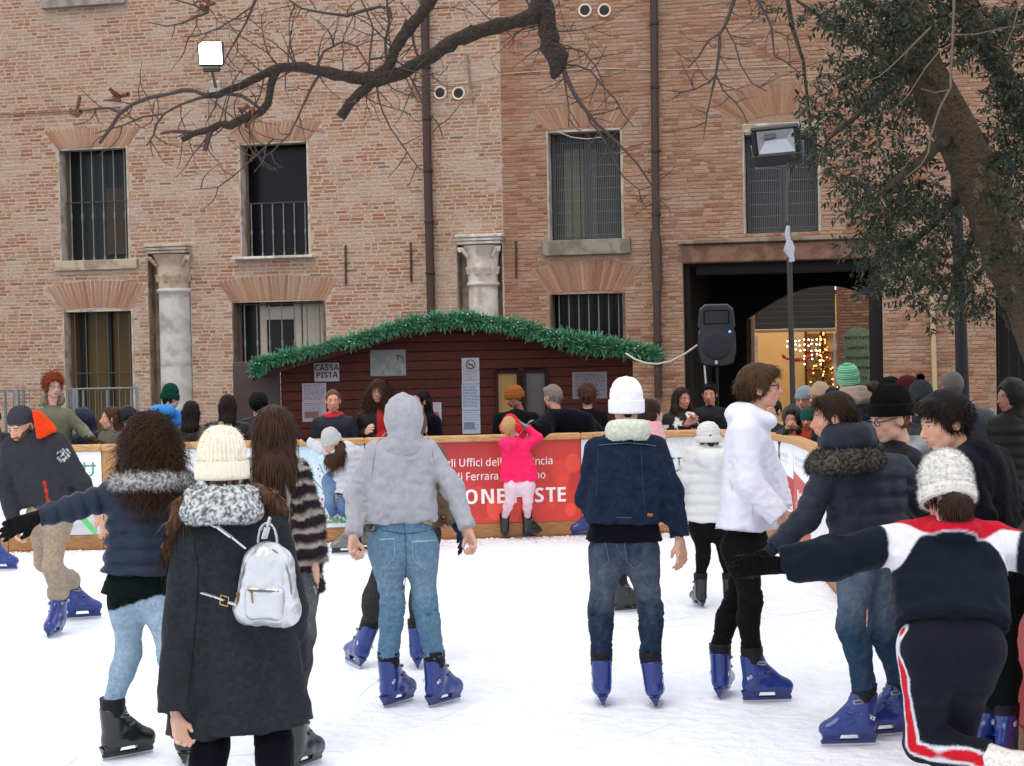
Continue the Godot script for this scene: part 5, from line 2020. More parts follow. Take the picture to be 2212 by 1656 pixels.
func build_evergreen() -> void:
	var r := RandomNumberGenerator.new()
	r.seed = 17
	var foot := at(2420, 1150, 12.2) * Vector3(1, 0, 1)
	var T := thing("evergreen_tree", "dark evergreen oak with a thick leaning trunk at the upper right", "tree", foot)
	var tips := []
	var tk := MB.new()
	tk.col = H("625344")
	var D := 12.2
	var s := F / D
	var pts := []
	var rad := []
	pts.append(foot); rad.append(0.3)
	for q: Array in [[2350, 960, 66], [2285, 800, 58], [2218, 650, 52], [2172, 545, 50], [2138, 452, 49], [2106, 372, 49], [2070, 292, 48], [2030, 215, 44], [1992, 140, 42], [1975, 60, 36], [1960, -60, 32]]:
		pts.append(at(q[0], q[1], D)); rad.append(q[2] / s)
	tk.tube(pts, rad, 22, true, 0.035, 3)
	for k in 150:                                          # plates of bark
		var j := r.randi_range(1, pts.size() - 2)
		var c: Vector3 = (pts[j] as Vector3).lerp(pts[j + 1], r.randf())
		var z := ((pts[j + 1] as Vector3) - (pts[j] as Vector3)).normalized()
		var side := z.cross(Vector3(r.randfn(), r.randfn(), r.randfn())).normalized()
		var rr: float = lerpf(rad[j], rad[j + 1], 0.5)
		tk.col = [H("74634f"), H("514435"), H("84735a"), H("634f40")][r.randi() % 4]
		tk.tube([c + side * rr * 0.93 - z * 0.05, c + side * rr * 0.985, c + side * rr * 0.93 + z * 0.06], [0.012, 0.028, 0.012], 6, true, 0.2, k)
	obj("trunk", tk.mesh(foot), M.bark, T)
	var boughs := [
		[[2230, 300, 22, 0.3], [2196, 228, 23, 0.2], [2169, 161, 24, 0.1], [2128, 94, 25], [2090, 20, 26], [2060, -60, 26]],
		[[2330, 520, 26, 0.5], [2280, 400, 24, 0.4], [2230, 300, 22, 0.3]],
		[[2060, 290, 20], [2010, 330, 12, -0.3], [1950, 380, 8, -0.6], [1900, 420, 5, -0.7]],
		[[2000, 160, 18], [1930, 130, 12, 0.3], [1850, 90, 8, 0.5], [1780, 40, 5, 0.6], [1720, 0, 3, 0.6]],
		[[2100, 380, 18], [2060, 440, 11, 0.5], [2000, 500, 8, 0.7], [1930, 560, 5, 0.8]],
		[[1990, 120, 16], [1900, 210, 9, -0.2], [1840, 260, 6, -0.3], [1790, 300, 4, -0.4], [1770, 350, 2, -0.4]],
		[[2128, 450, 14], [2090, 540, 9, 0.6], [2060, 620, 6, 0.8], [2040, 680, 3, 0.9]],
		[[1700, -10, 6, 0.6], [1712, 60, 5, 0.6], [1735, 130, 4, 0.6], [1745, 220, 3.4, 0.6], [1755, 300, 2.4, 0.6]],
		[[1980, 60, 14], [1900, 20, 9, -0.5], [1840, -20, 6, -0.7]],
		[[2140, 480, 12, 0.2], [2160, 560, 8, 0.7], [2170, 620, 5, 0.9]],
	]
	for q: Array in boughs:
		var mb := MB.new()
		mb.col = H("4c4034")
		limb(mb, q, D, r, tips, 0.05, 8)
		obj("branch", mb.mesh(foot), M.bark, T)
	# pale dead twigs hanging before the trunk
	for q: Array in [[[2062, -20, 4, -1.2], [2060, 60, 3.6, -1.2], [2054, 190, 3.4, -1.2], [2030, 235, 3, -1.2], [2012, 290, 3, -1.2], [2006, 330, 2.4, -1.2], [1990, 358, 2, -1.2], [1955, 385, 1.2, -1.2]], [[2056, 95, 2.4, -1.2], [2030, 110, 2.2, -1.2], [1998, 150, 2, -1.2], [1960, 210, 1.6, -1.2], [1920, 245, 1, -1.2]], [[2050, 195, 2, -1.2], [2020, 200, 1.8, -1.2], [1990, 192, 1.2, -1.2]], [[2010, 60, 3, -1.2], [1970, 100, 2.4, -1.2], [1930, 140, 2, -1.2], [1900, 165, 1.6, -1.2], [1870, 178, 1, -1.2]], [[2200, 20, 2, -1.2], [2190, 60, 1.8, -1.2], [2176, 95, 1.2, -1.2]], [[2056, 76, 2, -1.2], [2110, 74, 1.8, -1.2], [2170, 60, 1.6, -1.2], [2220, 50, 1.2, -1.2]]]:
		var mb := MB.new()
		mb.col = H("786658")
		for w: Array in q: w[2] *= 0.7
		limb(mb, q, D, r, tips, 0.02, 6)
		obj("dead_twig", mb.mesh(foot), M.twig, T)
	# leaves: sprays of small pointed leaves on short shoots, clump by clump
	var leaf := MB.new()
	for q: float in [-1.0, 1.0]:
		leaf.quad(Vector3(0, 0, 0), Vector3(q * 0.011, 0.004, 0.022), Vector3(q * 0.009, 0.003, 0.044), Vector3(0, -0.003, 0.066), Vector3.UP)
	var where: Array[Transform3D] = []
	var tint: Array[Color] = []
	var clumps := [[1900, 30, 90, 55, 950], [2000, 20, 80, 60, 800], [1820, 40, 55, 40, 260], [1760, 25, 40, 22, 110], [2100, 60, 70, 60, 420], [2190, 120, 60, 120, 900], [2195, 330, 50, 120, 700], [1930, 130, 60, 50, 560], [1860, 120, 55, 50, 330], [1880, 190, 60, 40, 420], [1960, 200, 45, 45, 420], [1800, 165, 45, 45, 170], [1780, 240, 45, 40, 170], [1850, 250, 60, 40, 300], [1920, 270, 50, 45, 220], [1760, 310, 45, 50, 240], [1810, 330, 50, 40, 190], [1900, 330, 60, 35, 260], [1960, 360, 50, 40, 300], [1840, 390, 50, 32, 200], [1900, 420, 70, 40, 520], [1980, 430, 60, 50, 640], [2040, 470, 45, 60, 520], [1870, 470, 45, 35, 240], [1930, 500, 60, 45, 560], [1880, 540, 50, 32, 330], [1960, 560, 50, 40, 420], [2010, 570, 45, 50, 480], [1910, 610, 40, 30, 240], [1970, 630, 40, 26, 210], [2060, 620, 40, 50, 330], [2100, 560, 40, 60, 420], [2110, 640, 40, 40, 260], [2030, 690, 30, 22, 70], [2180, 480, 40, 70, 300], [2190, 300, 50, 190, 1300], [2205, 560, 26, 110, 380], [2170, 60, 60, 60, 500], [2050, 60, 90, 80, 800], [1960, 90, 60, 80, 600], [2300, 250, 120, 200, 900], [1690, 8, 22, 14, 50], [1730, 180, 16, 40, 40], [1990, 300, 40, 50, 160]]
	for c: Array in clumps:
		var n: int = int(c[4] * 1.15) / 9
		for k in n:
			var a := r.randf() * TAU
			var q := sqrt(r.randf())
			var base := at(c[0] + cos(a) * q * c[2], c[1] + sin(a) * q * c[3], D + r.randf_range(-0.9, 1.1))
			var axis := Vector3(r.randfn() - 0.3, r.randf_range(-1.1, 0.3), r.randfn()).normalized()
			var tone := r.randf()
			for m in 9:
				var p := base + axis * m * 0.019
				var turn := axis.cross(Vector3(r.randfn(), r.randfn(), r.randfn())).normalized()
				var zz := (axis * 0.7 + turn + Vector3(0, -0.25, 0)).normalized()
				var up := Vector3(r.randfn() * 0.5, 1, r.randfn() * 0.5)
				var xx := up.cross(zz).normalized()
				where.append(Transform3D(Basis(xx, zz.cross(xx), zz) * r.randf_range(0.62, 1.02), p - foot))
				var g := H("2e352b").lerp(H("484f40"), tone * r.randf())
				tint.append(g.lerp(H("6a6c52"), 0.4 if r.randf() < 0.12 else 0.0))
	var mm := MultiMesh.new()
	mm.transform_format = MultiMesh.TRANSFORM_3D
	mm.use_colors = true
	mm.mesh = leaf.mesh()
	mm.instance_count = where.size()
	for i in where.size():
		mm.set_instance_transform(i, where[i])
		mm.set_instance_color(i, tint[i])
	var mi := MultiMeshInstance3D.new()
	mi.name = "foliage"
	mi.multimesh = mm
	mi.material_override = M.leaf
	mi.set_meta("kind", "stuff")
	T.add_child(mi, true)


# ---------------------------------------------------------------- skates
var skate_protos := {}

func skate_proto(kind: String) -> Node3D:
	if skate_protos.has(kind):
		return skate_protos[kind]
	var shell: Color = {"blue": H("1c3280"), "black": H("1c1d1f"), "white": H("e6e2da"), "grey": H("6d6f6a")}[kind]
	var dark := H("1b1b1d")
	var root := Node3D.new()
	root.name = "skate"
	var f := field(0.007, 0.03)
	f.cap(Vector3(0, 0.125, -0.05), Vector3(0, 0.275, -0.062), 0.052, 0.058, shell, 1)
	f.cap(Vector3(0, 0.16, -0.03), Vector3(0, 0.27, -0.028), 0.05, 0.05, shell, 1)
	f.cap(Vector3(0, 0.095, -0.06), Vector3(0, 0.095, 0.02), 0.047, 0.047, shell)
	f.cap(Vector3(0, 0.094, 0.02), Vector3(0.004, 0.088, 0.142), 0.048, 0.046, shell)
	f.cap(Vector3(0, 0.20, 0.0), Vector3(0.002, 0.115, 0.105), 0.044, 0.036, shell)
	f.planes = [[0.0, -1.0, 0.0, -0.07], [0.0, 1.0, 0.0, 0.275]]
	f.run()
	var mb := MB.new()
	mb.add(f.result)
	for q: Array in [[0.176, 0.05], [0.235, -0.02]]:      # shell seams and straps
		mb.col = shell * 0.7
		mb.col.a = 1
		mb.tube([Vector3(-0.05, q[0], q[1] - 0.035), Vector3(-0.035, q[0] + 0.006, q[1]), Vector3(0, q[0] + 0.012, q[1] + 0.016), Vector3(0.035, q[0] + 0.006, q[1]), Vector3(0.05, q[0], q[1] - 0.035)], [0.009], 6)
	obj("boot", mb.mesh(), M.shell, root)
	f = field(0.01, 0.02)
	f.cap(Vector3(0, 0.25, -0.048), Vector3(0, 0.325, -0.052), 0.062, 0.066, dark, 1, 0.03, 0.004)
	f.run()
	mb = MB.new()
	mb.add(f.result)
	obj("liner_cuff", mb.mesh(), M.nylon, root)
	mb = MB.new()
	mb.col = shell * 0.82 if kind != "white" else H("2a2a2c")
	mb.col.a = 1
	if kind == "grey": mb.col = dark
	# blade holder: sole plate, two pillars, runner
	mb.box(Vector3(0, 0.07, 0.035), Vector3(0.066, 0.014, 0.275), Basis.IDENTITY, 0.005)
	mb.box(Vector3(0, 0.026, 0.035), Vector3(0.02, 0.024, 0.285), Basis.IDENTITY, 0.006)
	for q: Array in [[-0.062, 0.085], [0.125, 0.08]]:
		for s: float in [-1.0, 1.0]:
			mb.quad(Vector3(s * 0.009, 0.03, q[0] - q[1] * 0.5), Vector3(s * 0.009, 0.03, q[0] + q[1] * 0.5), Vector3(s * 0.028, 0.068, q[0] + q[1] * 0.62), Vector3(s * 0.028, 0.068, q[0] - q[1] * 0.62), Vector3(s, -0.4, 0))
			mb.quad(Vector3(-0.009, 0.03, q[0] + s * q[1] * 0.5), Vector3(0.009, 0.03, q[0] + s * q[1] * 0.5), Vector3(0.028, 0.068, q[0] + s * q[1] * 0.62), Vector3(-0.028, 0.068, q[0] + s * q[1] * 0.62), Vector3(0, 0, s))
	obj("blade_holder", mb.mesh(), M.shell, root)
	mb = MB.new()
	mb.col = H("c8ccd2")
	mb.box(Vector3(0, 0.008, 0.035), Vector3(0.004, 0.016, 0.28), Basis.IDENTITY, 0.001)
	obj("blade", mb.mesh(), M.steel, root)
	for s: float in [-1.0, 1.0]:
		mb = MB.new()
		mb.col = H("8c9096")
		mb.box(Vector3(s * 0.05, 0.235, -0.01), Vector3(0.016, 0.022, 0.06), Basis(Vector3.RIGHT, 0.1), 0.005)
		mb.col = H("3a3c40")
		mb.box(Vector3(s * 0.056, 0.237, -0.006), Vector3(0.012, 0.01, 0.04), Basis(Vector3.RIGHT, 0.1), 0.003)
		obj("buckle", mb.mesh(), M.steel if kind != "blue" else M.plastic, root)
	for s: float in [-1.0, 1.0]:
		mb = MB.new()
		mb.col = H("a9adb3")
		mb.lathe([[0.0, 0.006], [0.008, 0.004], [0.01, 0.0]], 10, Transform3D(Basis(Vector3.BACK, -s * PI / 2), Vector3(s * 0.048, 0.105, -0.045)))
		obj("rivet", mb.mesh(), M.steel, root)
	if kind == "blue":
		for s: float in [-1.0, 1.0]:
			text("lettering", "ROCES", 0.026, Transform3D(Basis(Vector3.UP, s * PI / 2) * Basis(Vector3.BACK, 0.5 if s < 0 else -0.5), Vector3(s * 0.0545, 0.165, -0.055)), flat("d6d9de", 0.5), root, true)
	skate_protos[kind] = root
	return root


# ---------------------------------------------------------------- people
func hand_field(w: Vector3, along: Vector3, thumb: Vector3, curl: float, g: float, col: Color, cell: float, spread := 0.0) -> Field:
	var f := field(cell, 0.011 * g)
	var x := along.normalized()
	var z := (thumb - x * thumb.dot(x)).normalized()
	var y := z.cross(x)
	f.cap(w - x * 0.05 * g, w + x * 0.015 * g, 0.026 * g, 0.025 * g, col)
	for i in 4:
		var zz := (0.03 - i * 0.02) * g
		var k := w + x * (0.088 - absf(i - 1.2) * 0.004) * g + z * zz
		f.cap(w + x * 0.012 * g + z * zz * 0.6, k, 0.0165 * g, 0.0115 * g, col)
		var p := k
		var a := 0.18 * curl + 0.12
		var len: float = [0.044, 0.05, 0.046, 0.036][i] * g
		var fan := z * (1.5 - i) * (0.07 + spread)
		for s in 3:
			var d := (x * cos(a) + y * sin(a) + fan * cos(a)).normalized()
			var q := p + d * len
			f.cap(p, q, (0.0098 - s * 0.0008) * g, (0.0092 - s * 0.001) * g, col)
			p = q
			a += curl * (0.95 if s == 0 else 0.7) + 0.12
			len *= 0.66
	var t0 := w + x * 0.025 * g + z * 0.022 * g
	var d0 := (x * 0.75 + z * (0.75 - 0.3 * curl) + y * (0.25 + 0.3 * curl)).normalized()
	var t1 := t0 + d0 * 0.045 * g
	var d1 := (x * 0.95 + z * (0.2 - 0.35 * curl) + y * (0.25 + 0.5 * curl)).normalized()
	f.cap(t0, t1, 0.0155 * g, 0.0118 * g, col)
	f.cap(t1, t1 + d1 * 0.034 * g, 0.0112 * g, 0.0095 * g, col)
	return f

func head_field(tf: Transform3D, skin: Color, o: Dictionary) -> Field:
	var f := field(o.get("hc", 0.0055), 0.022)
	f.tf = tf
	var dark: Color = H(o.get("brow", "3a2a20"))
	var lip := skin.lerp(H("a8504c"), 0.4)
	f.ell(Vector3(0, 0.032, -0.014), Vector3(0.074, 0.086, 0.096), skin)
	f.ell(Vector3(0, -0.03, 0.028), Vector3(0.058, 0.078, 0.06), skin)
	f.cap(Vector3(-0.034, -0.068, 0.02), Vector3(0.034, -0.068, 0.02), 0.03, 0.03, skin)
	f.cap(Vector3(-0.01, -0.092, 0.058), Vector3(0.01, -0.092, 0.058), 0.019, 0.019, skin)
	f.cap(Vector3(0, 0.012, 0.084), Vector3(0, -0.028, 0.108), 0.007, 0.0115, skin)
	f.ell(Vector3(0, -0.034, 0.096), Vector3(0.017, 0.009, 0.014), skin)
	f.cap(Vector3(-0.032, 0.024, 0.074), Vector3(0.032, 0.024, 0.074), 0.012, 0.012, skin)
	for s: float in [-1.0, 1.0]:
		f.ell(Vector3(s * 0.036, -0.024, 0.056), Vector3(0.024, 0.024, 0.024), skin)
		f.ell(Vector3(s * 0.0785, -0.008, -0.014), Vector3(0.011, 0.033, 0.021), skin)
	for s: float in [-1.0, 1.0]:
		f.ell(Vector3(s * 0.031, 0.005, 0.098), Vector3(0.017, 0.012, 0.016), skin, 4)
	for s: float in [-1.0, 1.0]:
		f.ell(Vector3(s * 0.031, 0.004, 0.0745), Vector3(0.0135, 0.0105, 0.0125), skin)
	var smile: float = o.get("smile", 0.0)
	f.cap(Vector3(0, -0.0575, 0.0865), Vector3(-0.02, -0.0575 + smile, 0.078), 0.0065, 0.004, lip)
	f.cap(Vector3(0, -0.0575, 0.0865), Vector3(0.02, -0.0575 + smile, 0.078), 0.0065, 0.004, lip)
	f.cap(Vector3(-0.012, -0.068, 0.082), Vector3(0.012, -0.068, 0.082), 0.0075, 0.0075, lip)
	f.cap(Vector3(0, -0.05, -0.022), Vector3(0, -0.19, -0.035), 0.05, 0.056, skin)
	var beard: bool = o.get("beard", false)
	var teeth: bool = o.get("teeth", false)
	f.paint = func(p: Vector3, c: Color) -> Color:
		var ax := absf(p.x)
		if p.z > 0.06:
			var e := Vector2(ax - 0.031, p.y - 0.004)
			if e.length() < 0.0055: return Color(0.012, 0.008, 0.006)
			if absf(e.x) < 0.0125 and absf(e.y) < 0.0052: return Color(0.5, 0.46, 0.42).lerp(skin, 0.45)
			if absf(e.x) < 0.015 and e.y > 0.004 and e.y < 0.0085: return dark.lerp(skin, 0.25)
			if ax > 0.012 and ax < 0.048 and absf(p.y - 0.0255 + (ax - 0.03) * (ax - 0.03) * 6.0) < 0.0042: return dark.lerp(skin, 0.2)
			if ax < 0.014 and absf(p.y + 0.063 - smile * 0.3) < (0.0035 if teeth else 0.0016): return Color(0.62, 0.56, 0.5) if teeth else Color(0.10, 0.03, 0.03)
			if absf(p.y + 0.041) < 0.003 and ax > 0.004 and ax < 0.011: return skin * 0.4
		if beard and p.z > -0.01 and (p.y < -0.05 + maxf(0.0, ax - 0.035) * 1.2 or (p.y < -0.043 and ax < 0.03)) and not (ax < 0.018 and absf(p.y + 0.063) < 0.008) and p.y > -0.125:
			return dark.lerp(skin, 0.18)
		if p.z > 0.03 and ax > 0.022 and ax < 0.055 and p.y < -0.005 and p.y > -0.045:
			return c.lerp(H("c8705c"), 0.22)
		if p.z > 0.09 and p.y < -0.015: return c.lerp(H("c8705c"), 0.2)
		return c
	return f

func hair_part(parent: Node3D, tf: Transform3D, hd: Vector3, o: Dictionary, shift: Vector3) -> void:
	# a cap of hair with strands over it; style: short, long, curly, afro, bun, fringe
	var style: String = o.get("style", "short")
	var c: Color = H(o.get("hair", "2a1e18"))
	var hat: bool = o.has("hat")
	var len: float = o.get("hair_len", {"short": 0.05, "long": 0.34, "curly": 0.3, "afro": 0.07, "bun": 0.05, "fringe": 0.06}[style])
	var f := field(o.get("hairc", 0.009), 0.03)
	f.tf = tf
	f.wr = 0.022 if style in ["curly", "afro"] else 0.005
	f.wf = Vector3(40, 12, 40) if style == "long" else Vector3(30, 30, 30)
	var grow: float = {"afro": 0.03, "curly": 0.022, "long": 0.012, "short": 0.013, "bun": 0.008, "fringe": 0.018}[style]
	if not hat and style == "fringe":
		f.cap(Vector3(-0.04, 0.075, 0.075), Vector3(0.045, 0.08, 0.07), 0.024, 0.026, c)
	if not hat:
		f.ell(Vector3(0, 0.036, -0.018), Vector3(0.076 + grow, 0.088 + grow, 0.097 + grow), c)
		f.ell(Vector3(0, -0.045, 0.1), Vector3(0.11, 0.125 if style != "fringe" else 0.102, 0.092), c, 4)
		f.cap(Vector3(0, 0.0, -0.075), Vector3(0, -0.06, -0.07), 0.055 + grow * 0.5, 0.03, c)
		if style in ["short", "fringe"]:
			f.cap(Vector3(-0.03, 0.085, 0.06), Vector3(0.035, 0.09, 0.06), 0.025, 0.025, c)
	else:
		f.cap(Vector3(0, 0.0, -0.07), Vector3(0, -0.06, -0.065), 0.05, 0.028, c)
		for s: float in [-1.0, 1.0]:
			f.cap(Vector3(s * 0.06, 0.01, -0.03), Vector3(s * 0.06, -0.05, -0.04), 0.026, 0.014, c)
	var fields := [f]
	var inv := tf.basis.orthonormalized()
	var down := Vector3.DOWN
	var back := -(inv.z - Vector3.UP * inv.z.y).normalized()
	if style in ["long", "curly"]:                         # the fall of the hair, in world axes
		var w := field(0.012, 0.05)
		w.wr = 0.014 if style == "long" else 0.035
		w.wf = Vector3(45, 9, 45) if style == "long" else Vector3(28, 22, 28)
		var side := Vector3.UP.cross(back).normalized()
		var sc: float = tf.basis.get_scale().x
		var lay: float = o.get("lay", 0.045)
		var drift: Vector3 = o.get("drift", Vector3.ZERO)
		for s: float in ([-1.0, 0.0, 1.0] if not o.get("no_fall", false) else []):
			var a := tf * Vector3(s * 0.055, -0.07 if hat else 0.0, -0.05)
			var m := a + (down * 0.16 + back * lay + side * s * 0.02) * sc
			var e := a + down * len + (back * lay * 0.8 + side * s * 0.015) * sc + drift
			var fat := (0.072 if style == "curly" else 0.05) * sc
			w.cap(a, m, fat, fat, c)
			w.cap(m, e, fat, fat * 0.55, c)
		if o.get("front_hair", false):
			for s: float in [-1.0, 1.0]:
				var a := tf * Vector3(s * 0.08, -0.06 if hat else 0.01, 0.0)
				w.cap(a, tf * Vector3(s * 0.108, -0.12, 0.0), (0.038 if style == "curly" else 0.028) * sc, (0.05 if style == "curly" else 0.035) * sc, c)
				w.cap(tf * Vector3(s * 0.1, -0.12, 0.02), tf * Vector3(s * 0.1, -0.12 - len * 0.6, 0.06), (0.055 if style == "curly" else 0.036) * sc, 0.02 * sc, c)
		for q: Array in o.get("falls", []):                # locks laid over the shoulders: [[u, v, depth, radius], ...]
			for k in q.size() - 1:
				w.cap(at(q[k][0], q[k][1], q[k][2]), at(q[k + 1][0], q[k + 1][1], q[k + 1][2]), q[k][3], q[k + 1][3], c)
		fields.append(w)
	if style == "bun":
		var w := field(0.009, 0.02)
		w.tf = tf
		w.wr = 0.006
		w.wf = Vector3(50, 20, 50)
		var b: Vector3 = o.get("bun_at", Vector3(0, -0.05, -0.15))
		w.ell(b, Vector3(0.06, 0.048, 0.05), c)
		w.cap(b, Vector3(0, -0.01, -0.08), 0.025, 0.03, c)
		fields.append(w)
	var n: int = o.get("strands", 0)
	var r := RandomNumberGenerator.new()
	r.seed = int(absf(hd.x * 1000.0)) + 5
	var after := func(mb: MB) -> void:
		var src := mb.v.duplicate()
		var nor := mb.n.duplicate()
		if src.is_empty():
			return
		for i in n:
			var j := r.randi() % src.size()
			var p := src[j]
			var nn := nor[j]
			if hat and (inv.inverse() * (p - hd)).y > -0.055:
				continue
			if r.randf() < 0.35 and style in ["short", "fringe", "afro"] and nn.y < -0.3:
				continue
			var pts := [p - nn * 0.002]
			var d := (down * 1.1 + nn * 0.25 + back * 0.1).normalized() if style in ["long", "curly", "bun"] else ((nn * 0.12 + Vector3(r.randfn(), r.randfn(), r.randfn()) * 0.16 + inv.z * (0.45 if (p - hd).dot(inv.y) > 0.06 * tf.basis.get_scale().x else -0.15) + down * 0.4).normalized() if style != "afro" else nn)
			d = (d - nn * minf(0.0, d.dot(nn))).normalized()
			var l := r.randf_range(0.05, 0.11) * (1.0 if style == "long" else 1.5 if style == "curly" else 0.42) * (0.8 if style == "afro" else 1.0)
			var ph := r.randf() * TAU
			var amp := 1.3 if style in ["curly", "afro"] else 0.1
			var sd := d.cross(nn).normalized()
			var segs := 9 if style in ["curly", "afro"] else 5
			for k in segs:
				var dd := d + (sd * sin(ph + k * 1.3) + nn * cos(ph + k * 1.3) * 0.6) * amp + down * 0.08 * k
				pts.append(pts[-1] + dd.normalized() * l / 5.0)
			mb.col = (c * r.randf_range(0.75, 1.7)).lerp(H("8a5a38") * 0.6, 0.12 * r.randf())
			mb.col.a = 1
			mb.ribbon(pts, 0.0045, 0.0012, nn, hd)
	later("hair", fields, M.hair, parent, shift, after)

func hat_part(parent: Node3D, tf: Transform3D, o: Dictionary, shift: Vector3) -> void:
	# knitted caps: {hat, hat_style: beanie / cable / pompom / stripe / band, tall, tilt, cuff}
	var c := H(o.hat)
	var st: String = o.get("hat_style", "beanie")
	var tall: float = o.get("tall", 0.0)
	var low: float = o.get("hat_low", 0.0)
	var prof := []
	var wide: float = o.get("hat_wide", 1.0)
	var N := 22
	for i in N + 1:
		var t := float(i) / N
		var y := -0.005 + low + t * (0.145 + tall - low)
		var e := clampf((y - 0.035) / (0.105 + tall), 0.0, 1.0)
		prof.append([0.087 * wide * sqrt(maxf(0.0, 1.0 - pow(e, 2.3 + tall * 8.0))) * (1.0 if e < 0.98 else 0.55), y])
	prof.append([0.0, 0.1405 + tall])
	var m := MB.new()
	m.col = c
	var lean: float = o.get("tilt", -0.12)
	var t2 := tf * Transform3D(Basis(Vector3.RIGHT, lean), Vector3(0, 0, -0.012))
	var ribs: int = o.get("ribs", 30)
	var sd := wob
	var bump := func(a: float, t: float) -> float:
		var fold := 0.004 * sd.get_noise_2d(a * 1.5 + 3.0, t * 6.0)
		if st == "cable":
			var ph := fposmod(a / TAU * 9.0, 1.0)
			var br := absf(sin(PI * ph))
			return fold + 0.012 * br * (0.55 + 0.45 * sin(t * 40.0 + (6.0 if ph > 0.5 else 0.0) + floor(a / TAU * 9.0))) * (1.0 - t * 0.5)
		if st == "stripe":
			return fold + 0.005 * sin(t * 62.0)
		return fold + 0.0022 * cos(a * ribs)
	var tint := func(a: float, t: float) -> Color:
		if st == "stripe":
			return c.lerp(H("b4d8c0"), 0.75 * clampf(sin(t * 62.0) * 1.5, 0.0, 1.0))
		return c * (1.0 + 0.05 * cos(a * ribs))
	m.lathe(prof, ribs * 6 if st != "cable" else 180, t2, 1.17, bump, tint)
	if o.get("cuff", true) and st in ["beanie", "pompom"]:
		var ch: float = o.get("cuff_h", 0.05)
		m.lathe([[0.0885 * wide, -0.01 + low], [0.0955 * wide, -0.012 + low], [0.0975 * wide, 0.0 + low], [0.0975 * wide, ch - 0.008 + low], [0.095 * wide, ch + low], [0.088 * wide, ch + 0.001 + low]], 150, t2, 1.16, func(a: float, t: float) -> float: return 0.002 * cos(a * ribs))
	elif st == "cable":
		m.lathe([[0.088, -0.02 + low], [0.101, -0.018 + low], [0.104, 0.01 + low], [0.1, 0.03 + low], [0.088, 0.032 + low]], 180, t2, 1.16, func(a: float, t: float) -> float: return 0.002 * cos(a * 60.0))
	m.renormal()
	var r := RandomNumberGenerator.new()
	r.seed = 12
	if o.get("fuzz", 0) > 0:
		var nv := m.v.size()
		for i in int(o.fuzz):
			var j := r.randi() % nv
			var d := (m.n[j] + Vector3(r.randfn(), r.randfn(), r.randfn()) * 0.6).normalized()
			var s := d.cross(Vector3(r.randfn(), r.randfn(), r.randfn())).normalized() * 0.0008
			m.col = c
			var p := m.v[j]
			var k := m.vert(p - s, m.n[j]); m.vert(p + s, m.n[j]); m.vert(p + d * r.randf_range(0.008, 0.018), m.n[j])
			m.tri(k, k + 1, k + 2, m.n[j])
	if st == "pompom":
		var top := t2 * Vector3(0, 0.155 + tall, -0.005)
		for i in 900:
			var d := Vector3(r.randfn(), r.randfn(), r.randfn()).normalized()
			var s := d.cross(Vector3(r.randfn(), r.randfn(), 0.1)).normalized() * 0.003
			m.col = H(o.get("pom", o.hat)) * r.randf_range(0.7, 1.2)
			m.col.a = 1
			var k := m.vert(top + d * 0.01 - s, d); m.vert(top + d * 0.01 + s, d); m.vert(top + d * r.randf_range(0.035, 0.048), d)
			m.tri(k, k + 1, k + 2, d)
	if o.has("hat_tag"):
		m.col = H(o.hat_tag)
		var hv: Vector3 = o.get("tag_at", Vector3(0.0, 0.03, 0.1))
		m.box(t2 * hv, Vector3(0.03, 0.022, 0.004), t2.basis.orthonormalized() * Basis(Vector3.UP, atan2(hv.x, hv.z)), 0.001)
	obj("hat", m.mesh(shift), M.knit, parent)

func ring(f: Field, c: Vector3, bs: Basis, rx: float, rz: float, r: float, col: Color, n := 10, from := 0.0, to := TAU, rise := 0.0) -> void:
	for i in n:
		var a := lerpf(from, to, float(i) / n)
		var b := lerpf(from, to, float(i + 1) / n)
		var y0 := rise * -cos(a)
		var y1 := rise * -cos(b)
		f.cap(c + bs * Vector3(sin(a) * rx, y0, cos(a) * rz), c + bs * Vector3(sin(b) * rx, y1, cos(b) * rz), r, r, col)

func fuzz_after(n: int, len: float, hang: float, seed: int, w := 0.003, vary := 0.35) -> Callable:
	return func(mb: MB) -> void:
		var r := RandomNumberGenerator.new()
		r.seed = seed
		var nv := mb.v.size()
		if nv == 0: return
		for i in n:
			var j := r.randi() % nv
			var nn := mb.n[j]
			var d := (nn + Vector3(r.randfn(), r.randfn(), r.randfn()) * 0.45 + Vector3.DOWN * hang).normalized()
			var s := d.cross(Vector3(r.randfn(), r.randfn(), r.randfn())).normalized() * w * 0.5
			mb.col = mb.c[j] * r.randf_range(1.0 - vary, 1.0 + vary)
			mb.col.a = 1
			var p := mb.v[j] - nn * 0.002
			var k := mb.vert(p - s, nn)
			mb.vert(p + s, nn)
			mb.vert(p + d * len * r.randf_range(0.6, 1.2), nn)
			mb.tri(k, k + 1, k + 2, nn)

func px(a: Array, d: float) -> Vector3:
	return at(a[0], a[1], d + (a[2] if a.size() > 2 else 0.0))

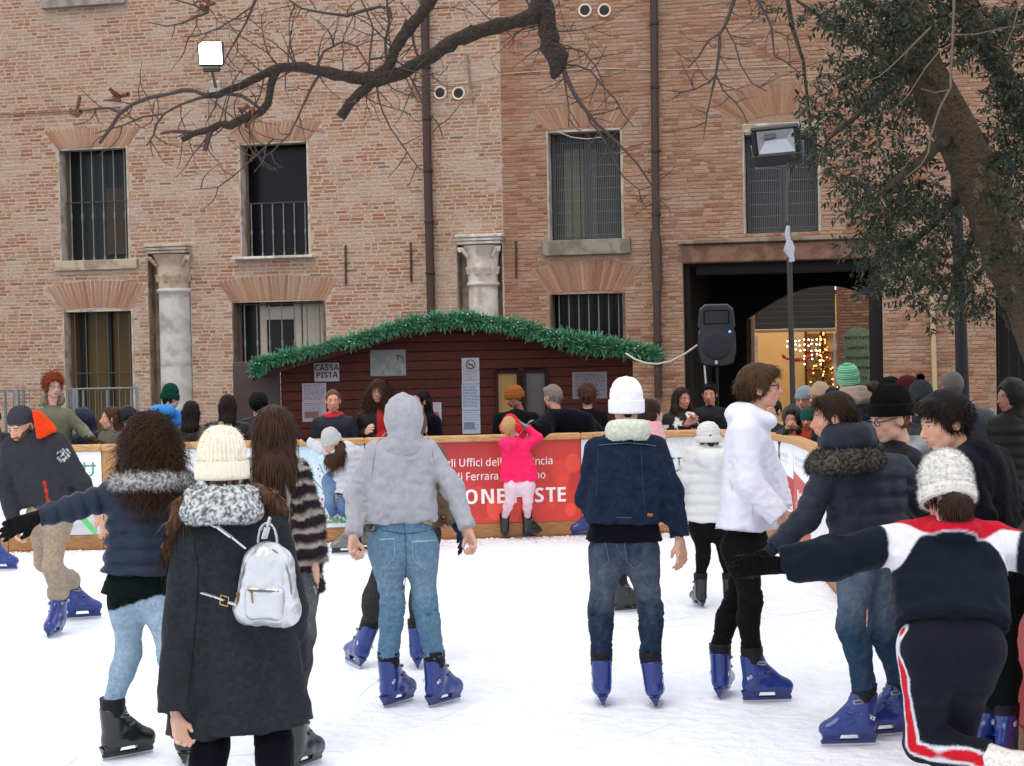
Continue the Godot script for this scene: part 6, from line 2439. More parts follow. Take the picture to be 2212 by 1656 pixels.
# One person. o: label, d (depth of the body), hd [u, v, dz, yaw, pitch, roll], by (yaw of the body; 0 faces the viewer, 90 faces right, 180 faces away), g (build),
# joints in pairs, the image-left one first: sh, el, wr, hp, kn, hem; ft [u, v, yaw, tilt]; and what is worn.
func person(o: Dictionary) -> Node3D:
	var d: float = o.d
	var g: float = o.get("g", 1.0)
	var cell: float = o.get("cell", 0.02)
	var hda: Array = o.hd
	var hd := px([hda[0], hda[1], hda[2]], d)
	var base := Vector3(hd.x, 0.0, hd.z)
	var by: float = deg_to_rad(o.get("by", hda[3]))
	var bb := Basis(Vector3.UP, by)
	var flip := 1.0 if cos(by) > 0.0 else -1.0            # image-left is the body's own right when it faces the viewer
	var side := bb.x * flip
	var tall := hd.y + 0.12 * g
	var J := {}
	var mid := hd + Vector3(0, -0.235 * g, 0) - bb.z * 0.025 * g
	J.sh = [mid - side * 0.165 * g, mid + side * 0.165 * g]
	if o.has("sh"):
		J.sh = [px(o.sh[0], d), px(o.sh[1], d)]
	mid = (J.sh[0] + J.sh[1]) * 0.5
	var hipc := Vector3(mid.x, maxf(mid.y - 0.52 * g, 0.45 * g), mid.z)
	J.hp = [hipc - side * 0.085 * g, hipc + side * 0.085 * g]
	if o.has("hp"):
		J.hp = [px(o.hp[0], d), px(o.hp[1], d)]
	hipc = (J.hp[0] + J.hp[1]) * 0.5
	var chest := mid.lerp(hipc, 0.25)
	J.el = []; J.wr = []; J.kn = []; J.an = []
	var skating: bool = o.has("ft")
	var feet := []
	for i in 2:
		var s := -1.0 if i == 0 else 1.0
		var el: Vector3 = (J.sh[i] as Vector3) + Vector3(0, -0.28 * g, 0) + side * s * 0.05 * g
		if o.has("el") and o.el[i] != null:
			el = px(o.el[i], d)
		var wr: Vector3 = el + Vector3(0, -0.24 * g, 0) + bb.z * 0.06 * g
		if o.has("wr") and o.wr[i] != null:
			wr = px(o.wr[i], d)
		J.el.append(el); J.wr.append(wr)
		var foot := Transform3D(bb, Vector3(J.hp[i].x, 0, J.hp[i].z) + side * s * 0.03)
		if skating:
			var q: Array = o.ft[i]
			if q[0] is Vector3:                            # [place seen, up axis, toe axis]
				var fy: Vector3 = (q[0] as Vector3).normalized()
				var fz: Vector3 = ((q[1] as Vector3) - fy * fy.dot(q[1])).normalized()
				feet.append(Transform3D(Basis(fy.cross(fz), fy, fz), at(q[2], q[3], q[4])))
				J.an.append(feet[i] * Vector3(0, 0.22, -0.05))
				J.kn.append(px(o.kn[i], d))
				continue
			var p := ground(q[0], q[1]) if q.size() < 5 else at(q[0], q[1], q[4])
			foot = Transform3D(Basis(Vector3.UP, deg_to_rad(q[2])) * Basis(Vector3.BACK, deg_to_rad(q[3] if q.size() > 3 else 0.0)) * Basis(Vector3.RIGHT, deg_to_rad(q[5] if q.size() > 5 else 0.0)), p)
		feet.append(foot)
		var an: Vector3 = foot * Vector3(0, (0.30 if skating else 0.09) * g, -0.05 * g if skating else 0.0)
		J.an.append(an)
		var kn: Vector3 = ((J.hp[i] as Vector3) + an) * 0.5 + bb.z * 0.02
		if o.has("kn") and o.kn[i] != null:
			kn = px(o.kn[i], d)
		J.kn.append(kn)
	base = Vector3((feet[0].origin.x + feet[1].origin.x) / 2, 0, (feet[0].origin.z + feet[1].origin.z) / 2)
	var P := thing("person", o.label, "person", base, o.get("group", ""))
	var skin := H(o.get("skin", "caa08c"))
	var hs: float = o.get("hs", 1.0) * 1.0
	var hb := Basis(Vector3.UP, deg_to_rad(hda[3])) * Basis(Vector3.RIGHT, deg_to_rad(hda[4] if hda.size() > 4 else 0.0)) * Basis(Vector3.BACK, deg_to_rad(hda[5] if hda.size() > 5 else 0.0))
	var htf := Transform3D(hb.scaled(Vector3.ONE * hs), hd)
	var nk := htf * Vector3(0, -0.17, -0.035)

	# the body: one skin from head to feet
	var core := field(maxf(cell * 1.7, 0.02), 0.05)
	core.cap(nk, chest, 0.05 * g, 0.09 * g, skin)
	core.cap(chest, hipc, 0.1 * g, 0.1 * g, skin)
	core.cap(J.sh[0], J.sh[1], 0.05 * g, 0.05 * g, skin)
	for i in 2:
		core.cap(J.sh[i], J.el[i], 0.045 * g, 0.036 * g, skin)
		core.cap(J.el[i], J.wr[i], 0.036 * g, 0.026 * g, skin)
		core.cap(hipc.lerp(J.hp[i], 0.7), J.kn[i], 0.075 * g, 0.048 * g, skin)
		core.cap(J.kn[i], J.an[i], 0.046 * g, 0.036 * g, skin)
		if not skating:
			core.cap(J.an[i], feet[i] * Vector3(0, 0.05, 0.1), 0.035 * g, 0.03 * g, skin)
	var body := [core, head_field(htf, skin, o)]
	var gl: Variant = o.get("gloves", null)
	var gloves := [null, null]
	if gl is Array: gloves = gl
	elif gl is String: gloves = [gl, gl]
	for i in 2:
		var along: Vector3 = ((J.wr[i] as Vector3) - (J.el[i] as Vector3)).normalized()
		if o.has("hv") and o.hv[i] != null:
			along = o.hv[i]
		var th: Vector3 = bb.z
		if absf(along.dot(th)) > 0.85: th = Vector3.UP
		if o.has("thumb") and o.thumb[i] != null: th = o.thumb[i]
		var s := -1.0 if i == 0 else 1.0
		# the palm faces the thigh: mirror by choosing the thumb's side and the curl's sense
		var palm := along.cross(th)
		var curl: float = (o.curl[i] if o.has("curl") else 0.35)
		var w: Vector3 = (J.wr[i] as Vector3) + along * 0.02
		var hf := hand_field(w, along, th, curl, g * o.get("hand", 1.0), skin if gloves[i] == null else H(gloves[i]), o.get("handc", 0.006), o.get("spread", 0.0))
		if (th.cross(along)).dot(side * -s) < 0.0:
			for c in hf.C.size():                          # reflect across the plane of the hand, so that fingers curl inwards
				for e: int in [0, 3]:
					var at_ := c * Field.ST + e
					var q := Vector3(hf.P[at_], hf.P[at_ + 1], hf.P[at_ + 2])
					var y := (th - along * th.dot(along)).normalized().cross(along)
					q -= 2.0 * y * ((q - w).dot(y) if e == 0 else q.dot(y))
					hf.P[at_] = q.x; hf.P[at_ + 1] = q.y; hf.P[at_ + 2] = q.z
			hf.lo -= Vector3.ONE * 0.12
			hf.hi += Vector3.ONE * 0.12
		if gloves[i] == null:
			body.append(hf)
		else:
			hf.cap((J.wr[i] as Vector3) - along * 0.06, (J.wr[i] as Vector3) + along * 0.02, 0.036 * g, 0.033 * g, H(gloves[i]))
			later("glove", [hf], M.wool, P, base)
	later("body", body, M.skin, P, base)

	# trousers
	var T: Dictionary = o.get("legs", {"c": "2a2d33"})
	var tc := H(T.c)
	var tf := field(T.get("cell", cell), 0.045)
	var fit: float = T.get("fit", 1.0) * g
	tf.wr = T.get("wr", 0.007)
	tf.wf = T.get("wf", Vector3(9, 26, 9))
	if not T.get("low", false): tf.cap((J.hp[0] as Vector3).lerp(J.hp[1], 0.12), (J.hp[0] as Vector3).lerp(J.hp[1], 0.88), 0.108 * fit, 0.108 * fit, tc)
	var low: bool = T.get("low", false)
	if not low:
		tf.cap(hipc, hipc.lerp(mid, T.get("rise", 0.12)), 0.112 * g, 0.108 * g, tc)
		for i in 2: tf.cap(J.hp[i], (J.hp[i] as Vector3).lerp(mid, T.get("rise", 0.12)) + (J.hp[i] - hipc) * 0.1, 0.085 * g, 0.078 * g, tc)
	tf.hot = PackedVector3Array([J.kn[0], J.kn[1], J.an[0], J.an[1]])
	for i in 2:
		var hj: Vector3 = J.hp[i]
		var seat := hj - bb.z * 0.04 * g
		if not low: tf.cap(seat, seat.lerp(J.kn[i], 0.3), 0.098 * fit, 0.085 * fit, tc)
		tf.cap(hj if not low else hj.lerp(J.kn[i], 0.45), J.kn[i], (0.094 if not low else 0.08) * fit, 0.066 * fit * T.get("knee", 1.0), tc)
		var an: Vector3 = J.an[i]
		var kn: Vector3 = J.kn[i]
		var calf := kn.lerp(an, 0.35) - bb.z * 0.018 * g
		tf.cap(kn, calf, 0.064 * fit * T.get("knee", 1.0), 0.062 * fit, tc)
		tf.cap(calf, an, 0.062 * fit, T.get("hem", 0.052) * g, tc, 1)
		if T.get("cuffed", false):
			tf.cap(an.lerp(kn, 0.11), an, T.get("hem", 0.052) * g + 0.009, T.get("hem", 0.052) * g + 0.01, tc, 3)
	if T.has("paint"):
		tf.paint = T.paint.bind(J)
	elif T.get("fade", false):
		var hi := tc.lerp(Color(0.75, 0.8, 0.85), 0.2)
		var nz := wob
		tf.paint = func(p: Vector3, c: Color) -> Color:
			var k := 0.0
			for i in 2:
				var a: Vector3 = J.hp[i]
				var b: Vector3 = J.kn[i]
				k = maxf(k, 1.0 - (p - a.lerp(b, 0.45)).length() / 0.26)
			return c.lerp(hi, clampf(k * 0.7 + nz.get_noise_3d(p.x * 14, p.y * 9, p.z * 14) * 0.2, 0.0, 0.6)) * (1.0 + 0.12 * nz.get_noise_3d(p.x * 40, p.y * 30, p.z * 40))
	if T.has("shirt"):                                     # the hem of a dark shirt covers the top of the trousers
		var inner = tf.paint
		var line: float = hipc.y + T.shirt[1]
		var sc := H(T.shirt[0])
		tf.paint = func(p: Vector3, c: Color) -> Color:
			var q: Color = inner.call(p, c) if inner != null else c
			return q.lerp(sc, smoothstep(line - 0.004, line + 0.004, p.y + 0.008 * wob.get_noise_2d(p.x * 9.0, p.z * 9.0) + T.get("slant", 0.0) * (p.x - hipc.x)))
	later("trousers", [tf], M[T.get("mat", "denim")], P, base, T.get("after", null))

	# jacket, coat or sweater
	var K: Dictionary = o.get("top", {"c": "24262c"})
	var kc := H(K.c)
	var kf := field(K.get("cell", cell), K.get("k", 0.03))
	var th: float = K.get("th", 0.022) * g
	var qp: float = K.get("q", 0.0)
	var qa: float = K.get("qa", 0.008) * g if qp > 0.0 else 0.0
	kf.wr = K.get("wr", 0.008)
	kf.wf = K.get("wf", Vector3(8, 12, 8))
	var hem := [hipc - side * 0.1 * g + Vector3(0, -0.03, 0), hipc + side * 0.1 * g + Vector3(0, -0.03, 0)]
	if o.has("hem"):
		hem = [px(o.hem[0], d), px(o.hem[1], d)]
	var hemc: Vector3 = (hem[0] + hem[1]) * 0.5
	var flare: float = K.get("flare", 1.0)
	var slim: float = K.get("waist", 1.0)
	var up: Vector3 = (mid - hemc).normalized()
	kf.cap(mid.lerp(chest, 0.3), hemc, 0.104 * g + th, 0.108 * g * flare + th, kc, 17, qp, qa)
	for i in 2:
		var s0: Vector3 = (J.sh[i] as Vector3).lerp(mid, 0.42) + (chest - mid) * 0.4
		var h0: Vector3 = (hem[i] as Vector3).lerp(hemc, 0.12)
		var wst := s0.lerp(h0, 0.6)
		kf.cap(s0, wst, 0.088 * g + th, 0.084 * g * slim + th, kc, 16, qp, qa)
		kf.cap(wst, h0, 0.084 * g * slim + th, 0.086 * g * flare + th, kc, 17, qp, qa)
		kf.cap((J.sh[i] as Vector3).lerp(mid, 0.12), mid + up * 0.035, 0.052 * g + th * 0.8, 0.066 * g + th * 0.6, kc, 0)
		kf.cap((J.sh[i] as Vector3).lerp(mid, 0.3) - up * 0.02, s0 - up * 0.06, 0.06 * g + th * 0.7, 0.07 * g + th * 0.7, kc, 0)
		var sl: float = K.get("sleeve", 1.0)
		var wr2: Vector3 = J.wr[i]
		kf.cap(J.sh[i], J.el[i], 0.053 * g + th * 0.85, (0.045 * g + th * 0.75) * sl, kc, 0, qp * 0.95, qa * 0.75)
		kf.cap(J.el[i], wr2, (0.045 * g + th * 0.75) * sl, (0.035 * g + th * 0.6) * K.get("cuff", 1.0), kc, 1, qp * 0.95, qa * 0.6)
		if K.has("rib"):
			kf.cap(wr2.lerp(J.el[i], 0.22), wr2 + (wr2 - (J.el[i] as Vector3)).normalized() * 0.012, 0.036 * g + th * 0.35, 0.034 * g + th * 0.3, H(K.rib), 1)
	kf.hot = PackedVector3Array([J.el[0], J.el[1], J.wr[0], J.wr[1], hem[0], hem[1], (J.sh[0] as Vector3).lerp(hemc, 0.35), (J.sh[1] as Vector3).lerp(hemc, 0.35)])
	kf.hot_r = 0.2
	if K.has("rib"):
		kf.cap(hemc + up * 0.05, hemc - up * 0.015, 0.118 * g + th * 0.5, 0.112 * g + th * 0.3, H(K.rib), 1)
		for i in 2:
			var h0: Vector3 = (hem[i] as Vector3).lerp(hemc, 0.12)
			kf.cap(h0 + up * 0.05, h0 - up * 0.015, 0.092 * g + th * 0.5, 0.088 * g + th * 0.3, H(K.rib), 1)
	var col: String = K.get("collar", "")
	if col:
		if K.get("collar_up", 0.0) > 0.0:
			ring(kf, nk, bb, 0.074 * g + K.get("collar_out", 0.0), 0.077 * g + K.get("collar_out", 0.0), K.get("collar_r", 0.026), H(col), 10, 0.0, TAU, K.get("collar_rise", 0.012))
		ring(kf, nk + Vector3(0, K.get("collar_up", 0.0), 0), bb, 0.072 * g + K.get("collar_out", 0.0), 0.075 * g + K.get("collar_out", 0.0), K.get("collar_r", 0.026), H(col), 10, 0.0, TAU, K.get("collar_rise", 0.012))
	if K.has("hood"):
		var hc := H(K.hood)
		var c0 := nk - bb.z * 0.075 * g + Vector3(0, 0.015, 0)
		var hr: float = K.get("hood_r", 0.05) * g
		kf.cap(c0 - bb.x * 0.07 * g, c0 + bb.x * 0.07 * g, hr, hr, hc)
		kf.cap(c0 - bb.x * 0.075 * g, nk - bb.x * 0.085 * g + bb.z * 0.05 * g - Vector3(0, 0.01, 0), hr, hr * 0.6, hc)
		kf.cap(c0 + bb.x * 0.075 * g, nk + bb.x * 0.085 * g + bb.z * 0.05 * g - Vector3(0, 0.01, 0), hr, hr * 0.6, hc)
		kf.cap(c0 - bb.z * 0.03, c0 - bb.z * 0.035 * g - Vector3(0, K.get("hood_drop", 0.1) * g, 0), hr * 1.1, hr * 0.6, hc)
	if K.has("extra"):
		(K.extra as Callable).call(kf, J, bb, htf)
	if K.has("paint"):
		kf.paint = (K.paint as Callable).bind(J, bb)
	later(K.get("name", "jacket"), [kf], M[K.get("mat", "nylon")], P, base, K.get("after", null))
	if K.has("under"):                                    # a longer shirt that shows below the jacket
		var uf := field(cell, 0.04)
		var drop: Vector3 = hemc - up * K.get("under_len", 0.1)
		uf.cap(hemc + up * 0.01, drop, 0.112 * g, 0.133 * g, H(K.under), 1)
		for i in 2:
			var h0: Vector3 = (hem[i] as Vector3).lerp(hemc, 0.25)
			uf.cap(h0 + up * 0.005, h0 - up * K.get("under_len", 0.1), 0.09 * g, 0.122 * g, H(K.under), 1)
		uf.wr = 0.006
		later("shirt", [uf], M.fleece, P, base)

	# hood pulled over the head
	if o.has("hood_up"):
		var hf := field(minf(cell, 0.012), 0.04)
		var hc := H(o.hood_up)
		hf.tf = htf
		hf.wr = 0.008
		hf.wf = Vector3(12, 14, 12)
		hf.ell(Vector3(0, 0.03, -0.028), Vector3(0.112, 0.122, 0.126), hc)
		hf.cap(Vector3(0, -0.03, -0.045), Vector3(0, -0.15, -0.045), 0.1, 0.085, hc)
		hf.cap(Vector3(-0.05, -0.17, -0.03), Vector3(0.05, -0.17, -0.03), 0.07, 0.07, hc)
		hf.ell(Vector3(0, -0.01, 0.13), Vector3(0.072, 0.1, 0.085), hc, 4)
		hf.cap(Vector3(0, 0.15, 0.0), Vector3(0, 0.13, -0.09), 0.007, 0.006, hc)
		later("hood", [hf], M[o.get("hood_mat", K.get("mat", "nylon"))], P, base)

	# scarf
	if o.has("scarf"):
		var S: Dictionary = o.scarf
		var sf := field(minf(cell, 0.012), 0.02)
		sf.wr = S.get("wr", 0.012)
		sf.wf = Vector3(28, 28, 28)
		var c := H(S.c)
		var w: float = S.get("w", 1.0) * g
		var c0 := nk + Vector3(0, S.get("up", 0.02), 0) - bb.z * 0.005
		for k in int(S.get("turns", 2)):
			ring(sf, c0 + Vector3(0, k * S.get("step", 0.05) * g, 0), bb * Basis(Vector3.RIGHT, 0.1), (0.1 + 0.012 * (1 - k)) * w, (0.1 + 0.012 * (1 - k)) * w, S.get("r", 0.04) * g * (1.0 - 0.12 * k), c, 12)
		if S.has("c2"):
			var c2 := H(S.c2)
			var nz := wob
			sf.paint = func(p: Vector3, cc: Color) -> Color:
				return cc.lerp(c2, clampf(0.5 + 2.2 * nz.get_noise_3d(p.x * 55, p.y * 55, p.z * 55), 0.0, 1.0))
		later("scarf", [sf], M[S.get("mat", "knit")], P, base, fuzz_after(int(S.get("fuzz", 0)), S.get("fuzz_len", 0.016), 0.1, 9, 0.0025))

	if o.get("style", "short") != "none":
		hair_part(P, htf, hd, o, base)
	if o.has("hat"):
		hat_part(P, htf, o, base)
	if o.has("glasses"):
		var gm := MB.new()
		gm.col = H(o.glasses)
		for s: float in [-1.0, 1.0]:
			var pts := []
			for k in 13:
				var a := TAU * k / 12.0
				pts.append(htf * Vector3(s * 0.034 + cos(a) * 0.024, 0.003 + sin(a) * 0.016, 0.1 - absf(s * 0.034 + cos(a) * 0.024) * 0.12))
			gm.tube(pts, [0.0028], 5, false)
			gm.tube([htf * Vector3(s * 0.056, 0.01, 0.094), htf * Vector3(s * 0.076, 0.01, 0.07), htf * Vector3(s * 0.083, 0.008, -0.01)], [0.0034, 0.0038, 0.0025], 5)
		gm.tube([htf * Vector3(-0.011, 0.008, 0.099), htf * Vector3(0, 0.011, 0.101), htf * Vector3(0.011, 0.008, 0.099)], [0.0026], 5)
		obj("glasses", gm.mesh(base), M.plastic, P)

	# feet
	for i in 2:
		if skating:
			var s := skate_proto(o.get("skate", "blue")).get_child(0).get_parent().duplicate() as Node3D
			var k := "skate" if i == 0 else "skate_001"
			s.name = k
			if i == 0 and o.get("bare_boot", false): s.get_node("liner_cuff").free()
			P.add_child(s, true)
			var t: Transform3D = feet[i]
			t.origin -= base
			t.basis = t.basis.scaled(Vector3.ONE * o.get("skate_size", g)) if o.get("skate_size", g) == 1.0 else t.basis * Basis.from_scale(Vector3.ONE * o.get("skate_size", g))
			s.transform = t
		else:
			var sh := field(0.02, 0.03)
			sh.cap(feet[i] * Vector3(0, 0.05, -0.05), feet[i] * Vector3(0, 0.042, 0.15), 0.045, 0.04, H("1c1b1b"))
			later("shoe", [sh], M.leather, P, base)
	return P


func quilted(c: String, th := 0.03, q := 0.075, extra := {}) -> Dictionary:
	var k := {"c": c, "th": th, "q": q, "qa": 0.017, "mat": "nylon"}
	k.merge(extra, true)
	return k

func build_skaters() -> void:
	# man with the beard
	person({"label": "bearded man in dark grey jacket and grey beanie looking down, beige trousers", "d": 12.25, "cell": 0.012, "handc": 0.005, "hc": 0.0045,
		"hd": [45, 921, -0.03, -28, 24], "by": -8, "beard": true, "brow": "1e1611", "skin": "c99b80", "hat": "3e4046", "tall": 0.012, "hat_low": 0.03, "cuff": false, "style": "short", "hair": "1e1611", "ribs": 40,
		"sh": [[24, 966, 0.02], [125, 958, 0.0]], "el": [[11, 1055, 0.0], [176, 1045, -0.02]], "wr": [[29, 1128, -0.1], [207, 1108, -0.04]], "curl": [0.5, 0.55],
		"hp": [[88, 1120], [124, 1118]], "hem": [[74, 1092], [141, 1092]], "kn": [[95, 1215, 0.08], [112, 1228, -0.12]],
		"ft": [[168, 1338, 108, 0], [122, 1372, -6, 0]],
		"legs": {"c": "a3937e", "fit": 1.02, "wr": 0.009, "mat": "wool", "cuffed": true, "hem": 0.066},
		"top": {"c": "36373b", "th": 0.028, "mat": "fleece", "collar": "36373b", "collar_r": 0.036, "wr": 0.012,
			"extra": func(f, J, bb, _h): for s in 9: f.cap(at(74 + 1.2 * s, 890 + 7.0 * s, 12.12), at(86 + 4.2 * s, 892 + 4.6 * s, 12.2), 0.014, 0.011, H("e2431f")),
			"paint": func(p: Vector3, c: Color, J: Dictionary, _bb: Basis) -> Color:
				var q: Vector3 = p - (J.sh[1] as Vector3).lerp(J.el[1], 0.28)
				if q.z > 0.0 and Vector2(q.x - 0.01, q.y).length() < 0.048 and absf(fposmod(q.x * 1.3 + q.y, 0.034) - 0.017) < 0.009 and absf(fposmod(q.y - q.x, 0.045) - 0.02) > 0.006: return H("c9c9cc")
				var z: Vector3 = p - ((J.hp[1] as Vector3) + Vector3(-0.045, 0.2, 0))
				if z.z > 0.02 and absf(z.x + z.y * 0.18) < 0.008 and absf(z.y) < 0.085: return H("c23a28")
				return c}})
	# someone who leaves the picture on the left
	person({"label": "skater in dark jacket and jeans mostly cut off by the left edge", "d": 15.9, "hd": [-30, 880, 0, 60, 0], "by": 80, "style": "short", "hair": "1a1614",
		"ft": [[-2, 1233, 86], [-40, 1226, 80]], "legs": {"c": "5a6b74"}, "top": {"c": "23252c"}})
	# woman with the outstretched arm
	person({"label": "curly-haired woman in navy quilted jacket and light jeans stretching her left arm out", "d": 8.5, "cell": 0.0105, "hd": [324, 948, 0, 193, 4], "by": 186, "style": "curly", "hair": "2a1c14", "hair_len": 0.17, "lay": 0.05, "strands": 6000, "hs": 0.97, "drift": Vector3(0.03, 0, 0), "falls": [[[350, 935, 8.45, 0.045], [364, 970, 8.42, 0.045], [372, 1005, 8.42, 0.036]], [[300, 925, 8.5, 0.04], [284, 960, 8.5, 0.036], [262, 1015, 8.5, 0.026]]],
		"sh": [[250, 1068], [388, 1050, 0.0]], "el": [[158, 1098, -0.04], [408, 1125, -0.06]], "wr": [[84, 1117, -0.1], [392, 1205, -0.2]], "gloves": "17171a", "curl": [0.15, 0.4], "hv": [Vector3(-0.93, -0.34, 0.1), null], "thumb": [Vector3(-0.2, -1, 0.35), null], "hand": 1.12,
		"hp": [[276, 1296], [346, 1290]], "hem": [[262, 1238], [346, 1238]], "kn": [[277, 1412, 0.05], [368, 1420, -0.1]], "ft": [[262, 1638, 128, 4], [404, 1646, 182, 0]], "skate": "black",
		"legs": {"c": "8aa3b6", "shirt": ["15161a", 0.0], "slant": -0.3, "fit": 0.92, "fade": true, "wr": 0.007, "hem": 0.05}, "skate_size": 1.0,
		"top": quilted("262b3c", 0.026, 0.078, {"waist": 0.86, "flare": 1.02, "cell": 0.0095, "under": "15161a", "under_len": 0.11, "qa": 0.02,
			"extra": func(f, _J, _bb, _h):
				for k in 3: f.cap(at(278 + k * 4, 1012 - k * 24, 8.42), at(322, 1008 - k * 24, 8.4), 0.045, 0.045, H("262b3c"))}),
		"scarf": {"c": "c6c5c2", "c2": "6d6c6c", "turns": 1, "r": 0.042, "w": 1.55, "up": -0.055, "mat": "fur", "fuzz": 9000, "fuzz_len": 0.026}})
	# woman with the silver backpack
	person({"label": "woman in long charcoal coat and cream ribbed beanie seen from behind, in the foreground", "d": 7.06, "cell": 0.011, "hd": [480, 1010, 0, 182, 4], "by": 180, "hs": 1.04, "hat": "e6ddc9", "tall": 0.035, "ribs": 34, "cuff_h": 0.062, "hat_wide": 1.12, "hat_low": -0.035, "tilt": -0.05, "fuzz": 2500,
		"style": "long", "hair": "5a4230", "hair_len": 0.12, "strands": 3000, "lay": 0.02, "no_fall": true, "falls": [[[425, 1072, 7.02, 0.035], [398, 1098, 7.02, 0.035], [378, 1140, 7.04, 0.032], [366, 1190, 7.06, 0.026], [366, 1222, 7.07, 0.014]], [[550, 1062, 7.06, 0.035], [580, 1078, 7.06, 0.032], [604, 1106, 7.08, 0.026], [616, 1140, 7.1, 0.014]]],
		"sh": [[412, 1150], [588, 1146]], "el": [[391, 1340, -0.03], [626, 1320, 0.02]], "wr": [[378, 1540, -0.12], [626, 1452, 0.22]], "hand": 0.85, "hv": [Vector3(0.25, -0.95, 0.2), null], "curl": [0.8, 0.4], "thumb": [Vector3(0.7, 0.1, -0.6), null],
		"hp": [[450, 1450], [570, 1450]], "hem": [[412, 1592, 0.0], [626, 1566, 0.0]], "ft": [[455, 1838, 175], [600, 1838, 185]], "kn": [[455, 1610], [592, 1610]],
		"legs": {"c": "141516", "fit": 1.12, "wr": 0.006, "hem": 0.085, "low": true}, "skate": "black",
		"top": {"c": "2e3032", "th": 0.03, "mat": "wool", "flare": 1.15, "sleeve": 1.15, "cuff": 1.5, "wr": 0.014, "wf": Vector3(5, 3.5, 5), "waist": 1.0, "name": "coat", "k": 0.012, "after": sewn([["202224", 0.003, [[418, 1170], [428, 1230], [424, 1320], [416, 1420], [404, 1530]]]])},
		"scarf": {"c": "d4d5d3", "c2": "5c6266", "turns": 2, "r": 0.05, "w": 1.12, "step": 0.062, "up": -0.01, "wr": 0.016, "fuzz": 5000, "fuzz_len": 0.014}})
	# woman in striped fur
	var stripes := func(p: Vector3, c: Color, J: Dictionary, _bb: Basis) -> Color:
		var ab: Vector3 = (J.wr[1] as Vector3) - (J.sh[1] as Vector3)
		var t: float = (p - (J.sh[1] as Vector3)).dot(ab) / ab.length_squared()
		var off: float = (p - (J.sh[1] as Vector3) - ab * clampf(t, 0, 1)).length()
		var w := wob.get_noise_3d(p.x * 9, p.y * 5, p.z * 9) * 0.5
		var ph := (t * ab.length() / 0.078 + w * 0.5) if off < 0.1 and t > -0.05 else (p.x / 0.075 + w + p.y * 1.5)
		var k := fposmod(ph, 1.0)
		return H("18151a").lerp(H("b9b0a6"), smoothstep(0.5, 0.8, k) * (1.0 - smoothstep(0.94, 1.0, k))).lerp(H("4a423e"), 0.25)
	person({"label": "long-haired woman in black and grey striped fur coat beside the silver backpack", "d": 8.47, "cell": 0.0125, "hd": [590, 935, 0, 190, 2], "by": 185, "hs": 1.05, "style": "long", "hair": "35241d", "hair_len": 0.28, "strands": 4200, "lay": 0.055,
		"sh": [[545, 1028], [634, 1026]], "el": [[520, 1130, 0.05], [664, 1120]], "wr": [[510, 1200, 0.2], [678, 1214, -0.06]], "curl": [0.3, 0.9], "hand": 0.92, "hv": [null, Vector3(-0.12, -1, 0.25)], "thumb": [null, Vector3(-0.9, -0.1, 0.3)],
		"hp": [[585, 1262], [645, 1258]], "hem": [[570, 1285], [655, 1285]], "kn": [[585, 1420], [652, 1372, -0.08]], "ft": [[575, 1640, 185], [648, 1662, 150]], "skate": "black",
		"legs": {"c": "3c3e40", "fit": 1.0, "fade": true, "hem": 0.056},
		"top": {"c": "2a2526", "th": 0.036, "mat": "fur", "cuff": 1.3, "sleeve": 1.12, "paint": stripes, "wr": 0.01, "name": "fur_coat", "q": 0.078, "qa": 0.008, "after": fuzz_after(30000, 0.021, 0.5, 3, 0.0022, 0.3)}})
	# girl by the winter panel
	person({"label": "girl in pale grey puffer jacket and grey hat bending over beside the winter panel", "d": 16.9, "g": 0.84, "cell": 0.012, "hd": [716, 957, -0.12, -50, 30], "by": -40, "hs": 0.95, "hat": "b4b5b4", "tall": 0.03, "ribs": 24, "hat_low": 0.01, "style": "long", "hair": "3d2a20", "hair_len": 0.2, "front_hair": true, "strands": 1200, "lay": -0.08,
		"sh": [[728, 975, -0.1], [768, 978, 0.1]], "el": [[690, 968, -0.1], [785, 1018, 0.1]], "wr": [[664, 952, -0.1], [770, 1050, 0.0]], "gloves": ["2a1f22", "2a1f22"],
		"hp": [[712, 1042], [740, 1046]], "hem": [[738, 1062], [772, 1062]], "kn": [[712, 1090, -0.04], [740, 1092]], "ft": [[716, 1168, -18], [741, 1168, 14]],
		"legs": {"c": "5b7ba2", "fade": true, "fit": 0.86, "hem": 0.05}, "top": quilted("c4c5c8", 0.03, 0.07, {"hood": "d8d6d2", "hood_r": 0.055, "under": "1a1c28", "under_len": 0.02})})
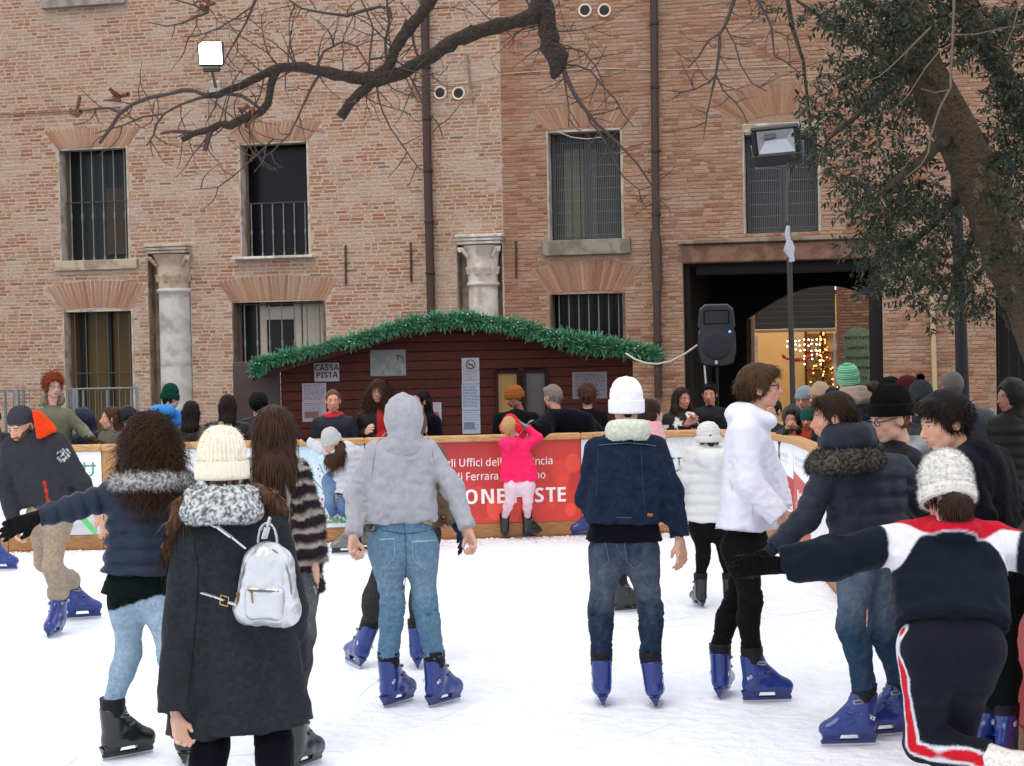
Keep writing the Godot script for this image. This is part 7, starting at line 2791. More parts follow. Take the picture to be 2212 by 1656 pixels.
	# man in the grey hoodie
	person({"label": "man in light grey hoodie with the hood up, seen from behind", "d": 9.63, "cell": 0.0105, "handc": 0.005, "hd": [871, 908, 0.02, 188, 8], "by": 184, "hood_up": "a9a9b0", "hood_mat": "fleece", "style": "none",
		"sh": [[810, 975], [924, 971]], "el": [[768, 1066, 0.02], [978, 1056]], "wr": [[764, 1152, -0.08], [1008, 1138, -0.05]], "curl": [1.35, 1.3], "thumb": [Vector3(0.55, -0.2, -0.75), Vector3(-0.5, -0.1, -0.8)],
		"hp": [[835, 1185], [908, 1182]], "hem": [[818, 1124], [914, 1120]], "kn": [[848, 1306, -0.06], [918, 1304, -0.06]], "ft": [[853, 1524, 146], [952, 1524, 142]],
		"legs": {"c": "5e7f98", "fade": true, "rise": 0.24, "wr": 0.018, "hem": 0.064, "fit": 1.0, "after": sewn([["3f5c74", 0.0035, [[796.3, 1149.0], [834.6, 1147.3], [871.2, 1154.0], [907.9, 1150.6], [941.2, 1144.0]]], ["4a677e", 0.003, [[871.9, 1124.0], [875.9, 1170.6], [877.9, 1214.0]]], ["8fadc2", 0.0028, [[804.6, 1165.6], [851.9, 1164.0], [851.3, 1207.3], [829.6, 1230.6], [811.3, 1214.0], [804.6, 1165.6]]], ["8fadc2", 0.0028, [[889.6, 1169.0], [941.2, 1165.6], [940.5, 1214.0], [917.9, 1230.6], [892.9, 1210.6], [889.6, 1169.0]]], ["9bb6c8", 0.005, [[803.9, 1167.3], [851.9, 1165.3]]], ["9bb6c8", 0.005, [[889.6, 1172.3], [940.5, 1168.0]]], ["53708a", 0.006, [[872.9, 1121.3], [873.2, 1135.7]]], ["b5a572", 0.012, [[911.9, 1128.0], [931.2, 1131.3]]], ["4a677e", 0.003, [[877.9, 1217.3], [871.2, 1303.9]]]])},
		"top": {"c": "a9a9b0", "th": 0.008, "mat": "fleece", "rib": "a6a6ad", "wr": 0.013, "wf": Vector3(7, 9, 7), "k": 0.032, "name": "hoodie", "after": sewn([["8f8f97", 0.004, [[832, 936], [870, 930], [915, 932]]], ["94949c", 0.003, [[832, 936], [812, 960], [806, 1000], [803, 1040]]], ["94949c", 0.003, [[918, 934], [932, 960], [938, 1000]]]]), "sleeve": 1.22, "cuff": 1.2, "cell": 0.009}})
	# the ones hidden behind him
	person({"label": "person in olive jacket and navy gloves skating just behind the man in grey hoodie", "d": 10.8, "cell": 0.012, "hd": [893, 925, 0, 185, 4], "by": 182, "style": "short", "hair": "5a4636",
		"sh": [[838, 985], [938, 985]], "el": [[785, 1090], [970, 1080]], "wr": [[776, 1142, -0.08], [986, 1132, -0.05]], "gloves": "1f2748", "hp": [[858, 1155], [918, 1155]], "hem": [[850, 1140], [925, 1140]],
		"kn": [[806, 1290, -0.05], [908, 1290]], "ft": [[764, 1440, 205, 20, 10.85], [905, 1442, 178]], "legs": {"c": "3a3a38", "fit": 0.95, "wr": 0.005},
		"top": {"c": "5b4c38", "th": 0.028, "mat": "nylon", "wr": 0.016, "wf": Vector3(7, 18, 7), "hood": "b98a58", "hood_r": 0.055, "cuff": 1.3}})
	person({"label": "skater in jeans and dark grey skates hidden behind the man in grey hoodie", "d": 16.5, "g": 0.95, "hd": [872, 905, 0, -80, 0], "by": -85, "style": "short", "ft": [[752, 1197, -82], [790, 1190, -82]], "kn": [[795, 1105], [812, 1105]], "hp": [[845, 1030], [850, 1030]], "sh": [[862, 950], [875, 950]], "skate": "grey", "legs": {"c": "37506a"}, "top": {"c": "2a2c33"}})
	# the girl in pink
	person({"label": "small blond girl in bright pink coat with red earmuffs at the red panel", "d": 17.35, "g": 0.74, "cell": 0.012, "hd": [1104, 925, 0, 148, 0], "by": 165, "hs": 0.94, "style": "short", "hair": "b08a5c", "strands": 900, "hair_len": 0.08,
		"sh": [[1090, 962], [1136, 962]], "el": [[1118, 962, 0.22], [1162, 946, 0.05]], "wr": [[1133, 932, 0.2], [1139, 924, 0.08]], "gloves": ["8f9096", "8f9096"], "hv": [null, Vector3(-0.7, 0.55, 0.1)],
		"hp": [[1106, 1050], [1140, 1050]], "hem": [[1094, 1042], [1152, 1040]], "kn": [[1102, 1082], [1140, 1082]], "ft": [[1090, 1163, 186], [1147, 1162, 118]], "skate": "black", "skate_size": 0.82,
		"legs": {"c": "e6c8d4", "fit": 0.94, "wr": 0.003, "hem": 0.048, "mat": "fleece"}, "top": quilted("e81f5c", 0.022, 0.085, {"flare": 1.12, "hood": "ea2a66", "hood_r": 0.06, "qa": 0.007, "name": "coat",
			"extra": func(f, _J, _bb, htf):
				var a := Vector3(0, 0.12, -0.02)
				f.cap(htf * Vector3(0.1, -0.005, -0.01), htf * Vector3(0.1, 0.01, -0.01), 0.04, 0.04, H("c8162c"))
				f.cap(htf * Vector3(-0.1, -0.005, -0.01), htf * Vector3(-0.1, 0.01, -0.01), 0.04, 0.04, H("c8162c"))
				ring(f, htf.origin, htf.basis, 0.108, 0.0, 0.012, H("c8162c"), 1)
				for k in 8: f.cap(htf * Vector3(cos(PI * k / 8.0) * 0.1, sin(PI * k / 8.0) * 0.13 + 0.01, -0.01), htf * Vector3(cos(PI * (k + 1) / 8.0) * 0.1, sin(PI * (k + 1) / 8.0) * 0.13 + 0.01, -0.01), 0.014, 0.014, H("c8162c"))})})
	# man in denim
	person({"label": "man in dark denim jacket with fleece collar and white beanie, seen from behind", "d": 9.6, "cell": 0.0105, "handc": 0.005, "hd": [1353, 873, 0.02, 182, 6], "by": 178, "hat": "e9e8ee", "tall": 0.02, "ribs": 44, "hat_wide": 1.06, "hat_low": -0.04, "cuff_h": 0.065, "style": "short", "hair": "2a2018",
		"sh": [[1288, 972], [1416, 968]], "el": [[1268, 1078, 0.06], [1452, 1064]], "wr": [[1288, 1122, 0.3], [1467, 1160, -0.02]], "curl": [0.4, 0.5], "thumb": [null, Vector3(-0.75, 0, 0.65)],
		"hp": [[1312, 1192], [1384, 1192]], "hem": [[1298, 1130], [1400, 1130]], "kn": [[1298, 1318, -0.06], [1406, 1318, -0.05]], "ft": [[1300, 1522, 181, 0], [1420, 1525, 172, -6]],
		"legs": {"c": "26344a", "shirt": ["121317", 0.065], "fade": true, "wr": 0.018, "hem": 0.062, "after": sewn([["5b708c", 0.0026, [[1271.1, 1170.6], [1307.7, 1169.0], [1315.7, 1214.0], [1294.4, 1232.3], [1274.4, 1217.3]]], ["5b708c", 0.0026, [[1347.7, 1164.0], [1385.0, 1163.3]]], ["5b708c", 0.0026, [[1347.7, 1164.0], [1353.7, 1214.0], [1371.0, 1230.6], [1389.4, 1217.3]]], ["3a4d68", 0.003, [[1326.1, 1157.3], [1334.4, 1190.6], [1342.7, 1207.3]]], ["5b708c", 0.0022, [[1328.4, 1159.0], [1335.7, 1189.0]]]])},
		"top": {"c": "222c3f", "th": 0.02, "mat": "denim", "wr": 0.014, "wf": Vector3(6, 8, 6), "under": "121317", "under_len": 0.1, "sleeve": 1.05, "cuff": 1.25, "cell": 0.009, "name": "denim_jacket", "after": sewn([["6d7a86", 0.003, [[1264.7, 968.0], [1308.2, 961.1], [1356.3, 957.5], [1398.4, 961.1], [1425.5, 966.5]]], ["1a263c", 0.004, [[1264.7, 969.5], [1308.2, 962.6], [1356.3, 959.0], [1398.4, 962.6], [1425.5, 968.0]]], ["2f4162", 0.0028, [[1384.9, 963.5], [1387.9, 1047.7], [1395.4, 1116.8]]], ["2f4162", 0.0028, [[1293.2, 966.5], [1290.2, 1047.7], [1284.2, 1119.8]]], ["4a5a74", 0.003, [[1275.2, 1122.8], [1338.3, 1118.3], [1419.5, 1122.8]]], ["a06a3c", 0.011, [[1398.4, 1113.2], [1409.8, 1113.8]]], ["c9ccd0", 0.006, [[1286.0, 1124.3], [1286.9, 1124.9]]], ["c9ccd0", 0.006, [[1382.8, 1127.3], [1383.7, 1128.0]]], ["2f4162", 0.003, [[1437.5, 948.5], [1443.5, 987.6], [1445.9, 1026.6]]]]),
			"collar": "d9dccb", "collar_r": 0.036, "collar_out": 0.012, "collar_up": 0.03,
			"paint": func(p: Vector3, c: Color, J: Dictionary, _bb: Basis) -> Color:
				var n := wob.get_noise_3d(p.x * 10, p.y * 10, p.z * 10)
				return c * (1.0 + 0.22 * n) if c.b > c.r * 1.6 else c}})
	person({"label": "brown-haired girl with a pale pink furry collar behind the man in denim", "d": 12.9, "g": 0.88, "cell": 0.014, "hd": [1406, 898, 0, 130, 0], "by": 120, "style": "long", "hair": "2b1d18", "hair_len": 0.12, "hs": 0.98,
		"ft": [[1335, 1318, 120], [1352, 1322, 110]], "hp": [[1380, 1085], [1392, 1085]], "kn": [[1352, 1200], [1366, 1200]], "sh": [[1388, 962, 0.1], [1402, 962, -0.1]], "skate": "black", "legs": {"c": "1a1b20", "fit": 0.85},
		"top": {"c": "b9a3a6", "th": 0.02, "mat": "fleece"}, "scarf": {"c": "e8aeb2", "turns": 3, "r": 0.05, "step": 0.055, "up": 0.0, "mat": "fur", "fuzz": 1200, "wr": 0.01}})
	person({"label": "skater hidden behind the man in denim by the back boards, one blue skate showing", "d": 17.2, "g": 0.9, "hd": [1352, 905, 0, -70, 0], "by": -80, "style": "short", "ft": [[1266, 1158, -84], [1292, 1156, -80]], "hp": [[1330, 1030], [1336, 1030]], "kn": [[1296, 1090], [1312, 1090]], "legs": {"c": "20222a"}, "top": {"c": "20222a"}})
	# girl in the white puffer coat
	person({"label": "girl in white quilted coat seen from behind beside the tall man in white", "d": 12.95, "g": 0.84, "cell": 0.0115, "hd": [1530, 946, 0.02, 190, 10], "by": 186, "hs": 0.98, "hat": "d8d8d4", "hat_style": "cable", "tall": -0.01, "hat_low": -0.02, "style": "short", "hair": "3a2c24",
		"sh": [[1497, 985], [1562, 985]], "el": [[1476, 1035, 0.0], [1585, 1040]], "wr": [[1482, 1062, 0.2], [1580, 1080, 0.2]], "gloves": ["9c9ca0", "9c9ca0"], "hp": [[1512, 1140], [1556, 1140]], "hem": [[1502, 1126], [1562, 1128]], "kn": [[1520, 1190], [1566, 1190]], "ft": [[1511, 1312, 192], [1577, 1312, 168]], "skate": "black",
		"legs": {"c": "17181b", "fit": 0.92, "wr": 0.007, "hem": 0.046}, "top": quilted("d6d9d8", 0.032, 0.08, {"flare": 1.12, "hood": "dde0de", "hood_r": 0.07, "name": "coat"})})
	# tall man in white
	person({"label": "tall young man with glasses in white hooded jacket and black trousers facing right", "d": 9.62, "cell": 0.0105, "handc": 0.005, "hc": 0.0038, "hd": [1643, 838, 0.0, 88, -3, 0], "by": 97, "hs": 1.04, "style": "fringe", "hair": "43301f", "strands": 4200, "brow": "4a3626", "skin": "cc9a84", "glasses": "15171c", "hairc": 0.008,
		"sh": [[1628, 925, 0.17], [1606, 932, -0.17]], "el": [[1668, 1035, 0.16], [1620, 1045, -0.2]], "wr": [[1690, 1100, 0.1], [1684, 1116, -0.22]], "curl": [0.5, 0.6], "hv": [null, Vector3(0.55, -0.8, 0)],
		"hp": [[1622, 1180, 0.08], [1606, 1184, -0.08]], "hem": [[1640, 1140, 0.11], [1594, 1144, -0.11]], "kn": [[1590, 1300, 0.1], [1622, 1298, -0.14]], "ft": [[1562, 1506, 160, 0], [1645, 1518, 93, 0]],
		"legs": {"c": "17171a", "wr": 0.014, "hem": 0.056, "fit": 0.97},
		"top": {"c": "dddcea", "th": 0.03, "mat": "nylon", "flare": 1.2, "wr": 0.009, "wf": Vector3(9, 11, 9), "after": sewn([["cac9d6", 0.0025, [[1560, 930], [1575, 960], [1572, 1010], [1582, 1060]]], ["c2c1ce", 0.0025, [[1545, 1142], [1600, 1144], [1660, 1143]]], ["c0bfcc", 0.002, [[1625, 1085], [1627, 1120]]], ["3a3a40", 0.003, [[1605, 1132], [1613, 1132]]]]), "hood": "dddcea", "hood_r": 0.075, "hood_drop": 0.06, "sleeve": 1.2, "cuff": 1.35, "collar": "d8d7e6", "collar_r": 0.026, "collar_out": 0.016, "collar_rise": 0.02, "cell": 0.0095}})
	# man in navy with the fur collar
	person({"label": "dark-haired man in navy quilted jacket with charcoal fur collar leaning left, blue skates", "d": 8.52, "cell": 0.0105, "hc": 0.0045, "hd": [1800, 903, 0.0, -102, 6], "by": -140, "style": "short", "hair": "261a14", "strands": 2600, "skin": "c48f78",
		"sh": [[1790, 1020, -0.05], [1940, 1015, 0.1]], "el": [[1742, 1120, -0.1], [1990, 1085, 0.1]], "wr": [[1672, 1184, -0.12], [2010, 1150, 0.15]], "curl": [0.4, 0.4], "gloves": ["232833", "232833"],
		"hp": [[1848, 1222, 0.02], [1908, 1218, 0.05]], "hem": [[1840, 1186], [1925, 1186]], "kn": [[1838, 1358, -0.12], [1905, 1368, 0.02]], "ft": [[1848, 1612, -88, 0], [1925, 1590, -78, 0]],
		"legs": {"c": "2a4058", "fade": true, "wr": 0.012, "hem": 0.062},
		"top": quilted("20242f", 0.03, 0.085, {"waist": 0.94, "cell": 0.0095, "qa": 0.01,
			"extra": func(f, _J, bb, htf):
				var c: Vector3 = htf * Vector3(0, -0.135, -0.06)
				ring(f, c + Vector3(0, 0.05, 0), bb, 0.085, 0.085, 0.05, H("20242f"), 10)
				ring(f, c + Vector3(0, 0.0, 0), bb, 0.09, 0.09, 0.05, H("20242f"), 10)}),
		"scarf": {"c": "5c574f", "c2": "2b2826", "turns": 2, "r": 0.048, "w": 1.35, "step": 0.03, "up": -0.07, "mat": "fur", "fuzz": 9000, "fuzz_len": 0.026}})
	# woman in the track jacket
	var yoke := func(p: Vector3, c: Color, J: Dictionary, _bb: Basis) -> Color:
		var mid: Vector3 = ((J.sh[0] as Vector3) + (J.sh[1] as Vector3)) * 0.5
		var hp: Vector3 = ((J.hp[0] as Vector3) + (J.hp[1] as Vector3)) * 0.5
		var dn: Vector3 = (hp - mid).normalized()
		var x: float = absf((p - mid).x)
		var y: float = (p - mid).dot(dn)
		var rl := 0.035 - 0.075 * smoothstep(0.08, 0.21, x)
		var nl := maxf(rl, 0.028) + 0.004 + 0.12 * smoothstep(0.12, 0.23, x)
		c = H("191d2a")
		var w := H("dcdbe6").lerp(c, smoothstep(nl - 0.005, nl + 0.005, y))
		w = H("b51a2c").lerp(w, smoothstep(rl - 0.005, rl + 0.005, y))
		for i in 2:                                        # navy sleeves below the shoulder
			var ab: Vector3 = (J.el[i] as Vector3) - (J.sh[i] as Vector3)
			var t: float = (p - (J.sh[i] as Vector3)).dot(ab.normalized())
			var off: float = (p - (J.sh[i] as Vector3) - ab.normalized() * t).length()
			if t > 0.03 and off < 0.13 and x > 0.17:
				w = w.lerp(c, smoothstep(0.085, 0.095, t + 0.25 * (p - (J.sh[i] as Vector3)).y))
		return w
	var piping := func(p: Vector3, c: Color, J: Dictionary) -> Color:
		var pth := [J.hp[0] + Vector3(-0.085, 0.06, 0.02), J.hp[0] + Vector3(-0.1, -0.1, 0.03), (J.hp[0] as Vector3).lerp(J.kn[0], 0.6) + Vector3(-0.085, 0, 0.04), J.kn[0] + Vector3(-0.055, 0, 0.055), (J.kn[0] as Vector3).lerp(J.an[0], 0.12) + Vector3(-0.02, -0.01, 0.075), (J.kn[0] as Vector3).lerp(J.an[0], 0.6) + Vector3(0, 0.01, 0.09), J.an[0] + Vector3(0, 0.0, 0.1)]
		var best := 9.0
		for i in pth.size() - 1:
			var a: Vector3 = pth[i]
			var ab: Vector3 = pth[i + 1] - a
			var t: float = clampf((p - a).dot(ab) / ab.length_squared(), 0, 1)
			best = minf(best, (p - a - ab * t).length())
		return H("c01f2c").lerp(H("d4d7e0"), smoothstep(0.02, 0.026, best)).lerp(c, smoothstep(0.031, 0.037, best))
	person({"label": "woman in navy, white and red track jacket and white cable-knit hat bending forward", "d": 6.42, "cell": 0.0095, "handc": 0.005, "bare_boot": true, "hd": [2045, 1062, 0.12, 178, 26], "by": 180, "hs": 1.05, "hat": "dedcd6", "hat_style": "cable", "tall": 0.015, "hat_low": -0.03, "hat_wide": 1.08, "fuzz": 9000, "tilt": -0.02, "style": "bun", "hair": "241813", "strands": 2600, "bun_at": Vector3(0, -0.105, -0.12),
		"sh": [[1946, 1172, 0.1], [2150, 1172, 0.1]], "el": [[1800, 1205, 0.02], [2262, 1215, 0.02]], "wr": [[1690, 1222, 0.05], [2340, 1260, 0.0]], "gloves": "121214", "curl": [0.2, 0.4], "hv": [Vector3(-0.97, 0.03, 0.1), null], "thumb": [Vector3(-0.1, 1, 0.2), null], "hand": 1.05,
		"hp": [[2003, 1400, -0.1], [2104, 1400, -0.1]], "hem": [[1998, 1352, -0.1], [2118, 1350, -0.1]], "kn": [[1996, 1606, 0.02], [2064, 1600, 0.12]], "ft": [[Vector3(-0.93, 0.16, -0.33), Vector3(0.05, -0.95, 0.3), 2262, 1700, 6.2], [2090, 1905, 182]], "skate": "white",
		"legs": {"c": "1d1f28", "fit": 1.08, "wr": 0.007, "wf": Vector3(7, 12, 7), "hem": 0.075, "mat": "fleece", "paint": piping, "cell": 0.0085},
		"top": {"c": "191d2a", "th": 0.03, "mat": "fleece", "flare": 1.12, "paint": yoke, "wr": 0.016, "wf": Vector3(5, 7, 5), "cell": 0.0085, "sleeve": 1.22, "cuff": 1.35, "collar": "b51a2c", "collar_r": 0.03, "name": "track_jacket"}})
	# two young men at the right
	person({"label": "young man in black beanie and glasses with curly fringe looking left", "d": 9.2, "cell": 0.014, "hc": 0.0042, "hd": [1922, 905, 0, -72, 14], "by": -70, "hs": 1.06, "hat": "131315", "tall": 0.045, "ribs": 40, "hat_wide": 1.1, "hat_tag": "c9b9a0", "tag_at": Vector3(-0.035, 0.035, 0.1), "style": "afro", "hair": "6b4a30", "strands": 500, "glasses": "2a2a2c", "skin": "d0a58e", "hat_low": 0.025, "tilt": -0.22,
		"ft": [[1955, 1540, -60], [2000, 1535, -50]], "legs": {"c": "1b1c20"}, "top": {"c": "141518", "mat": "nylon", "th": 0.03, "hood": "8a8c90", "hood_r": 0.045}})
	person({"label": "young man with thick black hair and black hooded jacket looking down to the left", "d": 7.9, "cell": 0.012, "hc": 0.004, "hd": [2040, 912, 0, -78, 14], "by": -100, "hs": 1.1, "style": "fringe", "hair": "15110f", "strands": 3800, "skin": "cfa186", "brow": "17110d",
		"sh": [[2068, 1010, -0.16], [2150, 1000, 0.14]], "el": [[2120, 1120, -0.2], [2195, 1120, 0.1]], "wr": [[2090, 1215, -0.2], [2130, 1200, 0.1]], "hp": [[2118, 1250], [2165, 1250]], "hem": [[2100, 1285], [2180, 1285]], "kn": [[2120, 1420], [2165, 1420]], "ft": [[2128, 1660, -40], [2172, 1668, -25]],
		"legs": {"c": "15161a"}, "top": {"c": "151517", "mat": "fleece", "th": 0.034, "hood": "141416", "hood_r": 0.06, "wr": 0.014, "flare": 1.05}})
	person({"label": "person in black jacket mostly cut off by the right edge, gloved hand showing", "d": 7.45, "cell": 0.014, "hd": [2330, 985, 0, -90, 5], "by": -95, "style": "short", "sh": [[2278, 1100, -0.15], [2320, 1090, 0.15]], "el": [[2235, 1160, -0.15], [2330, 1200, 0.1]], "wr": [[2202, 1195, -0.15], [2290, 1250, 0.1]], "gloves": "1c1412", "hp": [[2290, 1320], [2330, 1320]], "ft": [[2300, 1735, -80], [2330, 1730, -80]], "legs": {"c": "17181b"}, "top": {"c": "1d1d20", "th": 0.035, "wr": 0.014, "flare": 1.1}})

# seams, pockets and labels sewn onto the cloth: lines = [[hex, radius, [[u, v], ...]], ...]; each runs over the surface that is seen there
func sewn(lines: Array):
	return func(mb: MB) -> void:
		var inv := lens.inverse()
		var bins := {}
		for i in mb.v.size():
			var q := inv * (mb.v[i] - EYE)
			if (mb.n[i]).dot(mb.v[i] - EYE) > 0.0:
				continue
			var key := Vector2i(int((1106.0 - F * q.x / q.z) / 8.0), int((828.0 + F * q.y / q.z) / 8.0))
			if not bins.has(key):
				bins[key] = PackedInt32Array()
			bins[key].append(i)
		for l: Array in lines:
			var pts := []
			var poly: Array = l[2]
			for s in poly.size() - 1:
				var n := maxi(2, int(Vector2(poly[s][0] - poly[s + 1][0], poly[s][1] - poly[s + 1][1]).length() / 5.0))
				for k in n + (1 if s == poly.size() - 2 else 0):
					var u := lerpf(poly[s][0], poly[s + 1][0], float(k) / n)
					var v := lerpf(poly[s][1], poly[s + 1][1], float(k) / n)
					var sum := 0.0
					var cnt := 0.0
					for dx in [-1, 0, 1]:
						for dy in [-1, 0, 1]:
							for i: int in bins.get(Vector2i(int(u / 8.0) + dx, int(v / 8.0) + dy), PackedInt32Array()):
								var q := inv * (mb.v[i] - EYE)
								var w := 1.0 / (4.0 + Vector2(1106.0 - F * q.x / q.z - u, 828.0 + F * q.y / q.z - v).length_squared())
								sum += -q.z * w
								cnt += w
					if cnt > 0.0:
						pts.append(at(u, v, sum / cnt - l[1] * 0.3))
			if pts.size() > 1:
				for k in range(1, pts.size() - 1):
					pts[k] = ((pts[k - 1] as Vector3) + (pts[k] as Vector3) * 2.0 + (pts[k + 1] as Vector3)) / 4.0
				mb.col = H(l[0])
				mb.tube(pts, [l[1]], 5)

func build_backpack() -> void:
	# silver backpack on the charcoal coat
	var d := 6.84
	var c := at(575, 1258, d)
	var B := thing("backpack", "small silver leather backpack worn on the charcoal coat in the foreground", "backpack", c)
	var bs := Basis(Vector3.UP, deg_to_rad(-4)) * Basis(Vector3.BACK, deg_to_rad(-2.0)) * Basis(Vector3.RIGHT, deg_to_rad(-4))
	B.basis = bs
	var sil := H("c6c8cb")
	var f := field(0.006, 0.03)
	f.wr = 0.006
	f.wf = Vector3(14, 9, 14)
	f.cap(Vector3(-0.075, -0.12, -0.03), Vector3(0.075, -0.125, -0.03), 0.062, 0.062, sil)
	f.cap(Vector3(-0.06, -0.1, -0.03), Vector3(-0.045, 0.075, -0.03), 0.072, 0.062, sil)
	f.cap(Vector3(0.06, -0.1, -0.03), Vector3(0.045, 0.075, -0.03), 0.072, 0.062, sil)
	f.cap(Vector3(0, -0.08, -0.02), Vector3(0, 0.09, -0.025), 0.085, 0.075, sil)
	later("bag", [f], M.silver, B, Vector3.ZERO)
	f = field(0.005, 0.02)
	f.wr = 0.0015
	f.wf = Vector3(20, 14, 20)
	f.cap(Vector3(-0.045, -0.12, 0.03), Vector3(0.052, -0.12, 0.03), 0.03, 0.03, sil)
	f.cap(Vector3(-0.045, -0.045, 0.035), Vector3(0.052, -0.045, 0.035), 0.03, 0.03, sil)
	f.cap(Vector3(-0.045, -0.082, 0.036), Vector3(0.052, -0.082, 0.036), 0.03, 0.03, sil)
	f.cap(Vector3(-0.045, -0.12, 0.03), Vector3(-0.045, -0.045, 0.035), 0.03, 0.03, sil)
	f.cap(Vector3(0.052, -0.12, 0.03), Vector3(0.052, -0.045, 0.035), 0.03, 0.03, sil)
	later("front_pocket", [f], M.silver, B, Vector3.ZERO)
	var m := MB.new()
	m.col = H("55585c")
	m.tube([Vector3(-0.062, -0.03, 0.064), Vector3(0.0, -0.031, 0.07), Vector3(0.066, -0.033, 0.062)], [0.0045], 6)
	m.col = H("74777c")
	var arc := []
	for i in 19:
		var a := PI * 1.08 * i / 18.0 - 0.12
		arc.append(Vector3(-cos(a) * 0.108, -0.05 + sin(a) * 0.19 * (1.0 if i > 2 else 0.9), 0.012 + 0.012 * sin(a)))
	m.tube(arc, [0.0045], 6)
	obj("zip", m.mesh(), M.plastic, B)
	for q: Array in [[Vector3(-0.045, -0.034, 0.072), Vector3(-0.038, -0.082, 0.076)], [Vector3(-0.114, -0.05, 0.018), Vector3(-0.116, -0.1, 0.018)]]:
		m = MB.new()
		m.col = H("8a6c40")
		m.beam(q[0], q[1], 0.011, 0.005, 0.0015)
		m.box(q[0], Vector3(0.014, 0.012, 0.01), Basis.IDENTITY, 0.002)
		obj("zip_pull", m.mesh(), M.steel, B)
	m = MB.new()
	m.col = sil
	var hl := []
	for i in 11:
		var a := PI * i / 10.0
		hl.append(Vector3(-0.012 - cos(a) * 0.04, 0.155 + sin(a) * 0.085, -0.06 + sin(a) * 0.012))
	for i in 10:
		m.beam(hl[i], hl[i + 1], 0.02, 0.008, 0.002)
	obj("handle", m.mesh(), M.silver, B)
	m = MB.new()
	m.col = sil
	var inv := bs.inverse()
	var P := func(u: float, v: float, dd: float) -> Vector3: return inv * (at(u, v, dd) - c)
	for q: Array in [[[448, 1128, 6.92], [470, 1140, 6.86], [500, 1162, 6.845], [530, 1186, 6.86]], [[583, 1118, 6.86], [577, 1140, 6.85], [570, 1165, 6.86]]]:
		for i in q.size() - 1:
			m.beam(P.call(q[i][0], q[i][1], q[i][2]), P.call(q[i + 1][0], q[i + 1][1], q[i + 1][2]), 0.03, 0.008, 0.002)
	obj("strap", m.mesh(), M.silver, B)
	m = MB.new()
	m.col = sil
	m.beam(P.call(436, 1282, 6.9), P.call(462, 1290, 6.86), 0.024, 0.006, 0.002)
	m.beam(P.call(462, 1290, 6.86), P.call(484, 1298, 6.85), 0.024, 0.006, 0.002)
	m.beam(P.call(494, 1302, 6.85), P.call(512, 1308, 6.85), 0.03, 0.01, 0.002)
	obj("lower_strap", m.mesh(), M.silver, B)
	m = MB.new()
	m.col = H("b89a6a")
	var e0: Vector3 = P.call(481, 1297, 6.845)
	m.tube([e0 + Vector3(-0.012, -0.018, 0), e0 + Vector3(0.02, -0.026, 0), e0 + Vector3(0.024, 0.01, 0), e0 + Vector3(-0.008, 0.02, 0), e0 + Vector3(-0.012, -0.018, 0)], [0.003], 6)
	obj("buckle", m.mesh(), M.steel, B)


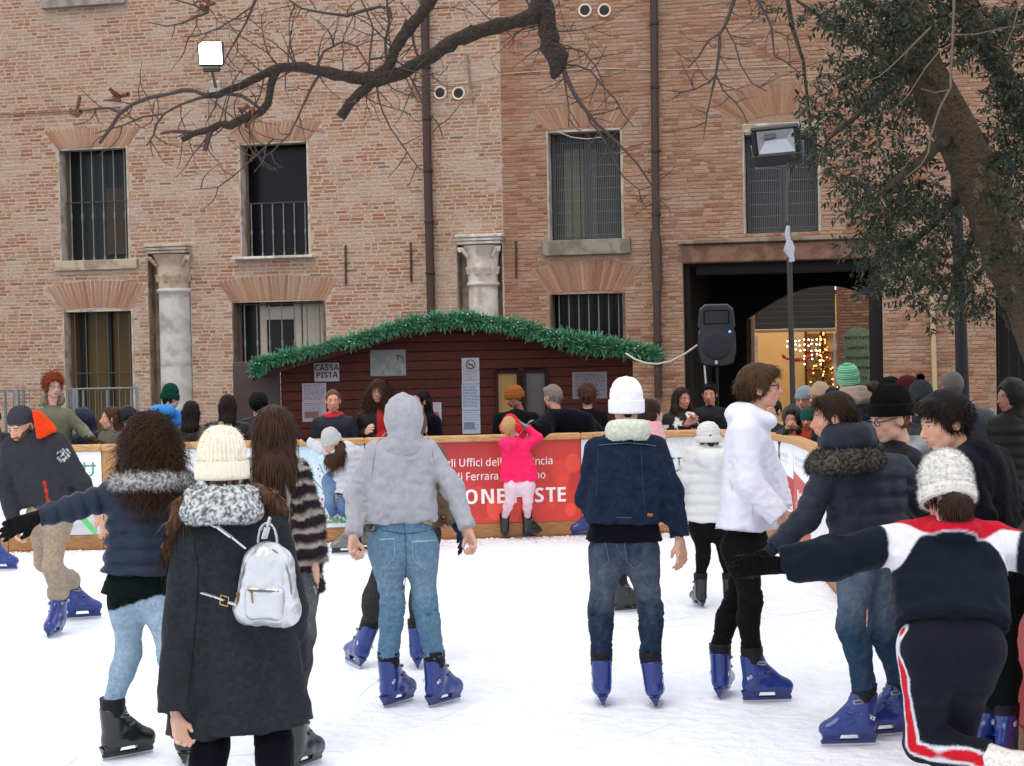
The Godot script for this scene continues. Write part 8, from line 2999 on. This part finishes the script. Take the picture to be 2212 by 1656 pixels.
func build_crowd() -> void:
	var L := "spectators behind the back boards"
	person({"label": "red-haired spectator with glasses in olive parka leaning on the back boards", "group": L, "d": 18.0, "cell": 0.016, "hd": [115, 836, 0, 32, 4], "by": 15, "style": "afro", "hair": "7a3216", "strands": 1500, "glasses": "5a5070", "hs": 0.98, "sh": [[78, 900], [146, 898]], "el": [[72, 950], [178, 930]], "wr": [[80, 985], [198, 950, -0.3]], "gloves": [null, "3a2c22"], "curl": [0.4, 0.2], "hv": [null, Vector3(0.9, -0.2, 0.3)], "top": {"c": "5f5f4c", "hood": "6a6048", "hood_r": 0.055, "wr": 0.012}, "handc": 0.008})
	person({"label": "spectator in navy hood with face in shadow beside the red-haired one", "group": L, "d": 18.4, "g": 0.9, "hd": [176, 912, 0, -60, 20], "by": -30, "hood_up": "23283a", "style": "short", "sh": [[158, 955], [205, 945]], "top": {"c": "242a3c", "th": 0.03}})
	person({"label": "brown-haired woman spectator in profile facing left, grey coat", "group": L, "d": 18.2, "g": 0.92, "hd": [238, 905, 0, -68, 0], "by": -40, "style": "long", "hair": "4a2c20", "hair_len": 0.2, "strands": 500, "top": {"c": "6d675f", "th": 0.03, "mat": "fur"}, "skin": "d8a890"})
	person({"label": "spectator in black hat and hood looking down next to the blue jacket", "group": L, "d": 18.2, "g": 0.95, "hd": [276, 908, 0, 32, 18], "by": 30, "hat": "17171a", "style": "short", "hood_up": "1b1b1f", "top": {"c": "2c2d31"}})
	person({"label": "spectator in bright blue jacket and dark green beanie turned away", "group": L, "d": 18.8, "cell": 0.016, "hd": [368, 862, 0, 140, 15], "by": 165, "hat": "123a30", "tall": 0.04, "ribs": 20, "style": "short", "sh": [[318, 905], [388, 903]], "top": quilted("2f7ac4", 0.035, 0.1, {"hood": "3480c8", "hood_r": 0.075})})
	person({"label": "dark-haired spectator in camouflage jacket seen from behind", "group": L, "d": 18.1, "hd": [413, 892, 0, 180, 0], "by": 180, "style": "long", "hair": "1c1512", "hair_len": 0.12, "strands": 500, "top": {"c": "3a352c", "th": 0.03, "paint": func(p: Vector3, c: Color, _J, _bb) -> Color: return c.lerp(H("5a5140") if wob.get_noise_3d(p.x * 9, p.y * 9, p.z * 9) > 0.1 else H("201c18"), 0.7 if absf(wob.get_noise_3d(p.x * 9, p.y * 9, p.z * 9)) > 0.1 else 0.0)}})
	person({"label": "black-haired spectator in black coat seen from behind, left of the brown screen", "group": L, "d": 18.2, "hd": [492, 878, 0, 182, 0], "by": 180, "style": "long", "hair": "1d1413", "hair_len": 0.16, "strands": 500, "sh": [[452, 930], [532, 930]], "top": {"c": "191a20", "th": 0.035}})
	person({"label": "black-haired spectator in front of the brown screen, seen from behind", "group": L, "d": 18.8, "hd": [558, 874, 0, 180, 0], "by": 180, "style": "afro", "hair": "141314", "top": {"c": "191a20", "th": 0.03}})
	person({"label": "woman with pulled-back hair and red hood under a navy jacket facing the rink", "group": L, "d": 18.3, "cell": 0.014, "hc": 0.0045, "hd": [719, 867, 0, 6, 0], "by": 4, "style": "bun", "hair": "5e4434", "skin": "c98f78", "smile": 0.004, "teeth": true, "hs": 0.98, "sh": [[688, 916], [756, 916]], "el": [[684, 962], [775, 965]], "wr": [[705, 985, -0.2], [752, 985, -0.2]], "top": {"c": "1d202b", "th": 0.03, "collar": "b3141f", "collar_r": 0.035, "collar_out": 0.012}})
	person({"label": "woman with very long dark curly hair and red jacket smiling under the map poster", "group": L, "d": 18.4, "cell": 0.014, "hc": 0.0045, "hd": [817, 848, 0, -8, -3], "by": 10, "style": "curly", "hair": "38261d", "hair_len": 0.36, "front_hair": true, "strands": 4200, "lay": 0.0, "skin": "dcae98", "smile": 0.004, "teeth": true, "sh": [[785, 905], [858, 903]], "el": [[782, 950], [866, 948]], "wr": [[792, 935, -0.25], [800, 950, -0.25]], "top": {"c": "a3161f", "th": 0.035, "hood": "a3161f", "paint": func(p: Vector3, c: Color, J: Dictionary, _bb) -> Color: return H("1a1618") if p.x < ((J.sh[0] as Vector3).x + (J.sh[1] as Vector3).x) * 0.5 - 0.03 else c}})
	person({"label": "dark-haired woman in black fur-collared coat half hidden by the grey hoodie", "group": L, "d": 18.9, "hd": [907, 868, 0, -50, 0], "by": -30, "style": "long", "hair": "1c1514", "hair_len": 0.2, "strands": 400, "top": {"c": "131317", "mat": "fur", "th": 0.04, "after": fuzz_after(2500, 0.04, 0.3, 4)}})
	person({"label": "man in orange knitted cap and black coat at the ticket window", "group": L, "d": 19.3, "cell": 0.015, "hd": [1110, 858, 0, -48, 14], "by": -150, "hat": "8f5526", "hat_wide": 1.12, "style": "short", "skin": "a8725c", "sh": [[1080, 908], [1152, 906]], "top": {"c": "15161a", "th": 0.035, "mat": "wool"}})
	person({"label": "grey-haired man in black coat leaning far over the back boards", "group": L, "d": 17.75, "cell": 0.015, "hd": [1193, 858, 0.3, -140, 10], "by": -150, "style": "short", "hair": "736a62", "strands": 500, "skin": "b98a74", "sh": [[1192, 905, 0.2], [1262, 912, 0.1]], "el": [[1170, 930, 0.0], [1270, 965, 0.1]], "wr": [[1150, 930, -0.15], [1262, 930, 0.2]], "hp": [[1285, 985, 0.55], [1312, 980, 0.55]], "hem": [[1280, 978, 0.35], [1318, 975, 0.35]], "curl": [0.3, 0.3], "top": {"c": "101116", "th": 0.06, "mat": "wool", "wr": 0.01, "flare": 1.2, "sleeve": 1.3}})
	person({"label": "brown-haired person in dark coat in front of the framed notice on the hut", "group": L, "d": 19.6, "hd": [1269, 858, 0, 178, 0], "by": 180, "style": "afro", "hair": "4a3022", "strands": 600, "top": {"c": "18181c", "mat": "wool"}})
	person({"label": "smiling long-haired woman in black and white jacket right of the man in denim", "group": L, "d": 18.9, "cell": 0.015, "hc": 0.005, "hd": [1474, 862, 0, 30, 4], "by": 25, "style": "long", "hair": "30211c", "hair_len": 0.24, "front_hair": true, "strands": 900, "skin": "b98270", "smile": 0.005, "teeth": true, "sh": [[1446, 908], [1496, 908]], "el": [[1445, 945], [1500, 945]], "wr": [[1480, 920, -0.22], [1498, 915, -0.2]], "top": {"c": "1b1a1c", "th": 0.035, "paint": func(p: Vector3, c: Color, _J, _bb) -> Color: return H("cfcac4") if wob.get_noise_3d(p.x * 7, p.y * 7, p.z * 5 + 3) > 0.14 else c}})
	person({"label": "dark-haired smiling man under the loudspeaker", "group": L, "d": 19.2, "cell": 0.016, "hc": 0.005, "hd": [1533, 852, 0, -14, 4], "by": 0, "style": "short", "hair": "15110f", "strands": 500, "skin": "c08c74", "smile": 0.004, "top": {"c": "15151a"}})
	var R := "spectators behind the right boards"
	person({"label": "spectator in grey-blue knitted hat and glasses, left of the tan hat", "group": R, "d": 17.2, "hc": 0.005, "hd": [1738, 862, 0, -30, 6], "by": -30, "hat": "7f8c92", "style": "short", "glasses": "3a3a3c", "skin": "c08a76", "top": {"c": "3a3c3a"}})
	person({"label": "spectator in tan knitted hat and glasses beside the green-striped hat", "group": R, "d": 16.9, "hc": 0.005, "hd": [1768, 858, 0, -58, 6], "by": -40, "hat": "a08a74", "tall": 0.02, "tilt": -0.4, "style": "short", "glasses": "3a3a3c", "skin": "c48e78", "top": {"c": "2c2f3a"}})
	person({"label": "spectator in dark blue cap just above the seated children", "group": R, "d": 16.3, "hd": [1800, 868, 0, -40, 8], "by": -40, "hat": "1c2436", "style": "short", "hair": "3a2a22", "skin": "c08a76", "top": {"c": "20283a"}})
	person({"label": "child in dark hood with bare hands on the right boards", "group": R, "d": 16.75, "g": 0.7, "hc": 0.005, "hs": 0.92, "hd": [1711, 905, 0, -20, 8], "by": -15, "hood_up": "2e3334", "style": "short", "skin": "b4806a", "el": [[1692, 950], [1735, 950]], "wr": [[1700, 925, -0.2], [1722, 925, -0.2]], "curl": [0.9, 0.9], "top": {"c": "2e3334"}, "scarf": {"c": "22282a", "turns": 2, "up": 0.02}})
	person({"label": "child in dark green hat and orange-red scarf at the right boards", "group": R, "d": 16.6, "g": 0.72, "hs": 0.92, "hd": [1748, 906, 0, -30, 6], "by": -20, "hat": "1e4a40", "style": "short", "skin": "b4806a", "top": {"c": "a83c26", "th": 0.035}, "scarf": {"c": "b0401f", "turns": 2, "r": 0.045, "up": 0.0}})
	person({"label": "tall person in green striped beanie, beige scarf and navy jacket turned away", "group": R, "d": 14.8, "cell": 0.014, "hd": [1832, 822, 0, -160, 0, -10], "by": -170, "hat": "2f8a5c", "hat_style": "stripe", "tall": 0.02, "hat_wide": 1.08, "hat_low": -0.02, "style": "short", "hair": "5a4a3a", "scarf": {"c": "a89686", "c2": "8f7e70", "turns": 3, "r": 0.042, "step": 0.045, "up": -0.01, "wr": 0.008}, "top": quilted("272f47", 0.04, 0.1)})
	person({"label": "spectator in smooth black beanie below the dark gate post", "group": R, "d": 14.6, "hd": [1921, 848, 0, -120, 10], "by": -120, "hat": "16171c", "style": "short", "skin": "c08a76", "top": {"c": "1d1e24"}})
	person({"label": "spectator in charcoal hat with black pompom", "group": R, "d": 13.6, "cell": 0.015, "hd": [1990, 862, 0, 170, 0], "by": 170, "hat": "3a3d42", "hat_style": "pompom", "pom": "141416", "tall": 0.02, "hat_wide": 1.1, "tilt": 0.15, "style": "short", "hair": "2a211c", "top": {"c": "23252b"}})
	person({"label": "bald grey-haired man in grey jacket behind the black-haired young man", "group": R, "d": 13.8, "cell": 0.015, "hd": [2056, 838, 0, -170, 0], "by": 175, "style": "short", "hair": "6d625c", "skin": "b58270", "sh": [[2050, 905], [2130, 905]], "top": {"c": "4c5058", "th": 0.035}})
	person({"label": "child with pink face between the black beanie and the black-haired young man", "group": R, "d": 11.4, "g": 0.72, "hc": 0.006, "hs": 0.9, "hd": [1952, 884, 0, -30, 5], "by": -30, "hat": "2a2c33", "style": "short", "skin": "d8a094", "top": {"c": "2a2c33"}})
	person({"label": "woman in dark hooded puffer coat standing at the far right before the iron door", "group": R, "d": 13.4, "cell": 0.014, "hc": 0.005, "hd": [2182, 858, 0, -70, 4], "by": -60, "style": "long", "hair": "3a3230", "hair_len": 0.12, "skin": "b08070", "hood_up": "25221f", "sh": [[2158, 920], [2212, 920]], "hem": [[2165, 1080], [2215, 1080]], "top": quilted("2a2724", 0.035, 0.09), "legs": {"c": "4a4238"}})
	person({"label": "spectator in dark coat at the far left edge behind the boards", "group": L, "d": 18.2, "hd": [-18, 905, 0, 30, 0], "by": 20, "hat": "2a3040", "style": "short", "top": {"c": "1f2430"}})
	person({"label": "dark-haired spectator in brown coat just right of the striped beanie", "group": R, "d": 15.2, "hd": [1884, 856, 0, -60, 5], "by": -50, "style": "short", "hair": "2e211a", "skin": "c08a76", "top": {"c": "4a3a2e", "th": 0.03}})
	person({"label": "spectator in wine-red hat behind the pompom hat", "group": R, "d": 14.4, "hd": [1958, 846, 0, -90, 5], "by": -80, "hat": "4a2028", "style": "short", "skin": "b98270", "top": {"c": "2c2a30", "th": 0.03}})
	person({"label": "spectator in black coat hidden behind the tall man in white", "group": R, "d": 17.6, "hd": [1668, 888, 0, -40, 0], "by": -30, "style": "short", "hair": "1a1614", "top": {"c": "16171b"}})


func _ready() -> void:
	lens = Basis(Vector3.RIGHT, -deg_to_rad(1.544)) * Basis(Vector3.BACK, -deg_to_rad(1.15))
	var cam := Camera3D.new()
	cam.name = "camera"
	cam.transform = Transform3D(lens, EYE)
	cam.fov = rad_to_deg(2.0 * atan(828.0 / F))
	cam.near = 0.1
	cam.far = 1500.0
	cam.current = true
	add_child(cam)
	var we := WorldEnvironment.new()
	we.name = "sky"
	var e := Environment.new()
	e.background_mode = Environment.BG_SKY
	var sky := Sky.new()
	var sm := ProceduralSkyMaterial.new()
	sm.sky_top_color = Color(0.93, 0.95, 1.0)
	sm.sky_horizon_color = Color(0.90, 0.92, 0.96)
	sm.sky_curve = 0.3
	sm.ground_bottom_color = Color(0.55, 0.55, 0.56)
	sm.ground_horizon_color = Color(0.85, 0.87, 0.9)
	sm.sun_angle_max = 2.0
	sky.sky_material = sm
	e.sky = sky
	e.tonemap_mode = Environment.TONE_MAPPER_LINEAR
	e.tonemap_exposure = 1.85
	e.sdfgi_enabled = true
	e.ssao_enabled = true
	e.ssil_enabled = true
	we.environment = e
	add_child(we)
	var sun := DirectionalLight3D.new()
	sun.name = "sun"
	sun.light_color = Color(1.0, 0.98, 0.95)
	sun.light_energy = 0.3
	sun.light_angular_distance = 40.0
	sun.shadow_enabled = true
	sun.rotation = Vector3(deg_to_rad(-62), deg_to_rad(-25), 0)
	add_child(sun)
	make_materials()
	build_ground()
	build_palace()
	build_shop()
	build_boards()
	build_hut()
	build_barriers()
	build_evergreen()
	build_bare_tree()
	build_lamps()
	build_crowd()
	build_skaters()
	build_backpack()
	var t := Time.get_ticks_msec()
	run_jobs()
	for k in skate_protos:
		(skate_protos[k] as Node3D).free()
	print("bodies meshed in %d ms" % (Time.get_ticks_msec() - t))
